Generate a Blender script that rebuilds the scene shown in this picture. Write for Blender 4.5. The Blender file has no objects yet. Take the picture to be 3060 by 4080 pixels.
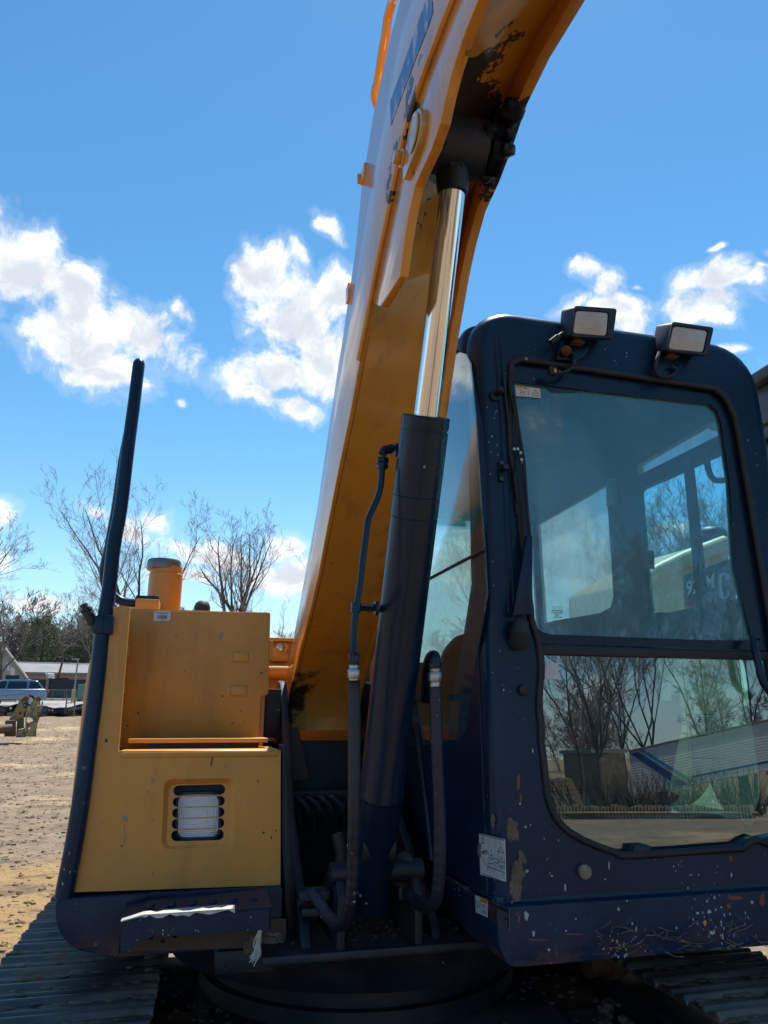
import bpy, bmesh, math, random
from mathutils import Vector, Matrix, noise
from mathutils.geometry import tessellate_polygon

# ---------------------------------------------------------------- camera, world, sun
SC = bpy.context.scene
COL = SC.collection
rad = math.radians
FPX, CX, CY = 2830.0, 1530.0, 2040.0          # focal length and centre in photo pixels (3060 x 4080)
YAW, PIT, CAMH = rad(14.1), rad(16.5), 1.42   # in the excavator's own frame (X across, Y towards its rear, Z up)
TILT, EYE = rad(-2.8), 1.60                   # the excavator stands nose-up on uneven dirt; eye height over the ground
_s, _c, _sp, _cp = math.sin(YAW), math.cos(YAW), math.sin(PIT), math.cos(PIT)
CF = Vector((_s * _cp, _c * _cp, _sp)); CR = Vector((_c, -_s, 0)); CU = Vector((-_s * _sp, -_c * _sp, _cp))
RX = Matrix.Rotation(TILT, 3, 'X')

cam_data = bpy.data.cameras.new('camera')
cam_data.sensor_fit = 'VERTICAL'; cam_data.sensor_height = 36.0; cam_data.lens = 36.0 * FPX / 4080.0
cam_data.clip_start = 0.05; cam_data.clip_end = 3000
cam = bpy.data.objects.new('camera', cam_data); COL.objects.link(cam)
m = Matrix((CR, CU, -CF)).transposed()
cam.matrix_world = Matrix.Translation((0, 0, EYE)) @ (RX @ m).to_4x4()
SC.camera = cam
SC.view_settings.view_transform = 'Standard'; SC.view_settings.look = 'None'
SC.view_settings.exposure = 0.95; SC.view_settings.gamma = 1.0
SC.view_settings.use_curve_mapping = False
SC.cycles.max_bounces = 10; SC.cycles.transparent_max_bounces = 16
SC.cycles.caustics_reflective = False; SC.cycles.caustics_refractive = False

SUN_DIR = Vector((0.20, 0.39, 0.92)).normalized()     # towards the sun: high, behind the machine, a little to its cab side
SUN_EL = math.asin(SUN_DIR.z); SUN_AZ = math.atan2(SUN_DIR.x, SUN_DIR.y)
sl = bpy.data.lights.new('sun', 'SUN'); sl.energy = 3.7; sl.angle = rad(0.53); sl.color = (1.0, 0.95, 0.87)
so = bpy.data.objects.new('sun', sl); COL.objects.link(so)
so.rotation_euler = SUN_DIR.to_track_quat('Z', 'Y').to_euler(); so.location = (0, 0, 30)


def ray(x, y):                                        # photo pixel -> direction in the excavator's frame
    return CF + CR * ((x - CX) / FPX) + CU * ((CY - y) / FPX)
def lp(x, y, axis, v):                                # ... and its point on a plane of that frame
    d = ray(x, y); t = (v - (CAMH if axis == 2 else 0)) / d[axis]
    return Vector((t * d[0], t * d[1], CAMH + t * d[2]))
def wray(x, y): return RX @ ray(x, y)
def wl(x, y, D):                                      # world point at ground distance D in the direction of a photo pixel
    d = wray(x, y); return Vector((0, 0, EYE)) + d * (D / math.hypot(d.x, d.y))
def wy(x, y, Y):                                      # world point on the plane Y
    d = wray(x, y); return Vector((0, 0, EYE)) + d * (Y / d.y)
def wr(x, y, D):                                      # world point at distance D behind the camera whose mirror image in the windscreen is at a pixel
    d = ray(x, y); d = Vector((d.x, -d.y, d.z)); d = RX @ d
    o = RX @ (Vector((0, 2 * 2.07, CAMH)) - Vector((0, 0, CAMH))) + Vector((0, 0, EYE))
    return o + d * (D / math.hypot(d.x, d.y))
VIEWS = {1: (0, 1900, 1.3825), 2: (0, 2900, 1.3825), 3: (1000, 2500, 1.4), 4: (1800, 2900, 1.3167), 5: (1900, 1150, 1.4302),
         6: (1900, 1950, 1.4302), 7: (1300, 0, 1.508), 8: (1050, 1000, 1.382), 9: (0, 2450, 3.4024), 10: (1500, 0, 4.423),
         11: (450, 2900, 2.212), 12: (1640, 1300, 1.5808), 13: (2120, 2560, 1.7649), 14: (1050, 2480, 4.255),
         15: (2400, 2100, 2.5136), 16: (2180, 1200, 5.184)}
def q(k, x, y): a = VIEWS[k]; return (a[0] + x / a[2], a[1] + y / a[2])
def Y_(k, x, y, v): return lp(*q(k, x, y), 1, v)
def X_(k, x, y, v): return lp(*q(k, x, y), 0, v)
def Z_(k, x, y, v): return lp(*q(k, x, y), 2, v)

# ---- sky: Nishita with cumulus
world = bpy.data.worlds.new('World'); SC.world = world; world.use_nodes = True
nt = world.node_tree; N = nt.nodes; L = nt.links
for n in list(N): N.remove(n)
def nn(tree, typ, **kw):
    n = tree.nodes.new(typ)
    for k, v in kw.items():
        if k == 'ins':
            for kk, vv in v.items(): n.inputs[kk].default_value = vv
        else: setattr(n, k, v)
    return n
def mth(tree, op, a, b=None, c=None, clamp=False):
    n = tree.nodes.new('ShaderNodeMath'); n.operation = op; n.use_clamp = clamp
    for i, v in enumerate((a, b, c)):
        if v is None: continue
        if isinstance(v, (int, float)): n.inputs[i].default_value = v
        else: tree.links.new(v, n.inputs[i])
    return n.outputs[0]

def azel(x, y):
    d = wray(x, y).normalized(); return math.atan2(d.x, d.y), math.asin(d.z)
CLOUDS = [  # centre x, y and half sizes in photo pixels, turn in degrees
    (60, 1050, 240, 150, 25), (300, 1180, 280, 150, 28), (560, 1310, 270, 100, 30), (330, 1370, 300, 140, 18), (725, 1255, 95, 48, 30),
    (650, 1390, 105, 70, 10), (420, 1480, 190, 55, 0), (-260, 1150, 260, 130, 10), (-800, 1250, 300, 160, -10),
    (1030, 1090, 180, 120, -25), (1180, 1280, 230, 200, 0), (1110, 1500, 250, 110, -10), (1030, 1590, 165, 42, 8), (1340, 1180, 140, 130, 0),
    (1300, 1420, 160, 180, 0), (1200, 1030, 110, 60, 30), (1320, 930, 110, 55, 35), (715, 1588, 36, 14, 0), 
    (1180, 1620, 140, 60, 0),
    (2330, 1085, 120, 50, 10), (2410, 1150, 120, 90, 30), (2260, 1205, 110, 35, -8), (2450, 1230, 180, 60, 10), (2540, 1290, 120, 80, 15),
    (2290, 1060, 60, 25, -15), (2560, 1140, 28, 14, 0), (2850, 1110, 170, 80, 0), (2830, 1210, 190, 90, 0), (2860, 1290, 110, 50, 10),
    (3010, 1090, 110, 70, 0), (3030, 1045, 70, 25, 0), (2700, 1210, 70, 50, 0), (2860, 975, 50, 18, -10), (3060, 975, 40, 25, 0), (2880, 1430, 80, 22, 0),
    (390, 2035, 100, 45, 20), (500, 2110, 120, 65, 25), (620, 2090, 80, 45, 0), (850, 2210, 230, 55, 10), (1130, 2180, 130, 65, -10),
    (1150, 2310, 220, 90, 0), (760, 2300, 190, 40, 0), (30, 2060, 75, 85, 0), (120, 2400, 150, 34, 0), (-220, 2250, 200, 80, 0),
    (2950, 2090, 60, 35, 0), (2680, 2100, 90, 50, 10), (2150, 2080, 200, 140, 0), (2300, 2250, 260, 150, 0), (1800, 2250, 200, 120, 0),
    (3300, 1000, 200, 100, 0), (3500, 1500, 300, 150, 0),
]
tc = nn(nt, 'ShaderNodeTexCoord')
sep = nn(nt, 'ShaderNodeSeparateXYZ'); L.new(tc.outputs['Generated'], sep.inputs[0])
azn = mth(nt, 'ARCTAN2', sep.outputs[0], sep.outputs[1]); eln = mth(nt, 'ARCSINE', sep.outputs[2])
cmb = nn(nt, 'ShaderNodeCombineXYZ'); L.new(azn, cmb.inputs[0]); L.new(eln, cmb.inputs[1])
warp = nn(nt, 'ShaderNodeTexNoise', ins={'Scale': 9.0, 'Detail': 3.0, 'Roughness': 0.5}); L.new(cmb.outputs[0], warp.inputs['Vector'])
wc = nn(nt, 'ShaderNodeVectorMath', operation='SUBTRACT'); L.new(warp.outputs['Color'], wc.inputs[0]); wc.inputs[1].default_value = (.5, .5, .5)
ws = nn(nt, 'ShaderNodeVectorMath', operation='MULTIPLY_ADD'); L.new(wc.outputs[0], ws.inputs[0]); ws.inputs[1].default_value = (.07, .07, 0); L.new(cmb.outputs[0], ws.inputs[2])
sw = nn(nt, 'ShaderNodeSeparateXYZ'); L.new(ws.outputs[0], sw.inputs[0])
cur = None
for (px, py, a, b, t) in CLOUDS:
    az, el = azel(px, py)
    k = math.cos(math.atan2(py - CY, FPX)) ** 2        # angle spanned by a pixel away from the centre
    ra, rb = a / FPX * k * (1.06 if a > 130 else 1.3), b / FPX * k * (1.06 if a > 130 else 1.35)
    cv = nn(nt, 'ShaderNodeCombineXYZ'); L.new(sw.outputs[0], cv.inputs[0]); L.new(sw.outputs[1], cv.inputs[1])
    if cur is not None: L.new(cur, cv.inputs[2])       # (scaled to nothing below: it only keeps the nodes in sequence)
    mp = nn(nt, 'ShaderNodeMapping', vector_type='TEXTURE'); L.new(cv.outputs[0], mp.inputs['Vector'])
    mp.inputs['Location'].default_value = (az, el, 0); mp.inputs['Rotation'].default_value = (0, 0, rad(-t)); mp.inputs['Scale'].default_value = (ra, rb, 1e6)
    ln = nn(nt, 'ShaderNodeVectorMath', operation='LENGTH'); L.new(mp.outputs[0], ln.inputs[0])
    v = mth(nt, 'SUBTRACT', 1.0 if a > 130 else .66, ln.outputs['Value'])
    cur = v if cur is None else mth(nt, 'SMOOTH_MAX', cur, v, 0.16)
far = nn(nt, 'ShaderNodeTexNoise', ins={'Scale': 3.2, 'Detail': 2.0}); L.new(cmb.outputs[0], far.inputs['Vector'])
azd = mth(nt, 'ABSOLUTE', mth(nt, 'SUBTRACT', azn, YAW))
beh = mth(nt, 'MULTIPLY', mth(nt, 'SUBTRACT', azd, 1.0, None, True), 3.0, None, True)     # the rest of the sky carries scattered cumulus too
fv = mth(nt, 'SUBTRACT', mth(nt, 'MULTIPLY', far.outputs['Fac'], 4.0), 2.55)
fv = mth(nt, 'ADD', fv, mth(nt, 'MULTIPLY', mth(nt, 'SUBTRACT', 1.0, beh), -5.0))
cur = mth(nt, 'MINIMUM', mth(nt, 'MAXIMUM', cur, fv), 0.8)
def cloud_noise(vec):
    fb = nn(nt, 'ShaderNodeTexNoise', ins={'Scale': 16.0, 'Detail': 8.0, 'Roughness': 0.60, 'Lacunarity': 2.1}); L.new(vec, fb.inputs['Vector'])
    return mth(nt, 'MULTIPLY', mth(nt, 'SUBTRACT', fb.outputs['Fac'], 0.5), 2.1)
up = nn(nt, 'ShaderNodeVectorMath', operation='ADD'); L.new(ws.outputs[0], up.inputs[0]); up.inputs[1].default_value = (0.004, 0.022, 0)
n1, n2 = cloud_noise(ws.outputs[0]), cloud_noise(up.outputs[0])
dens = mth(nt, 'ADD', cur, n1)
al = nn(nt, 'ShaderNodeMapRange', interpolation_type='SMOOTHSTEP', ins={'From Min': -0.02, 'From Max': 0.58}); L.new(dens, al.inputs['Value'])
shd = mth(nt, 'ADD', mth(nt, 'MULTIPLY', cur, 0.8), mth(nt, 'SUBTRACT', n2, mth(nt, 'MULTIPLY', n1, .55)))
sh = nn(nt, 'ShaderNodeMapRange', interpolation_type='SMOOTHSTEP', ins={'From Min': -0.1, 'From Max': 0.8}); L.new(shd, sh.inputs['Value'])
ccol = nn(nt, 'ShaderNodeMix', data_type='RGBA'); L.new(sh.outputs[0], ccol.inputs[0])
ccol.inputs[6].default_value = (7.0, 7.0, 7.0, 1); ccol.inputs[7].default_value = (4.1, 4.4, 4.9, 1)
sky = nn(nt, 'ShaderNodeTexSky', sky_type='NISHITA', sun_disc=False, sun_elevation=SUN_EL, sun_rotation=SUN_AZ, altitude=20, air_density=1.0, dust_density=0.05, ozone_density=1.6)
hs = nn(nt, 'ShaderNodeHueSaturation', ins={'Hue': 0.490, 'Saturation': 1.26, 'Value': 0.95}); L.new(sky.outputs[0], hs.inputs['Color'])
low = nn(nt, 'ShaderNodeMapRange', interpolation_type='SMOOTHSTEP', ins={'From Min': 0.22, 'From Max': -0.02, 'To Max': 0.6}); L.new(eln, low.inputs['Value'])
hz_ = nn(nt, 'ShaderNodeMix', data_type='RGBA'); L.new(low.outputs[0], hz_.inputs[0]); L.new(hs.outputs[0], hz_.inputs[6]); hz_.inputs[7].default_value = (2.4, 4.0, 5.8, 1)   # pale blue haze low in the sky, all round
mx = nn(nt, 'ShaderNodeMix', data_type='RGBA')
thin = nn(nt, 'ShaderNodeMapRange', interpolation_type='SMOOTHSTEP', ins={'From Min': -0.22, 'From Max': 0.12, 'To Max': 0.14}); L.new(dens, thin.inputs['Value'])
L.new(mth(nt, 'MAXIMUM', al.outputs[0], thin.outputs[0]), mx.inputs[0])
L.new(hz_.outputs[2], mx.inputs[6]); L.new(ccol.outputs[2], mx.inputs[7])
bg = nn(nt, 'ShaderNodeBackground', ins={'Strength': 0.094}); L.new(mx.outputs[2], bg.inputs['Color'])
wo = nn(nt, 'ShaderNodeOutputWorld'); L.new(bg.outputs[0], wo.inputs['Surface'])
world.cycles.sampling_method = 'MANUAL'; world.cycles.sample_map_resolution = 1024

# ---------------------------------------------------------------- materials
def mat(name):
    mt = bpy.data.materials.new(name); mt.use_nodes = True
    t = mt.node_tree; b = t.nodes['Principled BSDF']
    return mt, t, b
def rgb(c): return (c[0], c[1], c[2], 1.0)
def mixc(t, fac, a, b, blend='MIX'):
    n = t.nodes.new('ShaderNodeMix'); n.data_type = 'RGBA'; n.blend_type = blend
    for i, v in ((0, fac), (6, a), (7, b)):
        if isinstance(v, (int, float)): n.inputs[i].default_value = v
        elif isinstance(v, tuple): n.inputs[i].default_value = rgb(v)
        else: t.links.new(v, n.inputs[i])
    return n.outputs[2]
def ramp(t, src, lo, hi):
    n = t.nodes.new('ShaderNodeMapRange'); n.interpolation_type = 'SMOOTHSTEP'
    n.inputs['From Min'].default_value = lo; n.inputs['From Max'].default_value = hi
    t.links.new(src, n.inputs['Value']); return n.outputs[0]
def noise_(t, vec, scale, detail=4, rough=0.55, stretch=None):
    n = t.nodes.new('ShaderNodeTexNoise'); n.inputs['Scale'].default_value = scale; n.inputs['Detail'].default_value = detail; n.inputs['Roughness'].default_value = rough
    if stretch:
        mp = t.nodes.new('ShaderNodeMapping'); mp.inputs['Scale'].default_value = stretch; t.links.new(vec, mp.inputs['Vector']); vec = mp.outputs[0]
    t.links.new(vec, n.inputs['Vector']); return n.outputs['Fac']
def specks(t, vec, scale, size, keep, stretch=None):
    """small irregular dots: one per Voronoi cell, of random size, kept in a share of the cells"""
    ns = t.nodes.new('ShaderNodeTexNoise'); ns.inputs['Scale'].default_value = scale * 2.5; t.links.new(vec, ns.inputs['Vector'])
    ad = t.nodes.new('ShaderNodeVectorMath'); ad.operation = 'MULTIPLY_ADD'; t.links.new(ns.outputs['Color'], ad.inputs[0])
    k = 0.35 / scale; ad.inputs[1].default_value = (k, k, k); t.links.new(vec, ad.inputs[2]); v = ad.outputs[0]
    if stretch:
        mp = t.nodes.new('ShaderNodeMapping'); mp.inputs['Scale'].default_value = stretch; t.links.new(v, mp.inputs['Vector']); v = mp.outputs[0]
    vo = t.nodes.new('ShaderNodeTexVoronoi'); vo.inputs['Scale'].default_value = scale; t.links.new(v, vo.inputs['Vector'])
    sp = t.nodes.new('ShaderNodeSeparateColor'); t.links.new(vo.outputs['Color'], sp.inputs[0])
    r = mth(t, 'MULTIPLY', mth(t, 'MULTIPLY', sp.outputs[0], sp.outputs[0]), size)
    inside = mth(t, 'LESS_THAN', vo.outputs['Distance'], r)
    return mth(t, 'MULTIPLY', inside, mth(t, 'LESS_THAN', sp.outputs[1], keep))
def bump(t, b, src, strength, dist=0.01):
    n = t.nodes.new('ShaderNodeBump'); n.inputs['Strength'].default_value = strength; n.inputs['Distance'].default_value = dist
    t.links.new(src, n.inputs['Height']); t.links.new(n.outputs[0], b.inputs['Normal'])

def painted(name, base, rough, spots=None, dust=None, rust=None, vary=0.12, metal=0.0, peel=0.06, streak=None, coat=0.0, extra=None, ior=1.5, spec=.5, placed=False):
    mt, t, b = mat(name); tcn = t.nodes.new('ShaderNodeTexCoord'); v = tcn.outputs['Object'] if not placed else t.nodes.new('ShaderNodeNewGeometry').outputs['Position']
    n1 = noise_(t, v, 3.0, 5); dark = tuple(c * (1 - vary) for c in base); lite = tuple(min(1, c * (1 + vary)) for c in base)
    col = mixc(t, ramp(t, n1, .3, .7), dark, lite)
    rg = None
    if streak:
        s = noise_(t, v, 14, 4, .6, (1, 1, .12)); col = mixc(t, mth(t, 'MULTIPLY', ramp(t, s, .5, .78), streak[1]), col, streak[0])
    if dust:
        d = mth(t, 'MULTIPLY', ramp(t, noise_(t, v, dust[1], 6, .65), .42, .75), dust[2]); col = mixc(t, d, col, dust[0]); rg = d
    if rust:
        r = ramp(t, noise_(t, v, rust[1], 7, .7), rust[2], rust[2] + .05); col = mixc(t, r, col, mixc(t, noise_(t, v, 40, 3), (.16, .05, .02), (.30, .12, .05)))
        rg = r if rg is None else mth(t, 'MAXIMUM', rg, r)
    if spots:
        for (c, sc, sz, kp, st) in spots:
            s = mth(t, 'MULTIPLY', specks(t, v, sc, sz, kp, st), ramp(t, noise_(t, v, 4.5, 4, .6), .50, .60)); col = mixc(t, mth(t, 'MULTIPLY', s, .8), col, c); rg = s if rg is None else mth(t, 'MAXIMUM', rg, s)
    if extra: col, rg = extra(t, v, col, rg)
    t.links.new(col, b.inputs['Base Color']); b.inputs['Metallic'].default_value = metal; b.inputs['IOR'].default_value = ior
    n2 = noise_(t, v, 6, 4); rr = mth(t, 'MULTIPLY_ADD', n2, .16, rough - .08)
    if rg is not None: rr = mth(t, 'MULTIPLY_ADD', rg, .35, rr, True)
    t.links.new(rr, b.inputs['Roughness']); b.inputs['Coat Weight'].default_value = coat; b.inputs['Specular IOR Level'].default_value = spec; b.inputs['Coat Roughness'].default_value = .12
    if peel: bump(t, b, noise_(t, v, 260, 2), peel, .002)
    return mt

def flat0(name, c):
    return painted(name, c, .9, vary=.35, peel=.3)
WHITE_DROP = (.62, .62, .60)
M = {}
YEL = (.64, .272, .042)
M['yellow'] = painted('yellow_paint', YEL, .38, spots=[((.13, .07, .03), 45, .26, .10, None), ((.6, .55, .45), 95, .28, .08, (1, 1, .4))],
                      dust=((.30, .19, .08), 4, .35), vary=.07, streak=((.22, .11, .04), .35))
def grease(t, v, col, rg):
    # black grease smeared round the cylinder pin of the boom
    geo = v
    mp = t.nodes.new('ShaderNodeVectorMath'); mp.operation = 'DISTANCE'; t.links.new(geo, mp.inputs[0]); mp.inputs[1].default_value = GREASE
    nz = noise_(t, v, 9, 6, .65)
    d = mth(t, 'ADD', mp.outputs['Value'], mth(t, 'MULTIPLY', mth(t, 'SUBTRACT', nz, .5), .55))
    k = mth(t, 'LESS_THAN', d, .215)
    mp2 = t.nodes.new('ShaderNodeVectorMath'); mp2.operation = 'DISTANCE'; t.links.new(geo, mp2.inputs[0]); mp2.inputs[1].default_value = GREASE2
    d2 = mth(t, 'ADD', mp2.outputs['Value'], mth(t, 'MULTIPLY', mth(t, 'SUBTRACT', nz, .5), .30))
    k = mth(t, 'MAXIMUM', k, ramp(t, mth(t, 'SUBTRACT', .5, d2), .325, .37))
    return mixc(t, mth(t, 'MULTIPLY', k, .96), col, (.012, .011, .012)), (k if rg is None else mth(t, 'MAXIMUM', rg, k))
BASE = Vector((.75, 2.9, 0.0))
GREASE = Vector((.60, 1.36, 2.80)) - BASE
GREASE2 = Vector((.36, 3.15, 1.47)) - BASE
M['boom'] = painted('boom_paint', (.70, .295, .036), .36, spots=[((.12, .06, .03), 36, .24, .12, None), ((.6, .5, .35), 55, .2, .06, None)],
                    dust=((.25, .14, .06), 3, .28), vary=.08, streak=((.20, .09, .03), .45), extra=grease, coat=1.0)
BLK = (.004, .022, .056)
DROPS = [(WHITE_DROP, 75, .34, .24, (1, 1, .4)), (WHITE_DROP, 150, .48, .50, (1, 1, .6)), ((.36, .36, .36), 26, .20, .14, (1, 1, .4))]
def lowdrops(t, v, col, rg):                           # more paint drops and chips towards the foot of the cab
    sp = t.nodes.new('ShaderNodeSeparateXYZ'); t.links.new(v, sp.inputs[0])
    h = ramp(t, sp.outputs[2], 1.45, .9)
    s = mth(t, 'MULTIPLY', mth(t, 'MAXIMUM', specks(t, v, 120, .42, .26, (1, 1, .5)), specks(t, v, 44, .26, .16, (1, 1, .35))), h)
    s = mth(t, 'MULTIPLY', s, ramp(t, noise_(t, v, 5, 4), .47, .62))
    return mixc(t, mth(t, 'MULTIPLY', s, .85), col, WHITE_DROP), (s if rg is None else mth(t, 'MAXIMUM', rg, s))
M['black'] = painted('black_cab_paint', BLK, .30, spots=[(WHITE_DROP, 100, .22, .04, (1, 1, .5)), (WHITE_DROP, 170, .36, .06, (1, 1, .6))], dust=((.03, .05, .10), 5, .12), vary=.2, extra=lowdrops, spec=.26)
def lowrust(t, v, col, rg):
    sp = t.nodes.new('ShaderNodeSeparateXYZ'); t.links.new(v, sp.inputs[0])
    h = mth(t, 'MULTIPLY', mth(t, 'SUBTRACT', .86, sp.outputs[2]), 9.0, None, True)
    nz = noise_(t, v, 9, 7, .7)
    scr = noise_(t, v, 16, 5, .7, (.6, .6, 5))
    k = mth(t, 'MULTIPLY', h, ramp(t, mth(t, 'ADD', mth(t, 'MULTIPLY', nz, .6), mth(t, 'MULTIPLY', scr, .4)), .46, .58))
    return mixc(t, mth(t, 'MULTIPLY', k, .9), col, (.16, .06, .035)), (k if rg is None else mth(t, 'MAXIMUM', rg, k))
M['skirt'] = painted('black_skirt_paint', BLK, .36, spots=DROPS, dust=((.12, .11, .11), 6, .16), rust=(1, 5, .66), vary=.2, extra=lowrust, spec=.26)
M['frame'] = painted('dirty_black_steel', (.006, .011, .020), .5, spots=[((.40, .40, .38), 80, .30, .10, None)], dust=((.05, .045, .045), 5, .45), vary=.3, peel=.15)
M['cylinder'] = painted('black_cylinder_paint', (.003, .015, .036), .28, spec=.34, spots=[((.4, .4, .4), 55, .28, .08, None)], vary=.15)
M['rubber'] = painted('black_rubber', (.010, .012, .018), .55, spots=[((.4, .4, .4), 45, .3, .12, None)], dust=((.06, .058, .06), 7, .35), vary=.2)
M['hose'] = painted('wrapped_hose', (.009, .012, .026), .45, spots=[(WHITE_DROP, 85, .40, .28, None)], dust=((.06, .06, .065), 8, .3), vary=.3)
M['rust'] = painted('rusty_steel', (.13, .06, .035), .7, dust=((.07, .05, .04), 6, .6), vary=.3, peel=.25)
M['brownplate'] = painted('brown_dirty_plate', (.075, .045, .032), .65, dust=((.05, .035, .028), 5, .6), vary=.2, peel=.2)
M['steelnut'] = painted('zinc_fitting', (.50, .48, .44), .35, dust=((.25, .2, .14), 20, .5), vary=.1, metal=.85)
M['track'] = painted('worn_track_steel', (.10, .092, .084), .42, dust=((.22, .165, .115), 3, 1.0), vary=.3, placed=True, rust=(1, 6, .60), metal=.35, peel=.2)
M['darkmud'] = flat0('dark_soil', (.07, .055, .042))  # darker soil tone for the grit on undercarriage and deck
M['rustscratch'] = painted('orange_rust_scratch', (.22, .075, .035), .8, vary=.3, peel=.1)
M['chipwhite'] = painted('pale_paint_chip', (.42, .42, .41), .8, vary=.2, peel=0)
M['splat'] = painted('grey_bird_splat', (.30, .28, .25), .9, dust=((.18, .13, .09), 40, .6), vary=.15, peel=0)
M['mud'] = painted('dried_mud', (.20, .155, .11), .95, dust=((.11, .08, .06), 14, .7), vary=.3, peel=0)
bn = M['mud'].node_tree; bump(bn, bn.nodes['Principled BSDF'], noise_(bn, [n for n in bn.nodes if n.type == 'TEX_COORD'][0].outputs['Object'], 70, 6, .7), .9, .01)
M['sunlit_worn'] = painted('sunlit_worn_steel', (.62, .62, .60), .45, dust=((.2, .16, .12), 30, .6), vary=.1, metal=.3)  # bare steel made bright to paint in the sunlit strip of the footstep
M['silver'] = painted('galvanised_cap', (.20, .20, .205), .4, vary=.1, metal=.6)
M['white'] = painted('white_sticker', (.66, .65, .65), .45, dust=((.4, .38, .36), 9, .3), vary=.03, peel=0)
M['ink'] = painted('black_ink', (.02, .02, .025), .5, vary=0, peel=0)
M['orange'] = painted('caution_orange', (.75, .33, .03), .45, vary=.05, peel=0)
M['redink'] = painted('red_print', (.45, .03, .05), .45, vary=.05, peel=0)
M['greenprint'] = painted('green_print', (.03, .36, .22), .45, vary=.05, peel=0)
M['liner'] = painted('grey_cab_liner', (.34, .50, .58), .8, vary=.1, peel=.1)
M['seat'] = painted('charcoal_seat_fabric', (.035, .04, .045), .9, vary=.2, peel=.3)
M['interior'] = painted('dark_cab_plastic', (.022, .050, .085), .6, vary=.2)
M['pinplate'] = painted('yellow_pin_plate', (.52, .30, .10), .22, vary=.06, coat=.8)
def lbl(t, v, col, rg):
    s = noise_(t, v, 26, 4, .6, (1, 1, .35)); k = ramp(t, s, .52, .62)
    return mixc(t, k, col, (.42, .40, .42)), rg
M['bluelabel'] = painted('faded_blue_decal', (.07, .13, .33), .35, vary=.15, extra=lbl, peel=0)

# chrome rod
mt, t, b = mat('chrome_rod'); b.inputs['Base Color'].default_value = (.83, .82, .80, 1); b.inputs['Metallic'].default_value = 1
tcn = t.nodes.new('ShaderNodeTexCoord'); s = noise_(t, tcn.outputs['Object'], 60, 3, .6, (1, 1, .03)); t.links.new(mth(t, 'MULTIPLY_ADD', s, .14, .03), b.inputs['Roughness'])
M['chrome'] = mt

def glass(name, tint, refl=1.0, dirt=0.0, dirtcol=(.45, .50, .48), haze=0.0, mirror=(1, 1, 1)):
    mt = bpy.data.materials.new(name); mt.use_nodes = True; t = mt.node_tree
    for n in list(t.nodes): t.nodes.remove(n)
    geo = t.nodes.new('ShaderNodeNewGeometry'); dt = t.nodes.new('ShaderNodeVectorMath'); dt.operation = 'DOT_PRODUCT'
    t.links.new(geo.outputs['Normal'], dt.inputs[0]); t.links.new(geo.outputs['Incoming'], dt.inputs[1])
    om = mth(t, 'SUBTRACT', 1.0, mth(t, 'ABSOLUTE', dt.outputs['Value']))
    fr = mth(t, 'MULTIPLY', mth(t, 'MULTIPLY_ADD', mth(t, 'POWER', om, 5.0), .955, .045), refl, None, True)
    tr = t.nodes.new('ShaderNodeBsdfTransparent'); tr.inputs[0].default_value = rgb(tint)
    gl = t.nodes.new('ShaderNodeBsdfGlossy'); gl.inputs['Roughness'].default_value = 0.0; gl.inputs[0].default_value = rgb(mirror)
    a = t.nodes.new('ShaderNodeMixShader'); t.links.new(fr, a.inputs[0]); t.links.new(tr.outputs[0], a.inputs[1]); t.links.new(gl.outputs[0], a.inputs[2])
    res = a.outputs[0]
    if dirt or haze:
        tcn = t.nodes.new('ShaderNodeTexCoord'); v = tcn.outputs['Object']
        d = mth(t, 'MULTIPLY_ADD', ramp(t, noise_(t, v, 5, 7, .65), .45, .8), dirt * .5, haze)
        st = mth(t, 'MULTIPLY', ramp(t, noise_(t, v, 30, 5, .6, (1, 1, .07)), .55, .8), dirt * .35)
        sp = mth(t, 'MULTIPLY', specks(t, v, 55, .16, .3), min(1, dirt * 1.6))
        d = mth(t, 'ADD', mth(t, 'ADD', d, st), sp, None, True)
        di = t.nodes.new('ShaderNodeBsdfDiffuse'); di.inputs[0].default_value = rgb(dirtcol); tl = t.nodes.new('ShaderNodeBsdfTranslucent'); tl.inputs[0].default_value = rgb(dirtcol)
        m2 = t.nodes.new('ShaderNodeMixShader'); m2.inputs[0].default_value = .5; t.links.new(di.outputs[0], m2.inputs[1]); t.links.new(tl.outputs[0], m2.inputs[2])
        m3 = t.nodes.new('ShaderNodeMixShader'); t.links.new(d, m3.inputs[0]); t.links.new(res, m3.inputs[1]); t.links.new(m2.outputs[0], m3.inputs[2]); res = m3.outputs[0]
    o = t.nodes.new('ShaderNodeOutputMaterial'); t.links.new(res, o.inputs[0]); return mt
M['windscreen'] = glass('dusty_sky_haze_windscreen_glass', (.80, .97, 1.0), 1.8, .28, (.22, .62, .72), haze=.15)  # dust colour carries a teal haze that stands in for reflected sky
M['lowglass'] = glass('dirty_lower_glass', (.72, .92, .92), 3.0, .06, (.20, .38, .44), haze=.006)
M['sideglass'] = glass('teal_side_glass', (.80, .96, .98), 1.2, .03)
M['hazeglass'] = glass('hazy_rear_glass', (.90, .98, .97), .8, .35, (.90, .95, .92), .40)
M['greenfilm'] = glass('green_sticker_film', (.10, .80, .55), .5, .2, (.05, .55, .36), .25)
M['doorglass'] = glass('dusty_door_glass', (.74, .92, .86), .8, .25, (.50, .68, .56), .20)
M['milk'] = glass('milky_panel', (.9, .95, .95), .4, .3, (.95, .97, .95), .40)
M['carglass'] = glass('car_glass', (.12, .15, .17), 1.6)
mt, t, b = mat('lamp_lens'); tcn = t.nodes.new('ShaderNodeTexCoord'); v = tcn.outputs['Object']
b.inputs['Base Color'].default_value = (.80, .81, .84, 1); b.inputs['Metallic'].default_value = .15; b.inputs['Roughness'].default_value = .22
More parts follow.
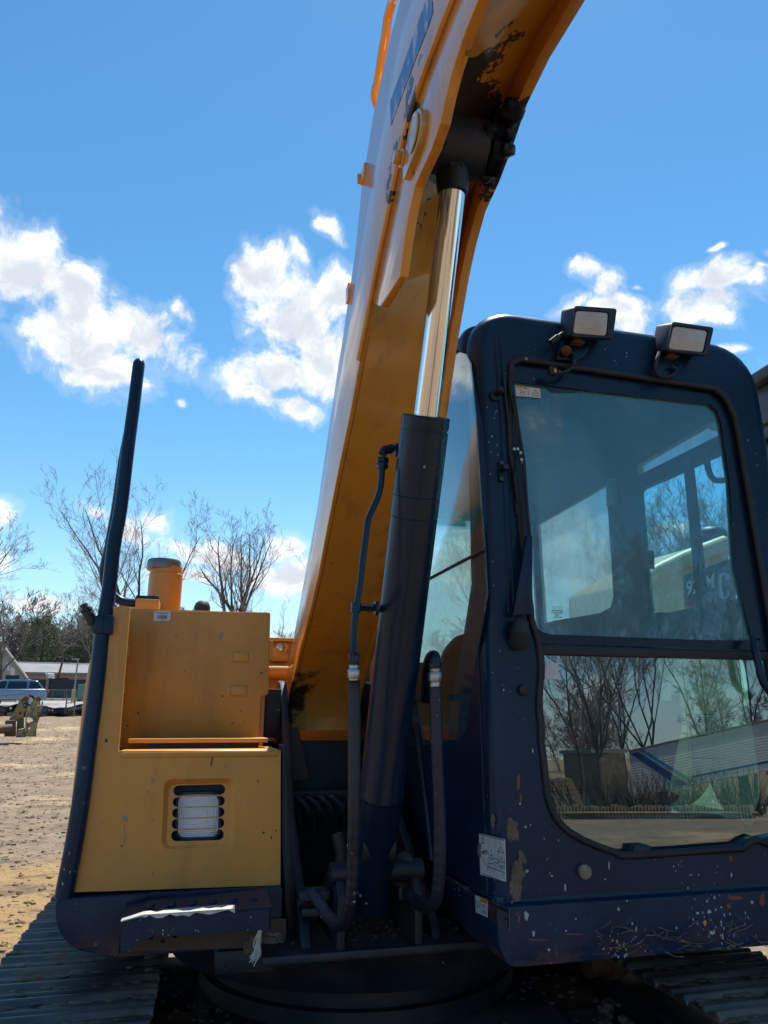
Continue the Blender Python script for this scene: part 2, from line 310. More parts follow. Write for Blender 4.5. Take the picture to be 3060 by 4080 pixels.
wv = t.nodes.new('ShaderNodeTexWave'); wv.bands_direction = 'X'; wv.inputs['Scale'].default_value = 45; t.links.new(v, wv.inputs['Vector'])
wv2 = t.nodes.new('ShaderNodeTexWave'); wv2.bands_direction = 'Z'; wv2.inputs['Scale'].default_value = 60; t.links.new(v, wv2.inputs['Vector'])
bump(t, b, mth(t, 'ADD', wv.outputs['Fac'], wv2.outputs['Fac']), .35, .003); M['lens'] = mt
mt, t, b = mat('amber_lamp_glass'); tcn = t.nodes.new('ShaderNodeTexCoord'); v = tcn.outputs['Object']
t.links.new(mixc(t, noise_(t, v, 14, 2), (.44, .32, .18), (.68, .63, .56)), b.inputs['Base Color']); b.inputs['Metallic'].default_value = .1; b.inputs['Roughness'].default_value = .25
wv2 = t.nodes.new('ShaderNodeTexWave'); wv2.bands_direction = 'Z'; wv2.inputs['Scale'].default_value = 26; wv2.inputs['Distortion'].default_value = 1.0; t.links.new(v, wv2.inputs['Vector'])
bump(t, b, wv2.outputs['Fac'], .5, .003); M['worklens'] = mt

# setting materials
def ground_mat():
    mt, t, b = mat('bare_sandy_soil'); tcn = t.nodes.new('ShaderNodeTexCoord'); v = tcn.outputs['Object']
    a = noise_(t, v, .35, 6, .6); c = noise_(t, v, 3.2, 7, .68); d = noise_(t, v, 22, 6, .7); e = noise_(t, v, 2.0, 6, .7, (.35, 1.2, 1))
    col = mixc(t, ramp(t, c, .35, .65), (.205, .142, .088), (.30, .22, .14))
    col = mixc(t, ramp(t, a, .52, .66), col, (.46, .32, .17))
    sd = t.nodes.new('ShaderNodeVectorMath'); sd.operation = 'DISTANCE'; t.links.new(v, sd.inputs[0]); sd.inputs[1].default_value = SAND
    sk_ = mth(t, 'ADD', sd.outputs['Value'], mth(t, 'MULTIPLY', c, 1.6)); col = mixc(t, ramp(t, sk_, 2.3, 1.7), col, (.36, .225, .095))
    f2 = noise_(t, v, .9, 8, .72, (.45, 1.5, 1)); g2 = noise_(t, v, 5.5, 7, .7, (.5, 1.3, 1))
    col = mixc(t, mth(t, 'MULTIPLY', ramp(t, f2, .50, .64), .6), col, (.17, .115, .075))
    col = mixc(t, mth(t, 'MULTIPLY', ramp(t, e, .53, .64), .7), col, (.13, .085, .055))
    col = mixc(t, mth(t, 'MULTIPLY', ramp(t, g2, .54, .64), .75), col, (.10, .07, .045))
    col = mixc(t, mth(t, 'MULTIPLY', ramp(t, d, .52, .72), .5), col, (.12, .085, .06))
    col = mixc(t, mth(t, 'MULTIPLY', specks(t, v, 16, .22, .3), .6), col, (.46, .41, .34))
    col = mixc(t, mth(t, 'MULTIPLY', ramp(t, noise_(t, v, .8, 5, .6), .64, .72), .45), col, (.13, .15, .06))
    t.links.new(col, b.inputs['Base Color']); b.inputs['Roughness'].default_value = .95
    bump(t, b, mth(t, 'ADD', mth(t, 'MULTIPLY', d, .5), c), 1.0, .06); return mt
_sd = wray(90, 3580); SAND = Vector((0, 0, EYE)) + _sd * (-EYE / _sd.z)
M['soil'] = ground_mat()
def flat(name, c, rough=.8, metal=0., vary=.12, scale=4):
    mt, t, b = mat(name); tcn = t.nodes.new('ShaderNodeTexCoord')
    t.links.new(mixc(t, ramp(t, noise_(t, tcn.outputs['Object'], scale, 5), .3, .7), tuple(x * (1 - vary) for x in c), tuple(min(1, x * (1 + vary)) for x in c)), b.inputs['Base Color'])
    b.inputs['Roughness'].default_value = rough; b.inputs['Metallic'].default_value = metal; return mt
M['bark'] = flat('grey_bark', (.085, .068, .055), .9, 0, .35, 8)
M['twig'] = flat('brown_twig', (.20, .165, .145), .9, 0, .3, 3)
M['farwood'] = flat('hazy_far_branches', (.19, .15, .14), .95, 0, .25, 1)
M['pine'] = flat('pine_needles', (.085, .115, .050), .9, 0, .5, 1.2)
M['chip'] = flat('wood_chips', (.20, .145, .095), .9, 0, .5, 30)
M['stone'] = flat('pebbles', (.20, .16, .12), .9, 0, .4, 25)
M['concrete'] = flat('pale_concrete', (.42, .41, .38), .9, 0, .12, 2)
M['asphalt'] = flat('lot_asphalt', (.30, .285, .26), .9, 0, .1, 1)
M['panelgrey'] = flat('dark_grey_panel', (.05, .055, .065), .5)
M['roofgrey'] = flat('grey_roof', (.22, .22, .225), .8, 0, .12, .6)
M['wallgrey'] = flat('stucco_wall', (.36, .34, .30), .85, 0, .1, .8)
M['darkfence'] = flat('dark_fence_screen', (.018, .022, .028), .8, 0, .25, 2)
M['silt'] = flat('black_silt_fabric', (.015, .016, .020), .5, 0, .3, 2)
M['wood'] = flat('weathered_wood', (.20, .15, .10), .9, 0, .3, 6)
M['carpaint'] = flat('silver_blue_car_paint', (.20, .25, .34), .22, .6, .04, 2)
M['tyre'] = flat('tyre_rubber', (.02, .02, .02), .85, 0, .3, 6)
M['rim'] = flat('alloy_rim', (.45, .45, .46), .3, .8)
M['dumpgreen'] = flat('green_dumpster_paint', (.02, .13, .07), .55)
M['bag'] = flat('white_refuse_bag', (.75, .75, .76), .5, 0, .08, 10)
M['darkbag'] = flat('dark_refuse_bag', (.03, .03, .04), .4, 0, .2, 10)
M['utility'] = flat('green_utility_box', (.12, .19, .16), .6)
M['bollard'] = flat('pale_yellow_post', (.42, .38, .20), .7)
M['chain'] = flat('galvanised_green_mesh', (.08, .14, .13), .6)
M['camo_green'] = flat('olive_paint', (.115, .125, .075), .6, 0, .2, 3)
def camo():
    mt, t, b = mat('worn_olive_and_tan_paint'); tcn = t.nodes.new('ShaderNodeTexCoord'); v = tcn.outputs['Object']
    col = mixc(t, ramp(t, noise_(t, v, 2.6, 3), .47, .53), (.12, .14, .09), (.36, .24, .10)); col = mixc(t, ramp(t, noise_(t, v, 3.5, 3), .60, .64), col, (.055, .05, .045))
    col = mixc(t, ramp(t, noise_(t, v, 9, 6, .7), .60, .70), col, (.22, .10, .05)); t.links.new(col, b.inputs['Base Color']); b.inputs['Roughness'].default_value = .7; return mt
M['camo'] = camo()
M['loader'] = flat('loader_yellow', (.62, .36, .13), .45, 0, .06, 1)
M['loaderdark'] = flat('loader_dark_grey', (.030, .032, .036), .5)
M['trailerwhite'] = flat('white_trailer_skin', (.74, .75, .77), .5, 0, .04, 1)
M['trailerblue'] = flat('blue_trailer_stripe', (.02, .05, .25), .5)
M['trailercyan'] = flat('cyan_trailer_stripe', (.05, .24, .40), .5)
M['log'] = flat('cut_logs', (.17, .12, .08), .9, 0, .35, 5)
M['grasstuft'] = flat('dry_grass', (.13, .15, .05), .9, 0, .4, 3)
M['string'] = flat('frayed_white_cord', (.62, .60, .55), .9, 0, .1, 40)

# ---------------------------------------------------------------- mesh helpers
class MB:
    def __init__(s): s.v = []; s.f = []; s.m = []; s.mats = []
    def mi(s, mname):
        if mname not in s.mats: s.mats.append(mname)
        return s.mats.index(mname)
    def add(s, vs, fs, mname):
        o = len(s.v); i = s.mi(mname); s.v += [Vector(p) for p in vs]
        s.f += [[o + k for k in f] for f in fs]; s.m += [i] * len(fs); return s
    def box(s, a, b, mname):
        (x0, y0, z0), (x1, y1, z1) = a, b
        x0, x1 = sorted((x0, x1)); y0, y1 = sorted((y0, y1)); z0, z1 = sorted((z0, z1))
        return s.add([(x0, y0, z0), (x1, y0, z0), (x1, y1, z0), (x0, y1, z0), (x0, y0, z1), (x1, y0, z1), (x1, y1, z1), (x0, y1, z1)],
                     [(0, 3, 2, 1), (4, 5, 6, 7), (0, 1, 5, 4), (1, 2, 6, 5), (2, 3, 7, 6), (3, 0, 4, 7)], mname)
    def hexa(s, bot, top, mname):                      # eight corners: two loops of four
        return s.add(list(bot) + list(top), [(3, 2, 1, 0), (4, 5, 6, 7), (0, 1, 5, 4), (1, 2, 6, 5), (2, 3, 7, 6), (3, 0, 4, 7)], mname)
    def slab(s, loops, thick, mname):                  # flat outline (first loop) with holes, thickened along a vector
        thick = Vector(thick); loops = [[Vector(p) for p in l] for l in loops]
        n = sum(len(l) for l in loops); pts = [p for l in loops for p in l]
        tr = tessellate_polygon(loops)
        nrm = Vector((0, 0, 0))
        for t in tr: nrm += (pts[t[1]] - pts[t[0]]).cross(pts[t[2]] - pts[t[0]])
        fs = []
        for t in tr:
            w = (pts[t[1]] - pts[t[0]]).cross(pts[t[2]] - pts[t[0]])
            if w.length < 1e-12: continue
            a, b, c = t
            if w.dot(thick) > 0: a, c = c, a
            fs += [(a, b, c), (c + n, b + n, a + n)]
        o = 0
        for l in loops:
            k = len(l)
            for i in range(k): j = (i + 1) % k; fs.append((o + i, o + j, n + o + j, n + o + i))
            o += k
        return s.add(pts + [p + thick for p in pts], fs, mname)
    def prism(s, pts, thick, mname):                   # outline without holes, as n-gons
        thick = Vector(thick); pts = [Vector(p) for p in pts]; k = len(pts); nrm = Vector((0, 0, 0))
        for i in range(1, k - 1): nrm += (pts[i] - pts[0]).cross(pts[i + 1] - pts[0])
        if nrm.dot(thick) > 0: pts.reverse()
        fs = [tuple(range(k)), tuple(range(2 * k - 1, k - 1, -1))]
        for i in range(k): j = (i + 1) % k; fs.append((i, k + i, k + j, j))
        return s.add(pts + [p + thick for p in pts], fs, mname)
    def tube(s, path, r, mname, seg=10, caps=True, up=None, flat=1.0):
        path = [Vector(p) for p in path]; rs = r if isinstance(r, (list, tuple)) else [r] * len(path)
        rings = []; prev = None
        for i, p in enumerate(path):
            d = (path[min(i + 1, len(path) - 1)] - path[max(i - 1, 0)]).normalized()
            if prev is None:
                a = Vector((0, 0, 1)) if abs(d.z) < .9 else Vector((1, 0, 0)); x = d.cross(a).normalized()
            else: x = (prev - d * prev.dot(d)).normalized()
            prev = x; y = d.cross(x)
            rings.append([p + (x * math.cos(2 * math.pi * k / seg) + y * math.sin(2 * math.pi * k / seg) * flat) * rs[i] for k in range(seg)])
        vs = [v for rg in rings for v in rg]; fs = []
        for i in range(len(path) - 1):
            for k in range(seg): k2 = (k + 1) % seg; fs.append((i * seg + k, i * seg + k2, (i + 1) * seg + k2, (i + 1) * seg + k))
        if caps: fs.append(tuple(range(seg - 1, -1, -1))); fs.append(tuple((len(path) - 1) * seg + k for k in range(seg)))
        return s.add(vs, fs, mname)
    def cyl(s, a, b, r, mname, seg=20, r2=None): return s.tube([a, b], [r, r if r2 is None else r2], mname, seg)
    def lathe(s, a, axis, prof, mname, seg=24):        # prof: (along, radius)
        axis = Vector(axis).normalized(); a = Vector(a)
        return s.tube_rings([a + axis * h for h, r in prof], [r for h, r in prof], axis, mname, seg)
    def tube_rings(s, pts, rs, ax, mname, seg):
        t = Vector((0, 0, 1)) if abs(ax.z) < .9 else Vector((1, 0, 0)); x = ax.cross(t).normalized(); y = ax.cross(x)
        vs = [p + (x * math.cos(2 * math.pi * k / seg) + y * math.sin(2 * math.pi * k / seg)) * max(r, 1e-4) for p, r in zip(pts, rs) for k in range(seg)]
        fs = []
        for i in range(len(pts) - 1):
            for k in range(seg): k2 = (k + 1) % seg; fs.append((i * seg + k, i * seg + k2, (i + 1) * seg + k2, (i + 1) * seg + k))
        fs.append(tuple(range(seg - 1, -1, -1))); fs.append(tuple((len(pts) - 1) * seg + k for k in range(seg)))
        return s.add(vs, fs, mname)
    def quad(s, pts, mname): return s.add(pts, [tuple(range(len(pts)))], mname)
    def blob(s, c, r, mname, seed=0, amp=.3, sub=2, sq=(1, 1, 1)):
        bm = bmesh.new(); bmesh.ops.create_icosphere(bm, subdivisions=sub, radius=1)
        o = Vector((seed * 7.1, seed * 3.3, seed)); vs = []
        for v in bm.verts: p = v.co * (1 + amp * noise.noise(v.co * 1.7 + o)); vs.append(Vector(c) + Vector((p.x * sq[0], p.y * sq[1], p.z * sq[2])) * r)
        bm.verts.index_update(); fs = [[v.index for v in f.verts] for f in bm.faces]; bm.free(); return s.add(vs, fs, mname)

def make(name, mb, parent=None, bevel=0, seg=2, smooth=True, ang=38, off=None, kind=None, dissolve=False, **props):
    me = bpy.data.meshes.new(name); o = off if off is not None else Vector((0, 0, 0))
    me.from_pydata([tuple(v - o) for v in mb.v], [], mb.f)
    for k in mb.mats: me.materials.append(M[k])
    me.polygons.foreach_set('material_index', mb.m)
    bm = bmesh.new(); bm.from_mesh(me)
    if bevel:
        bmesh.ops.remove_doubles(bm, verts=bm.verts, dist=1e-5)
        if dissolve: bmesh.ops.dissolve_limit(bm, angle_limit=rad(1), verts=bm.verts, edges=bm.edges)
    bmesh.ops.recalc_face_normals(bm, faces=bm.faces)
    if bevel:
        es = [e for e in bm.edges if len(e.link_faces) == 2 and e.calc_face_angle(0) > rad(28)]
        bmesh.ops.bevel(bm, geom=es, offset=bevel, offset_type='OFFSET', segments=seg, profile=.5, affect='EDGES', clamp_overlap=True)
    bm.to_mesh(me); bm.free()
    if smooth:
        me.polygons.foreach_set('use_smooth', [True] * len(me.polygons)); me.set_sharp_from_angle(angle=rad(ang))
    ob = bpy.data.objects.new(name, me); COL.objects.link(ob)
    if parent: ob.parent = parent
    if kind: ob['kind'] = kind
    for k, v in props.items(): ob[k] = v
    return ob
def thing(name, label, cat, loc=(0, 0, 0), rot=(0, 0, 0), group=None):
    o = bpy.data.objects.new(name, None); COL.objects.link(o); o.location = loc; o.rotation_euler = rot; o.empty_display_size = .3
    o['label'] = label; o['category'] = cat
    if group: o['group'] = group
    return o
def tag(o, label, cat, group=None):
    o['label'] = label; o['category'] = cat
    if group: o['group'] = group
    return o
def copyob(src, parent, loc=None, rot=None, **props):
    c = src.copy(); COL.objects.link(c); c.parent = parent
    if loc is not None: c.location = loc
    if rot is not None: c.rotation_euler = rot
    for k, v in props.items(): c[k] = v
    return c
def smooth_path(pts, n=8):                             # Catmull-Rom through the points
    P = [Vector(p) for p in pts]; P = [P[0] * 2 - P[1]] + P + [P[-1] * 2 - P[-2]]; out = []
    for i in range(1, len(P) - 2):
        for k in range(n):
            t = k / n; a, b, c, d = P[i - 1], P[i], P[i + 1], P[i + 2]
            out.append(.5 * ((2 * b) + (c - a) * t + (2 * a - 5 * b + 4 * c - d) * t * t + (3 * b - a - 3 * c + d) * t ** 3))
    out.append(P[-2]); return out
def rounded(pts, r, n=5):                              # outline with its corners rounded (r one value or one per corner)
    out = []; k = len(pts); P = [Vector(p) for p in pts]
    for i in range(k):
        rr = r[i] if isinstance(r, (list, tuple)) else r; p = P[i]; a = P[i - 1] - p; b = P[(i + 1) % k] - p
        if rr <= 0: out.append(p); continue
        t = min(rr, a.length * .45, b.length * .45); A = p + a.normalized() * t; B = p + b.normalized() * t
        for j in range(n + 1): u = j / n; out.append(A * (1 - u) ** 2 + p * 2 * u * (1 - u) + B * u * u)
    return out
FONT_CACHE = {}
def glyphs(text, size):
    key = (text, size)
    if key not in FONT_CACHE:
        cu = bpy.data.curves.new('lettering', 'FONT'); cu.body = text; cu.size = size; cu.align_x = 'CENTER'; cu.align_y = 'CENTER'; cu.resolution_u = 3; cu.offset = .018
        ob = bpy.data.objects.new('lettering', cu); COL.objects.link(ob)
        dg = bpy.context.evaluated_depsgraph_get(); me = bpy.data.meshes.new_from_object(ob.evaluated_get(dg))
        FONT_CACHE[key] = ([v.co.copy() for v in me.vertices], [list(p.vertices) for p in me.polygons])
        bpy.data.objects.remove(ob); bpy.data.curves.remove(cu); bpy.data.meshes.remove(me)
    return FONT_CACHE[key]
class Patch:                                           # a flat four-cornered patch; pt(u, v): u to the right, v downwards
    def __init__(s, tl, tr, br, bl, n): s.c = [Vector(p) for p in (tl, tr, br, bl)]; s.n = Vector(n).normalized()
    def pt(s, u, v, off=0): a = s.c[0].lerp(s.c[1], u); b = s.c[3].lerp(s.c[2], u); return a.lerp(b, v) + s.n * off
    def base(s, mb, mname, t=.0015, r=.0):
        pts = [s.pt(0, 0, t), s.pt(1, 0, t), s.pt(1, 1, t), s.pt(0, 1, t)]
        if r: pts = rounded(pts, r, 3)
        mb.prism(pts, -s.n * t * .9, mname)
    def rect(s, mb, u0, v0, u1, v1, mname, off=.002): mb.quad([s.pt(u0, v0, off), s.pt(u0, v1, off), s.pt(u1, v1, off), s.pt(u1, v0, off)], mname)
    def poly(s, mb, uv, mname, off=.002): mb.quad([s.pt(u, v, off) for u, v in uv], mname)
    def line(s, mb, uv, w, mname, off=.002):
        asp = (s.c[1] - s.c[0]).length / max(1e-6, (s.c[3] - s.c[0]).length)
        for (u0, v0), (u1, v1) in zip(uv, uv[1:]):
            du, dv = (u1 - u0) * asp, v1 - v0; l = math.hypot(du, dv) or 1; nu, nv = -dv / l * w / asp, du / l * w
            mb.quad([s.pt(u0 + nu, v0 + nv, off), s.pt(u1 + nu, v1 + nv, off), s.pt(u1 - nu, v1 - nv, off), s.pt(u0 - nu, v0 - nv, off)], mname)
    def text(s, mb, txt, u, v, hv, mname, off=.002, wide=1.0):
        vs, fs = glyphs(txt, 1.0); asp = (s.c[1] - s.c[0]).length / (s.c[3] - s.c[0]).length
        mb.add([s.pt(u + p.x * hv * wide / asp, v - p.y * hv, off) for p in vs], fs, mname)

def stadium(a, b, c, d, n=6):                          # stadium outline filling the quad a b c d (left top, right top, right bottom, left bottom)
    a, b, c, d = map(Vector, (a, b, c, d)); r = (d - a).length / 2; L_ = (a + d) / 2; R_ = (b + c) / 2
    ux = (R_ - L_).normalized(); uy = (a - d).normalized(); L_ = L_ + ux * r; R_ = R_ - ux * r; out = []
    for k in range(n + 1): t = math.pi / 2 - math.pi * k / n; out.append(R_ + ux * math.cos(t) * r + uy * math.sin(t) * r)
    for k in range(n + 1): t = -math.pi / 2 - math.pi * k / n; out.append(L_ + ux * math.cos(t) * r + uy * math.sin(t) * r)
    return out

# ---------------------------------------------------------------- the excavator
EX = thing('excavator', 'yellow and black excavator with raised boom, black cab and spotted dusty paint', 'excavator')
EX.location = RX @ (BASE - Vector((0, 0, CAMH))) + Vector((0, 0, EYE)); EX.rotation_euler = (TILT, 0, 0)
def part(name, mb, parent=None, **kw): return make(name, mb, parent or EX, off=BASE, **kw)

# --- tracks: every shoe a piece of its own
SHOE_W, PITCH = .515, .142
def shoe_mesh():
    mb = MB(); w = SHOE_W / 2
    prof = [(-.071, 0), (-.071, .012), (-.060, .030), (-.047, .030), (-.040, .012), (-.008, .012), (-.002, .026), (.010, .026), (.016, .012), (.050, .012), (.060, .018), (.071, .010), (.071, 0)]
    mb.prism([(-w, y, z) for y, z in prof], (2 * w, 0, 0), 'track')
    return mb
TZ, TR, TY0, TY1 = .325, .325, 1.25, 4.35
def track_pos(sd):
    st = TY1 - TY0; arc = math.pi * TR; per = 2 * st + 2 * arc; sd %= per
    if sd < st: return TY0 + sd, TZ + TR, 0.0
    sd -= st
    if sd < arc: a = sd / TR; return TY1 + TR * math.sin(a), TZ + TR * math.cos(a), -a
    sd -= arc
    if sd < st: return TY1 - sd, TZ - TR, math.pi
    sd -= st; a = sd / TR; return TY0 - TR * math.sin(a), TZ - TR * math.cos(a), math.pi - a
shoe_src = None
for side, xc in (('image_left', -.322), ('image_right', 1.668)):
    fr = MB()
    fr.box((xc - .12, TY0, .12), (xc + .12, TY1, .50), 'frame')
    fr.hexa([(xc - .24, TY0 + .2, .12), (xc + .24, TY0 + .2, .12), (xc + .24, TY1 - .2, .12), (xc - .24, TY1 - .2, .12)],
            [(xc - .12, TY0 + .2, .44), (xc + .12, TY0 + .2, .44), (xc + .12, TY1 - .2, .44), (xc - .12, TY1 - .2, .44)], 'frame')
    tf = part('track_frame', fr, bevel=.012)
    for y in (TY0, TY1):
        w = MB(); w.lathe((xc - .10, y, TZ), (1, 0, 0), [(0, .12), (0, .27), (.04, .285), (.16, .285), (.20, .27), (.20, .12)], 'rust', 28); w.cyl((xc - .17, y, TZ), (xc + .17, y, TZ), .07, 'frame')
        part('idler', w, tf)
    for y in (2.0, 2.75, 3.5):
        w = MB(); w.lathe((xc - .2, y, .56), (1, 0, 0), [(0, .03), (0, .05), (.08, .05), (.08, .065), (.13, .065), (.13, .045), (.27, .045), (.27, .065), (.32, .065), (.32, .05), (.4, .05), (.4, .03)], 'rust', 16); part('carrier_roller', w, tf)
    random.seed(5)
    for k in range(int((2 * (TY1 - TY0) + 2 * math.pi * TR) / PITCH)):
        y, zz, a = track_pos(k * PITCH + .03)
        sag = -.012 * math.sin(math.pi * (y - TY0) / (TY1 - TY0)) if zz > .5 else 0
        loc = Vector((xc + random.uniform(-.004, .004), y, zz + sag)) - BASE
        rot = (a + random.uniform(-.02, .02), 0, random.uniform(-.006, .006))
        if shoe_src is None:
            shoe_src = make('track_shoe', shoe_mesh(), tf, bevel=.004, seg=1); shoe_src.location = loc; shoe_src.rotation_euler = rot
        else: copyob(shoe_src, tf, loc, rot)
    # soil packed on the shoes and on the frame
    d = MB(); random.seed(int(xc * 10) + 9)
    for k in range(240):
        d.blob((xc + random.uniform(-.24, .24), 1.7 + 1.9 * (k % 14 + .5 + random.gauss(0, .1)) / 14, TZ + TR + .010), random.uniform(.006, .022), 'mud', k, .55, 1, (1.5, .7, .35))
    if xc > 1:
        for k in range(420):
            u = random.random(); d.blob((xc - .19 - .12 * u + random.gauss(0, .012), random.uniform(1.3, 2.7), .47 - .13 * u + random.gauss(0, .008)), random.uniform(.010, .026), 'mud', k, .6, 1, (1, 1.2, .7))
    part('packed_soil', d, tf, kind='stuff')

# --- undercarriage body, swing ring, dirt
u = MB()
u.hexa([(-.06, 2.5, .30), (1.42, 2.5, .30), (1.42, 3.7, .30), (-.06, 3.7, .30)], [(.10, 2.6, .50), (1.26, 2.6, .50), (1.26, 3.6, .50), (.10, 3.6, .50)], 'frame')
u.box((-.30, 2.62, .26), (1.65, 2.95, .46), 'frame'); u.box((-.30, 3.25, .26), (1.65, 3.58, .46), 'frame')
UC = part('undercarriage', u, bevel=.02)
r_ = MB(); r_.lathe((.67, 3.1, .50), (0, 0, 1), [(0, .60), (.05, .60), (.05, .565), (.10, .565), (.10, .53), (.16, .53), (.16, .62), (.22, .62), (.22, .4)], 'frame', 64)
part('swing_ring', r_, UC)
d = MB(); random.seed(3)
for k in range(420):
    a = random.uniform(0, 6.28); rr = random.uniform(.62, .9)
    x, y = .67 + rr * math.cos(a), 3.1 + rr * math.sin(a)
    if y > 3.2: continue
    d.blob((x, y, .50 - max(0, (2.6 - y)) * .9 + random.uniform(0, .012)), random.uniform(.004, .013), 'darkmud', k, .5, 1, (1.2, 1.2, .6))
part('undercarriage_dirt', d, UC, kind='stuff')

# --- revolving frame: front beam, boom foot plates, clevis, floor, bulkhead
s = MB()
s.box((.22, 2.27, .765), (1.05, 2.62, .79), 'frame')
s.box((.10, 2.45, .70), (1.3, 3.3, .765), 'frame')
DECK = part('revolving_frame', s, bevel=.006)
b_ = MB(); b_.lathe((.67, 3.1, .64), (0, 0, 1), [(0, .72), (.125, .80)], 'frame', 64); part('ring_guard', b_, DECK)
def foot_plate(x, sgn):
    p = MB()
    pts = [(x, 2.32, .79), (x, 2.36, .84), (x, 2.78, 1.10), (x, 3.12, 1.50), (x, 3.20, 1.585), (x, 3.30, 1.60), (x, 3.46, 1.55), (x, 3.62, 1.2), (x, 3.75, .79)]
    p.prism(pts, (sgn * .03, 0, 0), 'frame'); return p
part('boom_foot_plate', foot_plate(.335, 1), bevel=.004)
part('boom_foot_plate', foot_plate(.735, 1), bevel=.004)
p = MB(); p.box((.255, 3.10, 1.36), (.333, 3.40, 1.555), 'frame'); p.box((.22, 3.16, 1.40), (.255, 3.34, 1.50), 'frame'); p.cyl((.20, 3.25, 1.45), (.36, 3.25, 1.45), .045, 'frame')
p.tube([(.262, 3.09, 1.36), (.262, 3.09, 1.54)], .006, 'frame', 6)
part('boom_foot_bracket', p, bevel=.006)
p = MB()                                                # the strip of plate that closes the frame beside the yellow panel
a0 = [Y_(3, 172, 655, 2.47), Y_(3, 198, 655, 2.47), Y_(3, 222, 1200, 2.47), Y_(3, 247, 1440, 2.47), Y_(3, 240, 1745, 2.47), Y_(3, 196, 1745, 2.47), Y_(3, 186, 1450, 2.47), Y_(3, 170, 1200, 2.47)]
p.prism(a0, (0, .10, 0), 'frame'); part('frame_edge_plate', p, bevel=.004)
for x in (.43, .665):
    p = MB(); p.prism([(x, 2.275, .79), (x, 2.27, .93), (x, 2.30, .97), (x, 2.42, .98), (x, 2.56, .92), (x, 2.66, .79)], (.026, 0, 0), 'frame'); part('cylinder_lug', p, bevel=.005)
p = MB(); p.cyl((.415, 2.325, .985), (.705, 2.325, .985), .030, 'frame'); part('base_pin', p)
p = MB(); p.box((.20, 3.38, .70), (1.1, 3.42, 1.34), 'frame'); p.box((.2, 2.5, .70), (1.1, 3.3, .785), 'frame'); p.box((-.3, 3.6, .5), (1.9, 3.7, .95), 'frame')
p.hexa([(.37, 3.0, 1.20), (.45, 3.0, 1.20), (.45, 3.05, 1.20), (.37, 3.05, 1.20)], [(.37, 3.1, 1.40), (.41, 3.1, 1.40), (.41, 3.15, 1.40), (.37, 3.15, 1.40)], 'brownplate')
p.box((.37, 2.98, 1.13), (.73, 3.02, 1.16), 'frame'); part('bulkhead', p, bevel=.004)
for k in range(4):                                      # bundle of lines that runs up behind the cylinder
    p = MB(); x = .46 + k * .045
    pth = smooth_path([(x, 2.98, .95), (x - .015, 2.96, 1.03), (x - .03, 2.93, 1.10), (x - .07, 2.98, 1.135), (x - .08, 3.08, 1.14)], 10)
    p.tube(pth, [.0165 + .0008 * (i % 2) for i in range(len(pth))], 'frame', 8); part('control_hose', p)
p = MB(); random.seed(8)
for k in range(160): p.blob((random.uniform(.30, .95), random.uniform(2.36, 2.6), .792), random.uniform(.003, .010), 'darkmud', k, .4, 1, (1, 1, .7))
part('deck_gravel', p, DECK, kind='stuff')
p = MB(); p.tube(smooth_path([Y_(3, 480, 1150, 2.6), Y_(3, 505, 1260, 2.58), Y_(3, 500, 1400, 2.56)], 6), .022, 'brownplate', 8); p.box(Y_(3, 440, 1480, 2.55), Y_(3, 530, 1350, 2.62), 'brownplate'); part('frame_lug', p, bevel=.004)

# --- boom cylinder
CA, CB = Vector((.55, 2.255, 1.155)), Vector((.55, 1.456, 2.744)); cax = (CB - CA).normalized()
def on_axis(x, y): return lp(x, y, 0, .55)
top = on_axis(1690, 1655); tl = (top - CA).dot(cax); base = -.30
p = MB(); R_ = .0665
p.lathe(CA, cax, [(base, .045), (base, R_ * .97), (base + .02, R_), (.06, R_), (.066, R_ + .003), (.075, R_ + .003), (.082, R_), (tl - .285, R_), (tl - .283, R_ - .0012), (tl - .281, R_), (tl - .225, R_), (tl - .223, R_ - .0012), (tl - .221, R_),
                  (tl - .042, R_), (tl - .041, R_ - .004), (tl - .036, R_ - .004), (tl - .035, R_), (tl - .004, R_), (tl, R_ - .004), (tl, .04), (tl - .006, .036)], 'cylinder', 48)
CYL = part('boom_cylinder', p, ang=25)
p = MB(); p.cyl(CA + cax * (tl - .05), on_axis(*q(7, 757, 1150)), .0345, 'chrome', 40); part('piston_rod', p, CYL)
p = MB(); e0, e1 = on_axis(*q(7, 757, 1165)), on_axis(*q(7, 778, 880)); p.tube([e0, e0.lerp(e1, .03), e0.lerp(e1, .5), e1], [.036, .040, .042, .05], 'frame', 24)
p.cyl((.48, e1.y, e1.z), (.62, e1.y, e1.z), .075, 'frame', 28)
for k in range(9): p.blob(e0.lerp(e1, random.uniform(.25, 1)) + Vector((random.uniform(-.05, .05), random.uniform(-.03, .03), 0)), random.uniform(.018, .035), 'frame', k, .6, 2)
part('rod_eye', p, CYL)
for xx in (.435, .628):
    p = MB(); c = e1
    p.prism([(xx, c.y - .07, c.z - .03), (xx, c.y - .05, c.z - .065), (xx, c.y, c.z - .075), (xx, c.y + .07, c.z - .03), (xx, c.y + .12, c.z + .06), (xx, c.y - .07, c.z + .08)], (.035, 0, 0), 'frame')
    for k in range(14): p.blob((xx + .0175 + random.uniform(-.03, .03), c.y + random.uniform(-.09, .08), c.z + random.uniform(-.06, .07)), random.uniform(.014, .034), 'frame', k + 3, .6, 2); part('clevis_plate', p, CYL, bevel=.006)
p = MB(); p.lathe(CA + cax * -.10, (1, 0, 0), [(-.05, .06), (.05, .06)], 'frame', 24); part('base_eye', p, CYL)
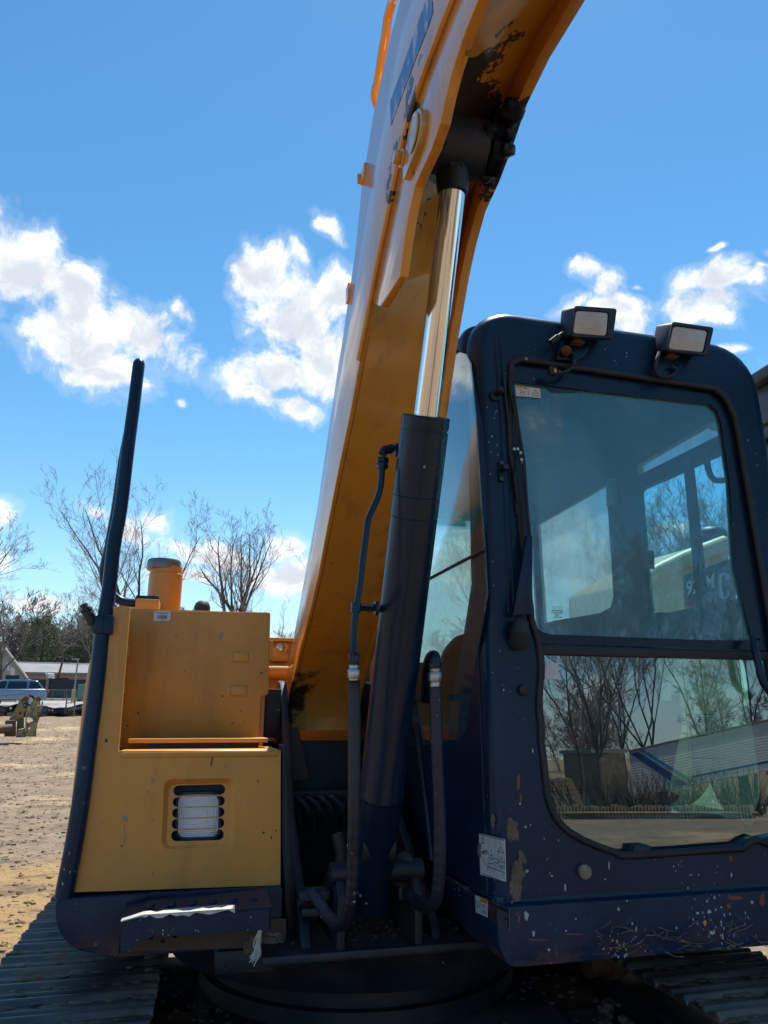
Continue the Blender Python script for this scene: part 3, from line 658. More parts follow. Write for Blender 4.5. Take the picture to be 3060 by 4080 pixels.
# steel tube down the side of the cylinder, then the hoses
def tubepath(k, pts, y0, y1):
    n = len(pts); return [Y_(k, x, y, y0 + (y1 - y0) * i / (n - 1)) for i, (x, y) in enumerate(pts)]
def cylY(k, x, y): return on_axis(*q(k, x, y)).y
p = MB()
port = Vector((.55 - R_ + .005, cylY(8, 820, 1095) - .01, X_(8, 820, 1095, .55).z))
st = [port, Y_(8, 706, 1092, port.y), Y_(8, 668, 1096, port.y), Y_(8, 655, 1118, port.y), Y_(8, 655, 1190, port.y)]
p.tube(smooth_path(st[1:4], 4), .013, 'cylinder', 12); p.cyl(st[0], st[1], .015, 'cylinder', 6); p.cyl(Y_(8, 738, 1095, port.y), Y_(8, 722, 1095, port.y), .020, 'cylinder', 14)
p.cyl(Y_(8, 655, 1142, port.y), Y_(8, 655, 1166, port.y), .0185, 'cylinder', 6); p.cyl(Y_(8, 655, 1166, port.y), Y_(8, 655, 1196, port.y), .0165, 'cylinder', 6)
part('elbow_fitting', p, CYL, bevel=.002, seg=1)
p = MB(); tp = [(652, 1190), (648, 1270), (635, 1340), (606, 1410), (577, 1480), (565, 1560), (547, 1700), (530, 1850), (512, 1960), (500, 2060), (494, 2150), (497, 2212)]
pl_ = [Y_(8, x, y, port.y + (cylY(8, 850, y) - port.y) * .95) for x, y in tp]; pl_.append(Y_(3, 575, 60, pl_[-1].y + .05)); pl_.append(Y_(3, 574, 150, pl_[-1].y + .03)); HY = pl_[-1].y
p.tube(smooth_path(pl_, 6), .0090, 'cylinder', 12); part('steel_tube', p, CYL)
p = MB(); cy_ = pl_[8].y
p.cyl(Y_(8, 520, 1960, cy_), X_(8, 640, 1968, .50), .0105, 'cylinder', 12); p.cyl(Y_(8, 512, 1938, cy_), Y_(8, 508, 1990, cy_), .0135, 'cylinder', 14); p.cyl(Y_(8, 628, 1966, cy_), Y_(8, 612, 1966, cy_), .019, 'cylinder', 12)
part('tube_clamp', p, CYL)
def nut(k, pts, y, r, mname, nm):
    p = MB(); a, b = Y_(k, *pts[0], y), Y_(k, *pts[1], y); p.cyl(a, b, r, mname, 6); return part(nm, p, bevel=.002, seg=1)
nut(3, ((574, 143), (573, 208)), HY, .0165, 'hose', 'hose_nut')
p = MB(); p.cyl(Y_(3, 573, 206, HY), Y_(3, 573, 236, HY), .0130, 'steelnut', 12); p.cyl(Y_(3, 573, 232, HY), Y_(3, 573, 284, HY), .0180, 'steelnut', 6); p.cyl(Y_(3, 573, 280, HY), Y_(3, 573, 300, HY), .0135, 'steelnut', 12); part('hose_coupling', p, bevel=.002, seg=1)
def wrapped(pts, r, nm):
    pth = smooth_path(pts, 14); rs = []
    for i in range(len(pth)): rs.append(r * (1.06 if i % 5 == 0 else 1.0) * (1 + .04 * noise.noise(pth[i] * 14)))
    p = MB(); p.tube(pth, rs, 'hose', 14); return part(nm, p, ang=60)
def hz(k, x, y, yy): return Y_(k, x, y, yy)
wrapped([hz(3, 573, 298, HY), hz(3, 576, 380, HY + .01), hz(3, 576, 700, HY + .02), hz(3, 576, 1000, HY + .03), hz(3, 572, 1250, HY + .06), hz(3, 566, 1430, HY + .08), hz(3, 552, 1560, HY + .10), hz(3, 520, 1640, HY + .14),
         hz(3, 480, 1655, HY + .2), hz(3, 430, 1610, HY + .27), hz(3, 385, 1540, HY + .33), hz(3, 345, 1480, HY + .38)], .0168, 'hydraulic_hose')
p = MB(); p.box(hz(3, 268, 1535, HY + .42), hz(3, 418, 1438, HY + .50), 'frame'); p.box(hz(3, 280, 1620, HY + .44), hz(3, 400, 1535, HY + .5), 'frame'); part('hose_flange', p, bevel=.005)
H2 = HY + .08
p = MB(); p.tube(smooth_path([hz(3, 975, 400, H2 + .2), hz(3, 985, 240, H2 + .1), hz(3, 1003, 172, H2 + .04), hz(3, 1023, 165, H2), hz(3, 1026, 225, H2)], 6), .0175, 'cylinder', 12); p.cyl(hz(3, 1023, 196, H2), hz(3, 1025, 228, H2), .0195, 'cylinder', 6); part('elbow_fitting', p, bevel=.002, seg=1)
p = MB(); p.cyl(hz(3, 1025, 226, H2), hz(3, 1025, 252, H2), .0155, 'steelnut', 12); p.cyl(hz(3, 1025, 248, H2), hz(3, 1025, 302, H2), .0200, 'steelnut', 6); p.cyl(hz(3, 1025, 300, H2), hz(3, 1026, 338, H2), .0155, 'steelnut', 12); part('hose_coupling', p, bevel=.002, seg=1)
wrapped([hz(3, 1026, 334, H2), hz(3, 1030, 420, H2), hz(3, 1038, 700, H2 + .02), hz(3, 1050, 1000, H2 + .04), hz(3, 1052, 1250, H2 + .06), hz(3, 1048, 1400, H2 + .08), hz(3, 1030, 1520, H2 + .11), hz(3, 985, 1562, H2 + .18), hz(3, 930, 1535, H2 + .26), hz(3, 870, 1475, H2 + .33)], .0172, 'hydraulic_hose')
p = MB(); p.box(hz(3, 825, 1525, H2 + .33), hz(3, 935, 1415, H2 + .4), 'frame'); p.cyl(hz(3, 855, 1310, H2 + .36), hz(3, 855, 1310, H2 + .33), .03, 'frame'); part('hose_flange', p, bevel=.005)
p = MB(); p.tube(smooth_path([hz(3, 900, 370, 2.5), hz(3, 925, 520, 2.5), hz(3, 950, 760, 2.5), hz(3, 985, 1050, 2.48), hz(3, 1010, 1300, 2.45)], 6), .011, 'cylinder', 8); p.box(hz(3, 900, 405, 2.45), hz(3, 1000, 375, 2.5), 'frame'); p.box(hz(3, 893, 530, 2.45), hz(3, 925, 495, 2.5), 'frame'); part('return_tube', p)

# --- boom
XL, XR = .39, .715
Lf = [(3.31, 1.385), (3.30, 1.46), (3.24, 1.555), (3.02, 1.69), (2.786, 1.806), (2.545, 1.94), (2.362, 2.08), (2.175, 2.215), (1.987, 2.336), (1.847, 2.448), (1.706, 2.548), (1.60, 2.625), (1.507, 2.68), (1.42, 2.74), (1.357, 2.775), (1.26, 2.80), (1.036, 2.79), (.6, 2.73), (-.4, 2.52), (-1.6, 2.2)]
Lb = [(3.62, 1.45), (3.501, 1.60), (3.304, 1.726), (2.919, 2.0), (2.628, 2.2), (2.346, 2.491), (2.13, 2.69), (1.936, 2.89), (1.843, 3.07), (1.69, 3.193), (1.60, 3.225), (1.476, 3.262), (1.374, 3.27), (1.0, 3.26), (.5, 3.19), (-.4, 2.95), (-1.6, 2.55)]
side = lambda x: [(x, y, z_) for y, z_ in Lf] + [(x, y, z_) for y, z_ in reversed(Lb)]
Rf = [(3.31, 1.385), (3.30, 1.46), (3.24, 1.565), (3.02, 1.705), (2.786, 1.83), (2.545, 1.98), (2.362, 2.12), (2.175, 2.24), (2.0, 2.378), (1.873, 2.59), (1.76, 2.74), (1.70, 2.80), (1.62, 2.855), (1.52, 2.87), (1.42, 2.905), (1.325, 2.95), (1.20, 2.96), (.9, 2.92), (.2, 2.76), (-1.6, 2.25)]
BOOM = None
p = MB(); p.prism(side(XL), (.016, 0, 0), 'boom')
BOOM = part('boom', p, bevel=.004, seg=2)
p = MB(); rs = [(XR, y, z_) for y, z_ in Rf] + [(XR, y, z_ + .04) for y, z_ in reversed(Lb)]; p.prism(rs, (-.030, 0, 0), 'boom'); part('side_plate', p, BOOM, bevel=.004)
def strip(A, B, mname, thick):                          # plate between two profiles of equal length
    p = MB(); n = len(A); vs = [Vector(a) for a in A] + [Vector(b) for b in B]
    fs = [(i, i + 1, n + i + 1, n + i) for i in range(n - 1)]; k = len(vs)
    T = Vector(thick); vs2 = [v + T for v in vs]; p.add(vs + vs2, fs + [tuple(k + j for j in reversed(f)) for f in fs] + [(i, k + i, k + i + 1, i + 1) for i in range(n - 1)] + [(n + i, n + i + 1, k + n + i + 1, k + n + i) for i in range(n - 1)] + [(0, n, k + n, k), (n - 1, k + n - 1, k + 2 * n - 1, 2 * n - 1)], mname); return p
def inset(pr, d):                                       # profile moved into the box
    out = []
    for i, (y, z_) in enumerate(pr):
        a = Vector(pr[max(0, i - 1)]); b = Vector(pr[min(len(pr) - 1, i + 1)]); t_ = (b - a).normalized(); nrm = Vector((-t_.y, t_.x)) * -1
        if nrm.y < 0: nrm = -nrm
        out.append((y + nrm.x * d, z_ + nrm.y * d))
    return out
d_l = [0.004] * 10 + [.01, .02, .03, .04, .05, .05, .05, .04, .02, .02]
d_r = [0.004] * 8 + [.004, .02, .05, .07, .08, .085, .09, .09, .07, .04, .02, .02]
fl = [inset(Lf, d_l[i])[i] for i in range(len(Lf))]; fr_ = [inset(Rf, d_r[i])[i] for i in range(len(Rf))]
part('bottom_plate', strip([(XL + .017, y, z_) for y, z_ in fl], [(XR - .031, y, z_) for y, z_ in fr_], 'boom', (0, .012, .012)), BOOM, ang=50)
Lbi = [(y, z_ - .012) for y, z_ in Lb]
part('top_plate', strip([(XL + .017, y, z_) for y, z_ in Lbi], [(XR - .031, y, z_ + .04) for y, z_ in Lbi], 'boom', (0, -.01, -.008)), BOOM, ang=50)
# weld rib along the lower corner and the cylinder bracket plate that hangs from it
wr_ = [(XL - .003, y, z_) for y, z_ in Lf[9:18]]
p = MB(); p.tube(smooth_path(wr_, 5), .009, 'boom', 8); part('weld_bead', p, BOOM)
Bf = [(1.70, 2.545), (1.60, 2.475), (1.545, 2.465), (1.41, 2.438), (1.379, 2.489), (1.333, 2.546), (1.276, 2.586), (1.22, 2.582), (1.151, 2.576), (1.094, 2.586), (1.06, 2.614), (1.017, 2.636), (.95, 2.65), (.86, 2.645), (.6, 2.62), (.2, 2.58)]
p = MB(); p.prism([(XL + .002, y, z_) for y, z_ in Bf] + [(XL + .002, y, z_) for y, z_ in ((-.2, 2.56), (.6, 2.76), (1.036, 2.82), (1.26, 2.83), (1.36, 2.80), (1.507, 2.70), (1.62, 2.63))], (.024, 0, 0), 'boom')
BRK = part('cylinder_bracket', p, BOOM, bevel=.004)
# pin keeper plate with its bolt
pc = X_(7, 528, 800, .375); pb = X_(7, 470, 985, .375)
p = MB(); ax = (pb - pc); axn = ax.normalized(); pn = Vector((1, 0, 0)).cross(axn); rr = .050; pts = []
for k in range(13): t_ = math.pi * (k / 12) ; pts.append(pc - axn * math.sin(t_) * rr + pn * math.cos(t_) * rr)
pts += [pb - pn * .030 + axn * .02, pb + pn * .030 + axn * .02]
p.prism(pts, (.020, 0, 0), 'pinplate'); part('pin_keeper', p, BOOM, bevel=.004)
p = MB(); p.lathe(pc + Vector((-.002, 0, 0)), (-1, 0, 0), [(0, .042), (.003, .042), (.004, .036), (.002, .034), (.002, .012), (.003, .006)], 'pinplate', 28); part('pin_face', p, BOOM)
bp = X_(7, 447, 950, .372); p = MB(); p.cyl(bp, bp + Vector((-.018, 0, 0)), .017, 'boom', 6); p.cyl(bp + Vector((.012, 0, 0)), bp, .021, 'boom', 18); part('keeper_bolt', p, BOOM, bevel=.0015, seg=1)
# decal on the side
dv = [X_(10, *a, XL - .0015) for a in ((865, 0), (975, 0), (992, 200), (965, 290), (890, 520), (740, 900), (590, 1300), (440, 1700), (330, 1980), (255, 2205), (238, 1790), (420, 1300), (600, 760), (760, 310))]
p = MB(); p.prism(dv, (.001, 0, 0), 'bluelabel'); part('side_decal', p, BOOM)
# clip on the back edge and the pipe that runs along the boom
c0 = X_(7, 215, 1075, XL); p = MB(); p.box((XL - .006, c0.y - .055, c0.z - .02), (XL + .02, c0.y + .01, c0.z + .018), 'boom'); p.box((XL - .016, c0.y - .004, c0.z - .02), (XL + .01, c0.y + .006, c0.z + .018), 'boom'); part('pipe_clip', p, BOOM, bevel=.004)
p = MB(); pth = [X_(10, *a, XL + .03) for a in ((-20, 1760), (25, 1450), (70, 1180), (110, 900), (165, 600), (205, 320), (290, 0), (380, -260))]
pth.insert(0, pth[0] + Vector((.06, .10, -.02))); pth.insert(0, pth[0] + Vector((.06, .22, -.10))); e = pth[-1]; pth.append(e + Vector((.01, -.25, .03))); pth.append(e + Vector((.03, -.8, -.05)))
p.tube(smooth_path(pth, 5), .0150, 'boom', 12); part('boom_pipe', p, BOOM)
cc = X_(8, 468, 235, XL); p = MB(); p.box((XL - .006, cc.y - .02, cc.z - .03), (XL + .02, cc.y + .02, cc.z + .03), 'boom'); part('pipe_clip', p, BOOM, bevel=.003)
# the rest of the boom and the stick, beyond the frame behind the photographer
p = MB(); p.hexa([(.43, -1.45, 2.62), (.68, -1.45, 2.62), (.68, -1.75, 2.62), (.43, -1.75, 2.62)], [(.45, -1.2, 3.0), (.66, -1.2, 3.0), (.66, -1.5, 3.05), (.45, -1.5, 3.05)], 'boom')
p.hexa([(.45, -2.5, .55), (.66, -2.5, .55), (.66, -2.75, .55), (.45, -2.75, .55)], [(.43, -1.45, 2.62), (.68, -1.45, 2.62), (.68, -1.85, 2.62), (.43, -1.85, 2.62)], 'boom'); part('stick', p, bevel=.02)
p = MB(); bk = [(-2.35, .75), (-2.9, .80), (-3.2, .45), (-3.1, .05), (-2.6, -.12), (-2.15, .05), (-2.05, .25)]
p.prism([(.20, y, z_) for y, z_ in bk], (.72, 0, 0), 'rust'); part('bucket', p, bevel=.02)

# --- the box beside the boom: front panel with a grille, ledge, door, canister
YL = 2.45
out_ = [Y_(2, *a, YL) for a in ((652, 128), (1546, 124), (1545, 866), (800, 893), (400, 906), (412, 800), (434, 640), (463, 420), (490, 230), (516, 40))] + [Y_(1, *a, YL) for a in ((532, 1350), (560, 1130), (592, 930), (604, 845), (622, 760))]
out_ += rounded([Y_(1, *a, YL) for a in ((622, 772), (624, 713), (716, 713), (714, 760))], [0, .03, .006, 0], 5)[1:-1]
out_ += [Y_(1, *a, YL) for a in ((700, 920), (676, 1210), (656, 1470))]
rec = rounded([Y_(11, *a, YL) for a in ((452, 452), (1080, 440), (1072, 1045), (424, 1075))], .028, 5)
p = MB(); p.slab([out_, rec], (0, .022, 0), 'yellow')
FP = part('front_panel', p, bevel=0)
inn = [(495, 500), (1030, 490), (1022, 1020), (470, 1045)]
dep = [.022, .016, .004, .010]
inner = rounded([Y_(11, *a, YL + d) for a, d in zip(inn, dep)], .022, 5)
p = MB(); k = len(rec); p.add(rec + inner, [(i, (i + 1) % k, k + (i + 1) % k, k + i) for i in range(k)], 'yellow')
pa = [Y_(11, *a, YL + d) for a, d in zip(inn, dep)]
pn = (pa[1] - pa[0]).cross(pa[3] - pa[0]).normalized()
def onp(x, y):                                          # point of the tilted grille plate
    d = ray(*q(11, x, y)); o = Vector((0, 0, CAMH)); t_ = (pa[0] - o).dot(pn) / d.dot(pn); return o + d * t_
slots = []
for (x0, x1, y0, y1) in ((532, 990, 504, 594), (527, 987, 606, 692), (522, 984, 704, 790), (517, 982, 800, 888), (512, 977, 898, 994)):
    sl_ = 8; slots.append(stadium(onp(x0, y0 + sl_ * .6), onp(x1, y0 - sl_ * .6), onp(x1, y1 - sl_), onp(x0, y1 + sl_)))
inn2 = [onp(*q_) for q_ in inn]
p.slab([rounded(inn2, .022, 5)] + slots, (0, .006, 0), 'yellow')
part('grille', p, FP, ang=50)
p = MB(); hb = [Y_(11, 470, 470, YL + .09), Y_(11, 1040, 460, YL + .09), Y_(11, 1030, 1040, YL + .09), Y_(11, 460, 1060, YL + .09)]
p.prism(hb, (0, .02, 0), 'interior')
for i in range(4): a, b = hb[i], hb[(i + 1) % 4]; p.quad([a, b, b + Vector((0, -.058, 0)), a + Vector((0, -.058, 0))], 'interior')
part('lamp_recess', p, FP)
le = rounded([Y_(11, *a, YL + .055) for a in ((572, 585), (936, 580), (932, 965), (566, 975))], .028, 6)
p = MB(); p.prism(le, (0, .03, 0), 'lens'); HL = part('headlight', p, FP, bevel=.006, seg=2)
li = rounded([Y_(11, *a, YL + .0535) for a in ((680, 715), (835, 712), (830, 850), (668, 855))], .01, 3)
p = MB(); p.prism(li, (0, .004, 0), 'lens'); part('lens_bullseye', p, FP, bevel=.0015, seg=1)
rim = rounded([Y_(11, *a, YL + .052) for a in ((555, 568), (952, 562), (950, 982), (548, 992))], .034, 6)
p = MB(); p.slab([rim, rounded([Y_(11, *a, YL + .052) for a in ((574, 588), (934, 582), (930, 963), (568, 973))], .027, 6)], (0, .02, 0), 'interior'); part('headlight_rim', p, FP)

lz = Y_(11, 600, 192, YL).z
xr = Y_(2, 1547, 118, YL).x; xl = Y_(2, 652, 118, YL).x
p = MB(); p.box((xl, YL - .004, lz - .03), (xr, YL + .26, lz), 'yellow'); part('ledge', p, bevel=.014, seg=3)
p = MB(); a = Y_(11, 128, 100, 2.53); b = Y_(11, 1372, 92, 2.53); zt, zb = Y_(11, 700, 92, 2.53).z, Y_(11, 700, 134, 2.53).z
p.box((a.x, 2.53, zb), (b.x, 2.66, zt), 'yellow'); part('tread_plate', p, bevel=.006)
p = MB(); p.box((a.x + .06, 2.56, lz - .01), (b.x - .03, 2.66, zb + .002), 'frame'); part('tread_support', p)
YD = 2.70
dl = [Y_(1, *a, YD) for a in ((690, 735), (1490, 746), (1478, 1198), (1437, 1208), (1424, 1460), (600, 1500))]
p = MB(); p.prism(rounded(dl, [.008, .012, .008, .008, 0, 0], 3), (0, .025, 0), 'yellow'); DOOR = part('box_door', p, bevel=.004)
tz = Y_(1, 1000, 738, YD).z
p = MB(); p.box((dl[0].x - .01, YD + .004, tz - .012), (dl[1].x, YD + .95, tz + .004), 'yellow'); p.box((-.35, YD + .03, .85), (dl[1].x - .004, YD + .95, tz - .012), 'yellow')
p.box((-.345, YL + .17, .86), (xr, YD + .05, lz - .03), 'interior'); p.box((-.335, YL + .03, .86), (xl - .10, YD + .08, tz - .03), 'interior')
part('box_body', p, bevel=.012)
for (x0, y0, x1, y1, m0, m1) in ((1250, 966, 1398, 1020, 1282, 1370), (1240, 1152, 1390, 1208, 1270, 1362)):
    p = MB(); p.prism([Y_(1, x0, y0, YD - .003), Y_(1, x1, y0, YD - .003), Y_(1, x1 - 2, y1, YD - .003), Y_(1, x0, y1, YD - .003)], (0, .004, 0), 'yellow'); lt = part('latch', p, DOOR, bevel=.0008, seg=1)
    p = MB(); p.prism([Y_(1, m0, y0 + 1, YD - .012), Y_(1, m1, y0 + 2, YD - .012), Y_(1, m1 - 2, y1 - 2, YD - .012), Y_(1, m0, y1 - 3, YD - .012)], (0, .012, 0), 'yellow'); part('latch_bolt', p, DOOR, bevel=.003, seg=2)
for (x, y0, y1) in ((702, 930, 995), (683, 1140, 1200)):
    p = MB(); p.cyl(Y_(1, x, y0, YD - .012), Y_(1, x - 2, y1, YD - .012), .0095, 'yellow', 12); part('hinge', p, DOOR, bevel=.0015, seg=1)
p = MB(); p.box(Y_(1, 1488, 902, YD - .01), Y_(1, 1495, 1010, YD + .02), 'yellow'); part('door_stop', p, DOOR, bevel=.002)
st_ = Patch(Y_(1, 848, 741, YD - .001), Y_(1, 940, 742, YD - .001), Y_(1, 939, 794, YD - .001), Y_(1, 847, 794, YD - .001), (0, -1, 0))
p = MB(); st_.base(p, 'white', .0012, .006); st_.text(p, 'On-Site Tooling', .5, .16, .20, 'ink', .0016)
random.seed(4); uu = .22
while uu < .80:
    w_ = random.choice((.012, .02, .032)); st_.rect(p, uu, .40, uu + w_, .80, 'ink', .0016); uu += w_ + random.choice((.014, .02, .03))
st_.rect(p, .40, .27, .62, .31, 'ink', .0016); st_.rect(p, .40, .88, .66, .92, 'ink', .0016); part('barcode_sticker', p, DOOR, smooth=False)
# splats, chips and a scratch on the yellow panels
random.seed(40)
def splat(k, x, y, rx, ry, Y, mname, par, nm):
    pts = []; n_ = 14
    for i in range(n_): a_ = 2 * math.pi * i / n_; r_ = random.uniform(.6, 1.05); pts.append(Y_(k, x + math.cos(a_) * rx * r_, y + math.sin(a_) * ry * r_, Y - .0012))
    q_ = MB(); q_.prism(pts, (0, .0008, 0), mname); return part(nm, q_, par, smooth=False)
for (x, y, rx, ry, mn) in ((838, 290, 10, 19, 'splat'), (815, 352, 10, 9, 'splat'), (688, 500, 17, 24, 'splat'), (1120, 147, 6, 5, 'splat'), (1136, 166, 6, 6, 'splat'), (585, 70, 10, 15, 'brownplate'), (1240, 210, 5, 7, 'splat'), (1420, 295, 5, 9, 'brownplate'), (1452, 578, 8, 9, 'brownplate'), (1494, 605, 6, 10, 'brownplate'),
                           (1520, 565, 6, 6, 'brownplate'), (670, 652, 5, 8, 'rust'), (560, 526, 5, 4, 'brownplate'), (702, 408, 7, 6, 'splat'), (960, 661, 3, 3, 'ink'), (1360, 420, 5, 7, 'splat'), (843, 512, 6, 7, 'splat'), (1140, 765, 4, 9, 'splat'), (620, 300, 3, 8, 'splat'), (480, 440, 3, 14, 'rust'), (1090, 160, 8, 4, 'brownplate')): splat(2, x, y, rx, ry, YL, mn, FP, 'paint_stain')
for pts in (((1168, 158), (1176, 155), (1170, 190), (1165, 218), (1161, 200)), ((683, 530), (687, 530), (686, 640), (684, 640)), ((827, 372), (829, 372), (828, 420), (826, 420)), ((1335, 640), (1338, 640), (1340, 660), (1338, 660))):
    p = MB(); p.prism([Y_(2, *a_, YL - .0012) for a_ in pts], (0, .0008, 0), 'ink' if pts[0][0] == 1168 else 'splat'); part('scratch', p, FP, smooth=False)
for (x, y, rx, ry, mn) in ((1215, 884, 6, 14, 'splat'), (1222, 868, 9, 12, 'splat'), (1440, 1080, 8, 6, 'brownplate'), (760, 1300, 6, 10, 'brownplate'), (700, 1370, 7, 6, 'brownplate'), (1018, 1070, 5, 4, 'brownplate'), (880, 960, 4, 4, 'brownplate'), (1330, 1290, 6, 5, 'brownplate')): splat(1, x, y, rx, ry, YD, mn, DOOR, 'paint_stain')
p = MB(); p.prism([Y_(1, *a_, YD - .0012) for a_ in ((1209, 895), (1212, 895), (1211, 935), (1209, 935))], (0, .0008, 0), 'splat'); part('scratch', p, DOOR, smooth=False)
# hood that bulges past the box, with the sunlit shoulder
p = MB(); hp = [(-.462, .86), (-.462, 1.56), (-.455, 1.66), (-.43, 1.73), (-.38, 1.765), (-.25, 1.772), (.28, 1.772), (.28, .86)]
p.prism([(x, 3.20, z_) for x, z_ in hp], (0, 1.3, 0), 'yellow'); part('engine_hood', p, bevel=.02, seg=3)
# canister with its cap, mounting block, bolts
ct = Y_(1, 903, 500, 3.0); cb_ = Y_(1, 898, 735, 3.0); cr = (Y_(1, 996, 600, 3.0) - Y_(1, 808, 600, 3.0)).length / 2
ax = Vector((0, 0, 1)); h_ = ct.z - cb_.z
p = MB(); p.lathe(cb_ - ax * .06, ax, [(0, cr), (.06 + h_ * .82, cr), (.06 + h_ * .84, cr * .955), (.06 + h_, cr * .95)], 'yellow', 40); CAN = part('fuel_canister', p, ang=30)
p = MB(); p.lathe(ct - ax * .012, ax, [(0, cr * 1.0), (.004, cr * 1.02), (.034, cr * 1.02), (.040, cr * .97), (.042, cr * .4), (.048, cr * .38), (.050, cr * .3)], 'silver', 40); part('canister_cap', p, CAN, ang=30)
p = MB(); p.box(Y_(1, 742, 735, 2.78), Y_(1, 886, 702, 2.90), 'yellow'); part('mounting_block', p, bevel=.003)
e_ = Y_(1, 1112, 740, 3.3); p = MB(); p.lathe(e_, ax, [(-.05, .036), (.018, .036), (.035, .03), (.045, .018)], 'frame', 20); part('exhaust_stub', p)
# handrail of black tube
HR = .0235
ctr_ = [(255, 3576, 2.44), (262, 3534, 2.44), (298, 3345, 2.44), (327, 3156, 2.44), (351, 2967, 2.445), (372, 2820, 2.45), (389, 2683, 2.45), (405, 2542, 2.455), (423, 2425, 2.46), (436, 2335, 2.465), (453, 2180, 2.47), (481, 2024, 2.48), (510, 1790, 2.49), (533, 1617, 2.50), (551, 1470, 2.51), (554, 1448, 2.515), (555, 1438, 2.52)]
fr_pts = [lp(x, y, 1, Y) for x, y, Y in ctr_]
rear = [lp(x, y, 1, Y) for x, y, Y in ((549, 1452, 2.56), (535, 1590, 2.72), (489, 1833, 2.80), (462, 2024, 2.84), (434, 2180, 2.86), (421, 2240, 2.87), (415, 2292, 2.88), (426, 2340, 2.88), (460, 2379, 2.87), (494, 2398, 2.865), (546, 2403, 2.86), (600, 2399, 2.86))]
p = MB(); main = smooth_path(fr_pts, 4); n_ = len(main)
p.tube(main, [.0268 - .006 * i / n_ if i < n_ - 6 else (.0205 * max(.35, math.sqrt(max(0, 1 - ((i - n_ + 6) / 6) ** 2)))) for i in range(n_)], 'black', 16)
rp = smooth_path(rear, 6); p.tube(rp, [.0150 + .003 * math.sin(i / len(rp) * 3.1) for i in range(len(rp))], 'black', 12)
p.box(Y_(1, 745, 697, 2.79), Y_(1, 879, 678, 2.88), 'black'); RAIL = part('handrail', p, bevel=0)
for x in (780, 850):
    p = MB(); a_ = Y_(1, x, 676, 2.83); p.cyl(a_, a_ + Vector((0, 0, .014)), .014, 'rust', 6); part('rail_bolt', p, RAIL, bevel=.0015, seg=1)
p = MB(); yk0 = 2.425; ca = [lp(x, y, 1, yk0) for x, y in ((371, 2522), (446, 2526), (451, 2452), (379, 2452))]; p.prism(ca, (0, .07, 0), 'black'); cb2 = [lp(x, y, 1, yk0 - .004) for x, y in ((402, 2523), (408, 2523), (414, 2453), (408, 2453))]; p.prism(cb2, (0, .01, 0), 'black'); part('rail_clamp', p, RAIL, bevel=.003)
p = MB(); a_, b_2 = lp(378, 2500, 1, 2.45), lp(333, 2408, 1, 2.45); d_ = b_2 - a_
p.tube([a_, a_ + d_ * .15, a_ + d_ * .16, a_ + d_ * .68, a_ + d_ * .70, a_ + d_ * .80, a_ + d_ * .82, a_ + d_], [.010, .010, .015, .0155, .019, .019, .0115, .0115], 'rubber', 14); part('mirror_stub', p, RAIL)
# black corner skirt, step, rusty plate with holes
p = MB(); bl = Y_(2, 305, 1000, 2.42); zb = Y_(2, 900, 1228, 2.46).z; ztp = Y_(2, 900, 905, 2.44).z
zl = Y_(2, 380, 1235, 2.45).z
prof = rounded([(bl.x - .005, 2.425, ztp), (xr + .02, 2.425, ztp), (xr + .02, 2.425, zb), (Y_(2, 660, 1200, 2.425).x, 2.425, zb), (Y_(2, 400, 1225, 2.425).x, 2.425, zl + .012), (bl.x + .005, 2.425, zl + .07)], [.02, .01, .004, .01, .05, .06], 5)
p.prism(prof, (0, .7, 0), 'skirt'); part('corner_skirt', p, bevel=.018, seg=3)
p = MB(); a_ = Y_(2, 668, 1130, 2.418); b_2 = Y_(2, 1578, 1185, 2.418)
hl = [(800, 1090), (905, 1093), (833, 1152), (898, 1170), (963, 1143)]
holes = []
for hx, hy in hl: c = Y_(2, hx, hy, 2.416); holes.append([c + Vector((math.cos(t_ * .785) * .0075, 0, math.sin(t_ * .785) * .0075)) for t_ in range(8)])
p.slab([[Y_(2, *a, 2.416) for a in ((662, 1080), (1575, 1050), (1578, 1190), (1350, 1208), (900, 1230), (690, 1228))]] + holes, (0, .006, 0), 'brownplate'); part('step_plate_back', p)
p = MB(); sx0, sx1 = lp(*q(2, 668, 1040), 1, 2.25).x, lp(*q(2, 1494, 1030), 1, 2.25).x; sz = lp(*q(2, 1081, 1022), 1, 2.25).z; SF_ = 2.25
top_ = [(sx0, SF_, sz - .012), (sx0 + .06, SF_, sz), (sx1, SF_, sz + .004), (sx1, 2.424, sz + .02), (sx0 + .06, 2.424, sz + .016), (sx0, 2.424, sz)]
p.prism([Vector(v) for v in top_], (0, 0, -.006), 'skirt')
p.prism([(sx0, SF_, sz - .010), (sx0 + .055, SF_, sz + .002), (sx1, SF_, sz + .006), (sx1, SF_, sz - .052), (sx0 + .15, SF_, sz - .052), (sx0 + .09, SF_, sz - .046), (sx0 + .05, SF_, sz - .062), (sx0, SF_, sz - .085)], (0, .007, 0), 'skirt')
p.box((sx1 - .006, SF_, sz - .05), (sx1, 2.424, sz + .003), 'skirt')
p.hexa([(sx0, SF_, sz - .085), (sx0 + .007, SF_, sz - .085), (sx0 + .007, 2.424, sz - .10), (sx0, 2.424, sz - .10)], [(sx0, SF_, sz - .01), (sx0 + .007, SF_, sz - .01), (sx0 + .007, 2.424, sz), (sx0, 2.424, sz)], 'skirt')
STEP = part('footstep', p, bevel=.002, seg=1)
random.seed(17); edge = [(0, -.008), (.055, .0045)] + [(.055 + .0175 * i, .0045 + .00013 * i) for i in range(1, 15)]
p = MB(); far_ = [(sx0 + u, SF_ + .010 + random.uniform(-.006, .026), sz + v + .0006 + .001) for u, v in edge]; near_ = [(sx0 + u, SF_ - .0012, sz + v + .0006) for u, v in edge]
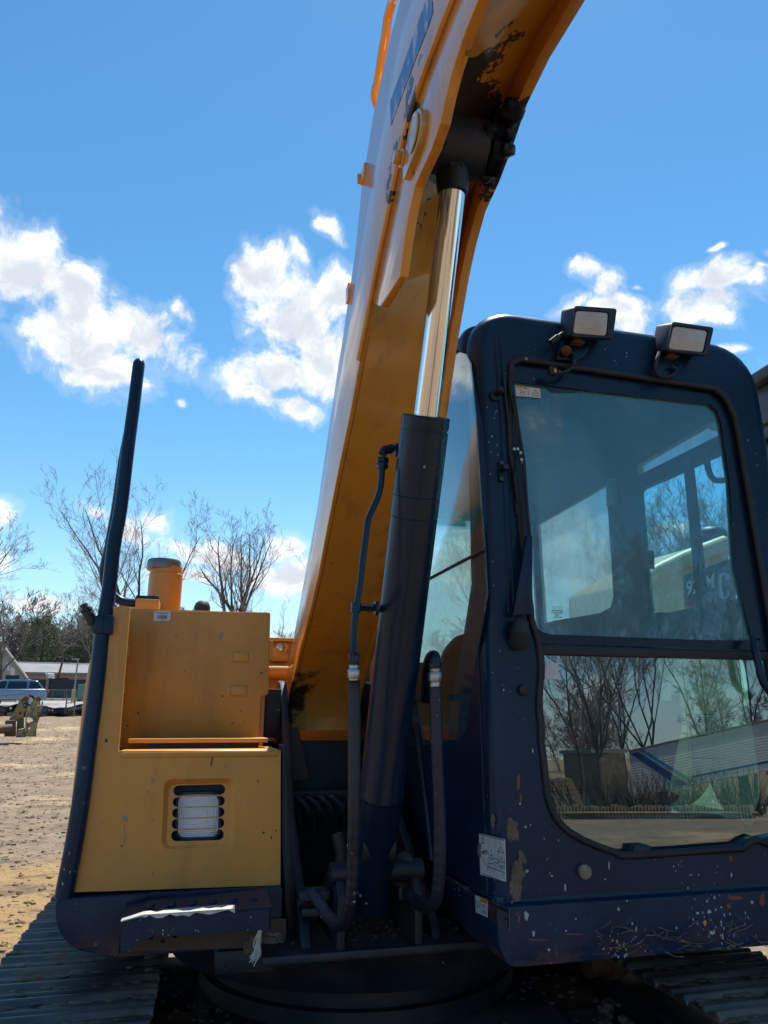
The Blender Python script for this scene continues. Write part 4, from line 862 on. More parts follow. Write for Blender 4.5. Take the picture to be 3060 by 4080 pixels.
low_ = [(sx0 + u, SF_ - .0012, sz + v - random.uniform(.001, .012)) for u, v in edge]; k = len(edge)
p.add(far_ + near_ + low_, [(i, i + 1, k + i + 1, k + i) for i in range(k - 1)] + [(k + i, k + i + 1, 2 * k + i + 1, 2 * k + i) for i in range(k - 1)], 'sunlit_worn'); part('sunlit_worn_edge', p, STEP)  # paint worn to bare steel, coloured bright where the step catches the sun
for k in range(6):                                      # raised studs of the tread
    p = MB(); x = sx0 + .07 + k * .057; p.lathe((x, 2.33, sz + .007), (0, 0, 1), [(0, .013), (.008, .011), (.010, .007)], 'skirt', 12); part('tread_stud', p, STEP)
p = MB(); random.seed(6)
for k in range(12): p.blob(Y_(2, random.uniform(1370, 1560), random.uniform(1160, 1215), 2.42), random.uniform(.012, .03), 'mud', k, .5, 2)
part('mud_lump', p, kind='stuff')
# yellow rear body seen between box and boom
yb = 3.95; p = MB(); zt2 = Y_(14, 300, 268, yb).z
p.box((-.2, yb + .02, 1.0), (1.0, yb + .06, zt2), 'yellow'); p.box((-.2, yb - .03, zt2 - .02), (1.0, yb + .05, zt2), 'yellow'); REAR = part('rear_cover', p, bevel=.006)
p = MB(); p.prism([Y_(14, *a, yb - .02) for a in ((125, 450), (250, 375), (350, 420), (430, 545), (430, 660), (120, 660))], (0, .03, 0), 'yellow'); part('cover_bracket', p, REAR, bevel=.004)
p = MB(); c = Y_(14, 285, 420, yb - .02); p.lathe(c, (0, -1, 0), [(0, .023), (.012, .023), (.016, .017)], 'steelnut', 20); p.cyl(c + Vector((.02, .01, 0)), c + Vector((.02, -.006, 0)), .024, 'yellow', 16); part('cover_bolt', p, REAR)
p = MB(); p.cyl(Y_(14, 60, 835, yb - .06), Y_(14, 420, 840, yb - .06), .038, 'yellow', 18); part('cover_tube', p, REAR)
p = MB(); p.box((.86, 3.35, .79), (1.0, 3.45, 1.5), 'frame'); part('rear_post', p)

# --- cab
YC, XS, XE, ZS, ZR = 2.07, .885, 1.985, .945, 2.80; YR_ = 3.98
def yc(k, x, y): return Y_(k, x, y, YC)
opening = [lp(x, y, 1, YC) for x, y in ((2033, 1560), (2034, 1470))] + [lp(x, y, 1, YC) for x, y in ((2042, 1449), (2065, 1437), (2120, 1440), (2790, 1541), (2850, 1556), (2890, 1590), (2915, 1640))]
XRW = lp(2938, 1720, 1, YC).x
zlow = lp(3000, 3340, 1, YC).z
opening += [Vector((XRW, YC, lp(2938, 1720, 1, YC).z)), Vector((XRW + .01, YC, 1.9)), Vector((XRW + .01, YC, lp(3059, 3310, 1, YC).z)), lp(3010, 3345, 1, YC), lp(2960, 3370, 1, YC)]
opening += [yc(4, *a) for a in ((1480, 632), (940, 668), (860, 655), (740, 612), (655, 570), (595, 530), (550, 480), (518, 410), (496, 320), (484, 210), (472, 80))]
opening += [yc(6, *a) for a in ((366, 1380), (352, 1180), (362, 960), (320, 780), (285, 560), (255, 300), (225, 0))] + [yc(5, 190, 900)]
outer = rounded([Vector((XS, YC, ZS)), Vector((XE, YC, ZS)), Vector((XE, YC, ZR)), Vector((XS, YC, ZR))], [0, 0, .17, .13], 8)
p = MB(); p.slab([outer, opening], (0, .055, 0), 'black')
CAB = part('cab', p)
p = MB()                                                # rounded edge along the outline of the front
n_ = len(outer); ctr = Vector(((XS + XE) / 2, YC, (ZS + ZR) / 2)); R2 = .05
rings = []
for i, v in enumerate(outer):
    a_ = outer[i - 1]; b_2 = outer[(i + 1) % n_]; t_ = (b_2 - a_).normalized(); nrm = Vector((t_.z, 0, -t_.x))
    if nrm.dot(v - ctr) < 0: nrm = -nrm
    rings.append([v + nrm * (R2 * math.sin(u * math.pi / 12)) + Vector((0, R2 * (1 - math.cos(u * math.pi / 12)), 0)) for u in range(7)])
vs = [v for r in rings for v in r]; fs = []
for i in range(1, n_): fs += [(i * 7 + j, ((i + 1) % n_) * 7 + j, ((i + 1) % n_) * 7 + j + 1, i * 7 + j + 1) for j in range(6)]
p.add(vs, fs, 'black'); part('front_edge', p, CAB, ang=60)
XO = XS - R2                                             # outer plane of the boom-side wall
# boom-side wall with its bonded glass
def xs(k, x, y, o=0): return X_(k, x, y, XO + o)
win = [xs(12, 262, 190), xs(12, 310, 165), xs(12, 350, 175), xs(12, 378, 235), xs(12, 392, 380), xs(12, 410, 560), xs(12, 428, 850), xs(12, 448, 1160), xs(12, 470, 1420), xs(12, 484, 1680)]
glz = win + [xs(12, 452, 1880), xs(12, 412, 2090), xs(3, 1205, 560), xs(3, 1180, 610), xs(3, 1150, 640), xs(3, 1080, 648)]
yb_ = 3.6
glz += [Vector((XO, 2.85, glz[-1].z - .02)), Vector((XO, yb_, 1.45)), Vector((XO, yb_ + .02, 2.1)), Vector((XO, yb_, 2.62)), Vector((XO, yb_ - .06, 2.68))]
hole = [v + (Vector((XO, 2.95, 2.1)) - v).normalized() * .035 for v in glz]
inhole = [xs(12, 370, 280), xs(12, 395, 620), xs(12, 415, 900), xs(12, 418, 1340), xs(12, 405, 1375), xs(12, 375, 1550), xs(12, 378, 1620), xs(12, 335, 1900), xs(3, 1100, 540), xs(3, 1060, 552)]
inhole += [Vector((XO, 3.0, inhole[-1].z)), Vector((XO, yb_ - .08, 1.52)), Vector((XO, yb_ - .08, 2.58)), xs(12, 300, 235)]
zR = ZR + .04
wall = [Vector((XO, YC + R2, ZS)), Vector((XO, YR_ + .03, ZS)), Vector((XO, YR_ + .03, 2.74)), Vector((XO, YC + .14, 2.74)), Vector((XO, YC + R2, 2.66))]
p = MB(); p.slab([wall, inhole], (.03, 0, 0), 'black'); part('side_wall', p, CAB)
p = MB(); p.prism([v + Vector((-.006, 0, 0)) for v in glz], (.005, 0, 0), 'sideglass'); SG = part('side_window', p, CAB, smooth=False)
p = MB(); p.slab([[v + Vector((-.0004, 0, 0)) for v in glz], [v + Vector((-.0004, 0, 0)) for v in inhole]], (.0003, 0, 0), 'interior'); part('window_border', p, CAB, smooth=False)
p = MB(); p.box((XO - .004, 2.5, 1.985), (XO + .02, yb_, 2.0), 'rubber'); ra = [xs(12, 462, 1405, -.008), xs(12, 112, 1590, -.008)]; ex = ra[1] + (ra[1] - ra[0]) * .9
p = MB(); p.tube([ra[0], ra[1], ex], .006, 'rubber', 8); part('window_joint', p, CAB)
# emergency-exit sticker inside the pane
ep = Patch(xs(12, 150, 1155, .012), xs(12, 340, 1165, .012), xs(12, 338, 1262, .012), xs(12, 148, 1252, .012), (-1, 0, 0))
p = MB(); ep.base(p, 'greenfilm', .001); ep.poly(p, [(.14, .12), (.20, .12), (.20, .28), (.14, .28)], 'white')
for ln_ in ([(.10, .34), (.24, .34)], [(.17, .32), (.16, .62)], [(.16, .60), (.24, .78), (.22, .92)], [(.15, .60), (.10, .80), (.02, .86)], [(.22, .34), (.28, .52)], [(.11, .36), (.05, .52)]): ep.line(p, ln_, .035, 'white')
ep.poly(p, [(.55, .55), (.66, .30), (.66, .45), (.92, .45), (.92, .65), (.66, .65), (.66, .80)], 'white'); part('exit_sticker', p, CAB, smooth=False)
# roof
p = MB(); rf = rounded([(XO, YC + .10, 2.62), (XO, YC + .10, zR), (XE + R2, YC + .10, zR), (XE + R2, YC + .10, 2.62)], [0, .15, .15, 0], 8)
p.prism(rf, (0, 1.84, 0), 'black'); part('roof', p, CAB, bevel=.02)
p = MB(); rg_ = [Vector((XS + .12, YC + .055, zR - .004)), Vector((XE - .10, YC + .055, zR - .004))]; p.box((XS + .12, YC + .06, zR - .03), (XE - .14, YC + 1.2, zR + .012), 'black'); part('roof_hatch', p, CAB, bevel=.012)
p = MB(); p.box((XS + .02, YC + .07, 2.665), (XE, YR_ - .02, 2.70), 'liner'); part('roof_liner', p, CAB, bevel=.01)
# far side: door with sliding panes
XD = XE
def xd(k, x, y, o=0): return X_(k, x, y, XD + o)
w_up = [xd(5, 902, 928), xd(5, 1345, 690), xd(5, 1400, 730), xd(5, 1410, 820), xd(5, 920, 1064)]
w_mid = [xd(5, 913, 1150), xd(5, 1180, 1030), xd(5, 1440, 908), Vector((XD, 2.2, 2.42)), Vector((XD, 2.16, 1.62)), xd(6, 1580, 606), xd(6, 1270, 662), xd(6, 1100, 702), xd(6, 975, 700)]
w_low = [xd(13, 845, 100), xd(13, 1487, 108), xd(13, 1535, 520), xd(13, 1600, 960), xd(13, 1600, 1110), xd(13, 1545, 1215), xd(13, 1480, 1245), xd(13, 1220, 1247), xd(13, 940, 1190), xd(13, 880, 900)]
wallr = [Vector((XD, YC + .05, ZS)), Vector((XD, YR_ + .03, ZS)), Vector((XD, YR_ + .03, 2.76)), Vector((XD, YC + .05, 2.76))]
w_bk = [xd(5, 430, 1143), xd(5, 575, 1092), xd(5, 725, 1014), xd(6, 745, 90), xd(6, 778, 610), xd(6, 762, 672), xd(6, 700, 705), xd(6, 440, 748)]
yk = 3.965; w_bk = [Vector((XD, yk, xd(5, 285, 1165).z - .02))] + w_bk + [Vector((XD, yk, xd(6, 335, 778).z))]
w_bk = [v for v in w_bk if v.y <= yk]
p = MB(); p.prism([v + Vector((.012, 0, 0)) for v in w_bk], (.004, 0, 0), 'hazeglass'); part('rear_quarter_window', p, CAB, smooth=False)
p = MB(); p.slab([wallr, w_bk, rounded(w_up, .02, 3), rounded(w_mid, .03, 4), rounded(w_low, .04, 4)], (.035, 0, 0), 'interior'); part('cab_door', p, CAB)
p = MB(); p.prism(w_up, (.004, 0, 0), 'milk'); part('door_skylight', p, CAB, smooth=False)
p = MB(); p.prism([v + Vector((.012, 0, 0)) for v in w_mid], (.004, 0, 0), 'sideglass'); part('sliding_pane', p, CAB, smooth=False)
p = MB(); p.prism([v + Vector((.012, 0, 0)) for v in w_low], (.004, 0, 0), 'doorglass'); part('door_glass', p, CAB, smooth=False)
p = MB(); dv_ = [xd(5, 1178, 1030, -.01), xd(5, 1205, 1012, -.01), xd(6, 1290, 662, -.01), xd(6, 1252, 668, -.01)]; p.prism(dv_, (.03, 0, 0), 'interior'); part('pane_rail', p, CAB)
p = MB(); p.prism([xd(6, 935, 352, -.01), xd(6, 990, 348, -.01), xd(6, 994, 455, -.01), xd(6, 950, 450, -.01)], (.02, 0, 0), 'interior'); part('door_latch', p, CAB, bevel=.004)
ga = [xd(5, 1365, 905, -.06), xd(5, 1315, 960, -.06), xd(5, 1322, 1040, -.06), xd(5, 1360, 1092, -.06), xd(5, 1440, 1085, -.06), xd(5, 1480, 1060, -.06)]
p = MB(); p.tube(smooth_path(ga, 6), .012, 'interior', 10); part('grab_handle', p, CAB)
# rear wall with its window
YR = 3.98
def yr(k, x, y): return Y_(k, x, y, YR)
rwt, rwb = yr(5, 280, 1165), yr(6, 330, 775)
rw = rounded([Vector((XO + .12, YR, 2.63)), Vector((XE - .012, YR, 2.63)), Vector((XE - .012, YR, 1.75)), Vector((XO + .12, YR, 1.75))], .04, 4)
p = MB(); p.slab([[Vector((XO, YR, ZS)), Vector((XE, YR, ZS)), Vector((XE, YR, 2.76)), Vector((XO, YR, 2.76))], rw], (0, .04, 0), 'interior'); part('rear_wall', p, CAB)
p = MB(); p.prism([v + Vector((0, .015, 0)) for v in rw], (0, .004, 0), 'hazeglass'); part('rear_window', p, CAB, smooth=False)
p = MB(); p.box((XO + .03, YR - .05, ZS), (XO + .08, YR, 2.60), 'interior'); part('rear_pillar', p, CAB, bevel=.02)
p = MB(); p.tube([xd(5, 770, 1085, -.03), xd(5, 772, 1240, -.03)], .03, 'liner', 10); part('pillar_handle', p, CAB, bevel=.003)
p = MB(); p.prism([xd(5, 520, 1135, -.04), xd(5, 575, 1085, -.04), xd(5, 577, 1140, -.04), xd(5, 550, 1170, -.04)], (.02, 0, 0), 'interior'); part('hook', p, CAB)
p = MB(); p.box((XO + .03, YC + .06, ZS), (XE, YR, ZS + .03), 'interior'); part('cab_floor', p, CAB)
# interior: seat, console with joystick, loops of the roof handle
p = MB()
p.prism(rounded([(1.02, 2.92, 1.30), (1.48, 2.92, 1.30), (1.46, 2.98, 1.52), (1.36, 3.02, 1.70), (1.14, 3.02, 1.82), (1.04, 3.0, 1.72)], .05, 4), (0, .12, 0), 'seat'); SEAT = part('seat_back', p, CAB, bevel=.03, seg=3)
p = MB(); p.box((1.02, 2.5, 1.18), (1.50, 2.98, 1.32), 'seat'); part('seat_cushion', p, CAB, bevel=.04, seg=3)
p = MB(); p.box((1.08, 2.56, ZS + .03), (1.44, 2.95, 1.18), 'interior'); part('seat_base', p, CAB, bevel=.02)
p = MB(); cons = [(905, 450), (925, 415), (985, 408), (1045, 425), (1066, 470), (1060, 620), (1030, 740), (1000, 900), (965, 1040), (1052, 1076), (1030, 1110), (950, 1165), (900, 1200), (880, 900)]
p.prism([Y_(13, *a, 2.62) for a in cons], (0, .10, 0), 'interior'); CONS = part('armrest_console', p, CAB, bevel=.01)
p = MB(); j0 = Y_(13, 1012, 420, 2.66); p.tube([j0 - Vector((0, 0, .02)), j0 + Vector((0, 0, .012)), j0 + Vector((.0, 0, .03)), j0 + Vector((0, 0, .045))], [.012, .016, .020, .010], 'interior', 10); part('joystick', p, CAB)
p = MB(); lpz = [(452, 575), (400, 600), (392, 700), (440, 765), (520, 770), (590, 720), (625, 640), (630, 590)]
p.tube(smooth_path([Y_(5, *a, 2.16) for a in lpz], 6), .016, 'interior', 10); part('overhead_handle', p, CAB)
p = MB(); p.prism([Y_(5, *a, YC + .02) for a in ((378, 530), (640, 560), (560, 592), (430, 590), (385, 560))], (0, .03, 0), 'interior'); part('sun_visor', p, CAB)
p = MB(); p.box((1.0, 2.2, ZS + .03), (1.8, 2.34, 1.12), 'interior'); part('pedal_box', p, CAB, bevel=.02)
p = MB(); p.prism([Y_(13, *a, 2.30) for a in ((1480, 1202), (1570, 1240), (1540, 1322), (1485, 1255))], (0, .003, .0), 'white'); part('paper_scrap', p, CAB, smooth=False)
# windscreen frame, panes, seals
gl_up = [lp(*q(5, x, y), 1, YC) for x, y in ((205, 520), (1340, 652), (1382, 690), (1405, 760))] + [yc(6, 1455, -60)]
gl_up += [Vector((XRW - .085, YC, 1.95)), Vector((XRW - .06, YC, yc(6, 1655, 830).z))] + [yc(6, *a) for a in ((1640, 858), (1300, 856), (430, 824), (375, 806), (335, 770), (318, 700), (310, 300))] + [yc(5, 268, 1000)]
bz = yc(6, 700, 893).z; bz2 = yc(6, 700, 948).z
top_op = [v for v in opening if v.z > bz]
i0 = opening.index(top_op[0])
up_loop = [v for v in opening[:] if v.z > bz]
cL = [Vector((opening[-7].x + .004, YC, bz))]; cR = [Vector((XRW + .008, YC, bz))]
# order: start at the left top, run over the top and down the right side, close along the bar, then up the left side
right_part = [v for v in opening[:11] if v.z > bz]; left_part = [v for v in opening[11:] if v.z > bz]
fr_out = right_part + cR + [Vector((yc(6, 368, 893).x, YC, bz))] + left_part
ctr2 = Vector((1.42, YC, 2.2)); fr_out = [v + (ctr2 - v).normalized() * .004 for v in fr_out]
p = MB(); p.slab([[v + Vector((0, .012, 0)) for v in fr_out], [v + Vector((0, .012, 0)) for v in gl_up]], (0, .025, 0), 'cylinder'); WS = part('windscreen_frame', p, CAB)
p = MB(); gu = [v + (v - ctr2).normalized() * .01 + Vector((0, .022, 0)) for v in gl_up]; p.prism(gu, (0, .004, 0), 'windscreen'); part('windscreen', p, CAB, smooth=False)
p = MB(); p.box((yc(6, 366, 900).x, YC + .004, bz2), (XRW + .008, YC + .03, bz - .002), 'rubber'); part('cross_bar', p, CAB, bevel=.006)
lo = [v for v in opening if v.z < bz2]; lo_loop = [Vector((XRW + .006, YC, bz2 + .01))] + [v for v in opening[9:] if v.z < bz2 + .005] + [Vector((yc(6, 364, 946).x, YC, bz2 + .01))]
p = MB(); p.prism([v + Vector((0, .022, 0)) for v in lo_loop], (0, .004, 0), 'lowglass'); part('lower_glass', p, CAB, smooth=False)
p = MB()
sealp = opening + [opening[0]]
wob = [v + Vector((0, -.002, 0)) for v in smooth_path(sealp, 4)]
wob2 = []
for v in wob:
    loose = .006 if v.x < 1.02 and v.z < 2.0 and v.z > 1.1 else .0012
    wob2.append(v + Vector((noise.noise(v * 17), 0, noise.noise(v * 17 + Vector((5, 2, 1))))) * loose)
p.tube(wob2, [.0115 * (1 + .12 * noise.noise(v * 9)) for v in wob2], 'rubber', 10, caps=False); part('rubber_seal', p, CAB)
# stickers on the panes
wp = Patch(Y_(5, 217, 552, YC + .018), Y_(5, 360, 570, YC + .018), Y_(5, 364, 624, YC + .018), Y_(5, 222, 612, YC + .018), (0, -1, 0))
p = MB(); wp.base(p, 'white', .0008)
wp.rect(p, .0, .0, .46, .22, 'orange', .001); wp.poly(p, [(.38, .19), (.43, .19), (.405, .04)], 'ink', .0013)
for ln_ in ([(.66, .82), (.80, .18), (.94, .82), (.66, .82)], [(.79, .50), (.82, .55), (.80, .68)], [(.25, .34), (.18, .38), (.22, .52), (.36, .44), (.40, .50)], [(.19, .62), (.19, .80), (.24, .88), (.31, .88), (.35, .80), (.35, .62), (.19, .62)], [(.50, .02), (.51, .98)], [(.265, .66), (.265, .76)]): wp.line(p, ln_, .018, 'ink', .0013)
part('warning_sticker', p, CAB, smooth=False)
tp_ = Patch(Y_(6, 388, 985, YC + .018), Y_(6, 470, 988, YC + .018), Y_(6, 476, 1092, YC + .018), Y_(6, 384, 1090, YC + .018), (0, -1, 0))
p = MB(); random.seed(9); e_ = [(.0, .0), (1, .02)] + [(random.uniform(.86, 1.0), .1 + .09 * i) for i in range(10)] + [(random.uniform(.1, .9), random.uniform(.9, 1.0)) for i in range(1)] + [(.02, .98)]
p.prism([tp_.pt(u, v, .0012) for u, v in e_], (0, .0008, 0), 'white'); part('torn_label', p, CAB, smooth=False)
gp = Patch(Y_(6, 425, 662, YC + .019), Y_(6, 492, 664, YC + .019), Y_(6, 492, 738, YC + .019), Y_(6, 425, 736, YC + .019), (0, -1, 0))
p = MB()
for c_ in (.25, .72):
    gp.line(p, [(c_ + .17 * math.cos(t_ * .63), .13 + .10 * math.sin(t_ * .63)) for t_ in range(11)], .014, 'ink', .001)
for r_i, (a_, b_2) in enumerate(((.02, .98), (.0, 1.0), (.15, .85), (.3, .62), (.2, .9))): gp.rect(p, a_, .34 + r_i * .13, b_2, .39 + r_i * .13, 'ink', .001)
part('glass_mark', p, CAB, smooth=False)
dp = Patch(xd(13, 1080, 500, -.004), xd(13, 1345, 490, -.004), xd(13, 1368, 828, -.004), xd(13, 1100, 822, -.004), (-1, 0, 0))
p = MB(); dp.line(p, [(.03, .03), (.97, .03), (.97, .97), (.03, .97), (.03, .03)], .008, 'ink', .001)
for ln_ in ([(.08, .15), (.14, .20), (.20, .15)], [(.30, .13), (.42, .13)], [(.30, .19), (.42, .19)], [(.50, .12), (.54, .20)], [(.36, .48), (.48, .30), (.58, .36), (.74, .46)], [(.46, .34), (.46, .46)], [(.30, .50), (.56, .48)]): dp.line(p, ln_, .010, 'ink', .001)
part('door_sticker', p, CAB, smooth=False)

# wiper
p = MB(); wa = [Y_(6, 245, 800, YC - .04), Y_(6, 275, 640, YC - .04), Y_(6, 296, 440, YC - .04), Y_(6, 303, 262, YC - .04)]
p.prism([Y_(6, *a, YC - .045) for a in ((205, 720), (262, 400), (284, 262), (318, 262), (318, 712), (268, 712))], (0, .014, 0), 'black')
p.tube([Y_(6, 240, 880, YC - .005), Y_(6, 243, 800, YC - .035), Y_(6, 255, 745, YC - .038)], [.034, .030, .022], 'rubber', 14)
WP = part('wiper_arm', p, CAB, bevel=.002)
p = MB(); p.tube([Y_(6, 303, 265, YC - .035), Y_(5, 290, 1290, YC - .03), Y_(5, 268, 980, YC - .025), Y_(5, 235, 780, YC - .022), Y_(5, 210, 600, YC - .02)], .0055, 'rubber', 8); p.tube([Y_(6, 270, 400, YC - .03), Y_(5, 262, 1330, YC - .03), Y_(5, 265, 1000, YC - .025)], .0035, 'rubber', 6); part('wiper_rod', p, CAB)
p = MB(); p.prism([Y_(5, *a, YC - .012) for a in ((148, 492), (158, 492), (205, 900), (240, 1290), (225, 1290), (190, 900))], (0, .012, 0), 'rubber'); p.tube([Y_(5, 185, 560, YC - .018), Y_(5, 215, 700, YC - .022), Y_(5, 240, 930, YC - .024), Y_(5, 215, 1090, YC - .02), Y_(5, 235, 1220, YC - .018)], .0045, 'rubber', 6); part('wiper_blade', p, CAB)
p = MB()
for x, y in ((215, 913), (235, 913), (250, 935), (257, 974)): a_ = Y_(5, x, y, YC - .028); p.cyl(a_, a_ + Vector((0, .01, 0)), .0055, 'steelnut', 8)
p.prism([Y_(5, *a, YC - .026) for a in ((225, 895), (262, 900), (275, 955), (245, 960))], (0, .012, 0), 'black'); part('wiper_joint', p, CAB)
# pegs, latch and knobs on the front frame
def peg(k, x, y, r, ln_, mname='rust', nm='peg'): p = MB(); a_ = yc(k, x, y); p.tube([a_ + Vector((0, .005, 0)), a_ + Vector((0, -ln_ * .75, 0)), a_ + Vector((0, -ln_, 0))], [r, r, r * .6], mname, 14); return part(nm, p, CAB)
peg(5, 100, 612, .020, .012, 'black', 'boss'); peg(5, 112, 603, .013, .045, 'rubber'); peg(6, 262, 1143, .017, .018, 'rubber', 'bump_stop'); peg(4, 690, 752, .020, .018, 'stone', 'bump_stop')
p = MB(); p.prism([Y_(5, *a, YC - .006) for a in ((122, 985), (150, 985), (158, 1090), (128, 1095))], (0, .008, 0), 'black'); a_ = Y_(5, 148, 1030, YC - .006); p.cyl(a_, a_ + Vector((0, -.03, 0)), .011, 'rubber', 12)
for y in (997, 1087): a_ = Y_(5, 138, y, YC - .006); p.cyl(a_, a_ + Vector((0, -.008, 0)), .009, 'rust', 6)
part('frame_catch', p, CAB, bevel=.0015, seg=1)
p = MB(); a_ = lp(2990, 1701, 1, YC + .03); p.tube([Vector((XE + .02, YC + .03, a_.z)), a_ + Vector((.03, -.01, .004)), a_ + Vector((.05, -.01, .006))], [.018, .018, .012], 'rubber', 12); part('mirror_peg', p, CAB)
p = MB(); p.tube(smooth_path([Y_(6, 1572, 845, YC - .02), Y_(6, 1582, 900, YC - .035), Y_(6, 1605, 1000, YC - .04), Y_(6, 1632, 1100, YC - .04), Y_(6, 1690, 1180, YC - .03)], 6), .0125, 'black', 12); part('front_grab_bar', p, CAB)
p = MB(); p.prism([Y_(4, *a, YC - .01) for a in ((958, 622), (1048, 618), (1048, 662), (950, 672))], (0, .03, 0), 'rubber'); part('glass_clip', p, CAB, bevel=.003)
# ribs pressed into the corner post
p = MB()
for xx in (135, 165): p.tube([Y_(5, xx - 40, 250, YC + .001), Y_(5, xx, 800, YC + .001), Y_(6, xx + 45, 700, YC + .001)], .0035, 'black', 6)
part('post_rib', p, CAB)
# deck skirt under the cab
p = MB(); zb2 = .785
sk = [(.86, ZS - .02), (2.02, ZS - .02), (2.02, zb2), (.90, zb2)]
prof = rounded([(XO - .005, 2.035, ZS - .012), (2.03, 2.035, ZS - .012), (2.03, 2.035, zb2), (XO + .02, 2.035, zb2), (XO - .005, 2.035, zb2 + .06)], [.012, .012, .01, .03, .02], 4)
p.prism(prof, (0, 1.9, 0), 'skirt'); SK = part('deck_skirt', p, bevel=.024, seg=4)
p = MB(); p.box((XO + .012, 2.075, ZS - .02), (2.0, 2.3, ZS + .004), 'interior'); part('seam_gap', p)
# plates and labels on the boom side of cab and skirt
lg = Patch(X_(4, 145, 553, XO - .002), X_(4, 280, 585, XO - .002), X_(4, 286, 808, XO - .002), X_(4, 152, 770, XO - .002), (-1, 0, 0))
p = MB(); lg.base(p, 'white', .0015, .004)
LW = .009
V17 = lambda x, y: (((x - 155) / (655 - 155) * 1.0), (y - (200 + (x - 155) * .26)) / 805.0)
for pts in ([(160, 222), (650, 348)], [(195, 985), (680, 1160)], [(205, 290), (205, 395), (258, 405), (258, 300), (232, 285), (205, 290)], [(232, 290), (232, 400)],
            [(190, 570), (290, 538), (330, 560), (352, 640)], [(205, 605), (220, 578), (300, 560), (322, 600), (205, 605)], [(198, 640), (285, 820)], [(350, 660), (325, 720), (345, 800)], [(285, 815), (300, 842), (350, 850)],
            [(370, 640), (418, 645), (418, 720), (370, 720), (370, 640)], [(395, 640), (395, 720)], [(402, 515), (402, 640)], [(350, 790), (440, 800), (480, 840), (485, 890), (460, 900), (350, 855), (340, 820), (350, 790)], [(425, 705), (485, 690), (520, 720), (520, 810)], [(440, 760), (515, 790)],
            [(310, 845), (655, 968)], [(580, 390), (580, 455)], [(580, 475), (530, 560), (638, 592), (580, 475)], [(530, 565), (545, 890)], [(638, 592), (645, 930)], [(565, 690), (600, 730)], [(580, 640), (582, 720)], [(605, 660), (605, 740)], [(535, 750), (640, 770)], [(545, 830), (640, 842)], [(570, 850), (620, 866)], [(568, 880), (615, 900)],
            [(312, 880), (312, 925)], [(345, 885), (345, 930)], [(385, 905), (390, 960)], [(440, 920), (445, 975)], [(580, 980), (580, 1020)], [(622, 990), (625, 1030)]):
    lg.line(p, [V17(*a) for a in pts], LW, 'ink')
part('lifting_diagram', p, CAB, smooth=False)
XK = XO - .0065
cp_ = Patch(X_(4, 124, 876, XK), X_(4, 188, 902, XK), X_(4, 190, 995, XK), X_(4, 128, 968, XK), (-1, 0, 0))
p = MB(); cp_.base(p, 'white', .0012); cp_.rect(p, .48, .0, 1, .26, 'orange', .0015); cp_.poly(p, [(.53, .21), (.63, .21), (.58, .05)], 'ink', .0018); cp_.text(p, 'CAUTION', .82, .14, .14, 'ink', .0018, .85)
for c_ in ([(.10 + .14 * math.cos(t_ * .5) + .14, .45 + .12 * math.sin(t_ * .5)) for t_ in range(14)], [(.14, .62), (.30, .66)], [(.22, .68), (.22, .78)], [(.60, .40), (.60, .76), (.74, .72), (.90, .78), (.90, .44), (.74, .38), (.60, .40)], [(.74, .38), (.74, .72)], [(.60, .84), (.92, .88)], [(.48, .0), (.48, .98)]): cp_.line(p, c_, .022, 'ink', .0018)
part('caution_label', p, SK, smooth=False)
np_ = Patch(X_(4, 190, 903, XK), X_(4, 304, 950, XK), X_(4, 305, 1062, XK), X_(4, 191, 1002, XK), (-1, 0, 0))
p = MB(); np_.base(p, 'silver', .0012); np_.rect(p, .015, .03, .985, .97, 'ink', .0016); np_.rect(p, .05, .20, .11, .42, 'redink', .002)
for r_i in range(6): np_.rect(p, .46, .22 + r_i * .125, .94 if r_i != 2 else .76, .32 + r_i * .125, 'silver', .002)
for r_i in range(6): np_.rect(p, .16, .22 + r_i * .125, .38, .25 + r_i * .125, 'redink' if r_i == 0 else 'silver', .002)
part('data_plate', p, SK, smooth=False)
# dried mud on the corner
p = MB(); random.seed(12)
for (cx_, cy_, rx, ry, n2) in ((312, 535, 22, 45, 60), (340, 800, 22, 85, 120), (365, 700, 12, 25, 14), (150, 640, 5, 50, 24)):
    for k in range(n2):
        xx, yy = cx_ + random.gauss(0, rx * .5), cy_ + random.gauss(0, ry * .5); a_ = X_(4, xx, yy, XO - .001) if xx < 300 else Y_(4, xx, yy, YC - .001)
        a_.x = max(a_.x, XO); a_.y = max(a_.y, YC - .001)
        if a_.x < XS and a_.y < YC + R2:
            th = math.radians(45); a_ = Vector((XS - R2 * .72, YC + R2 * .28, a_.z))
        p.blob(a_, random.uniform(.004, .012), 'mud', k, .6, 1, (1, .7, 1.2) if xx > 300 else (.7, 1, 1.2))
part('mud_patch', p, CAB, kind='stuff')
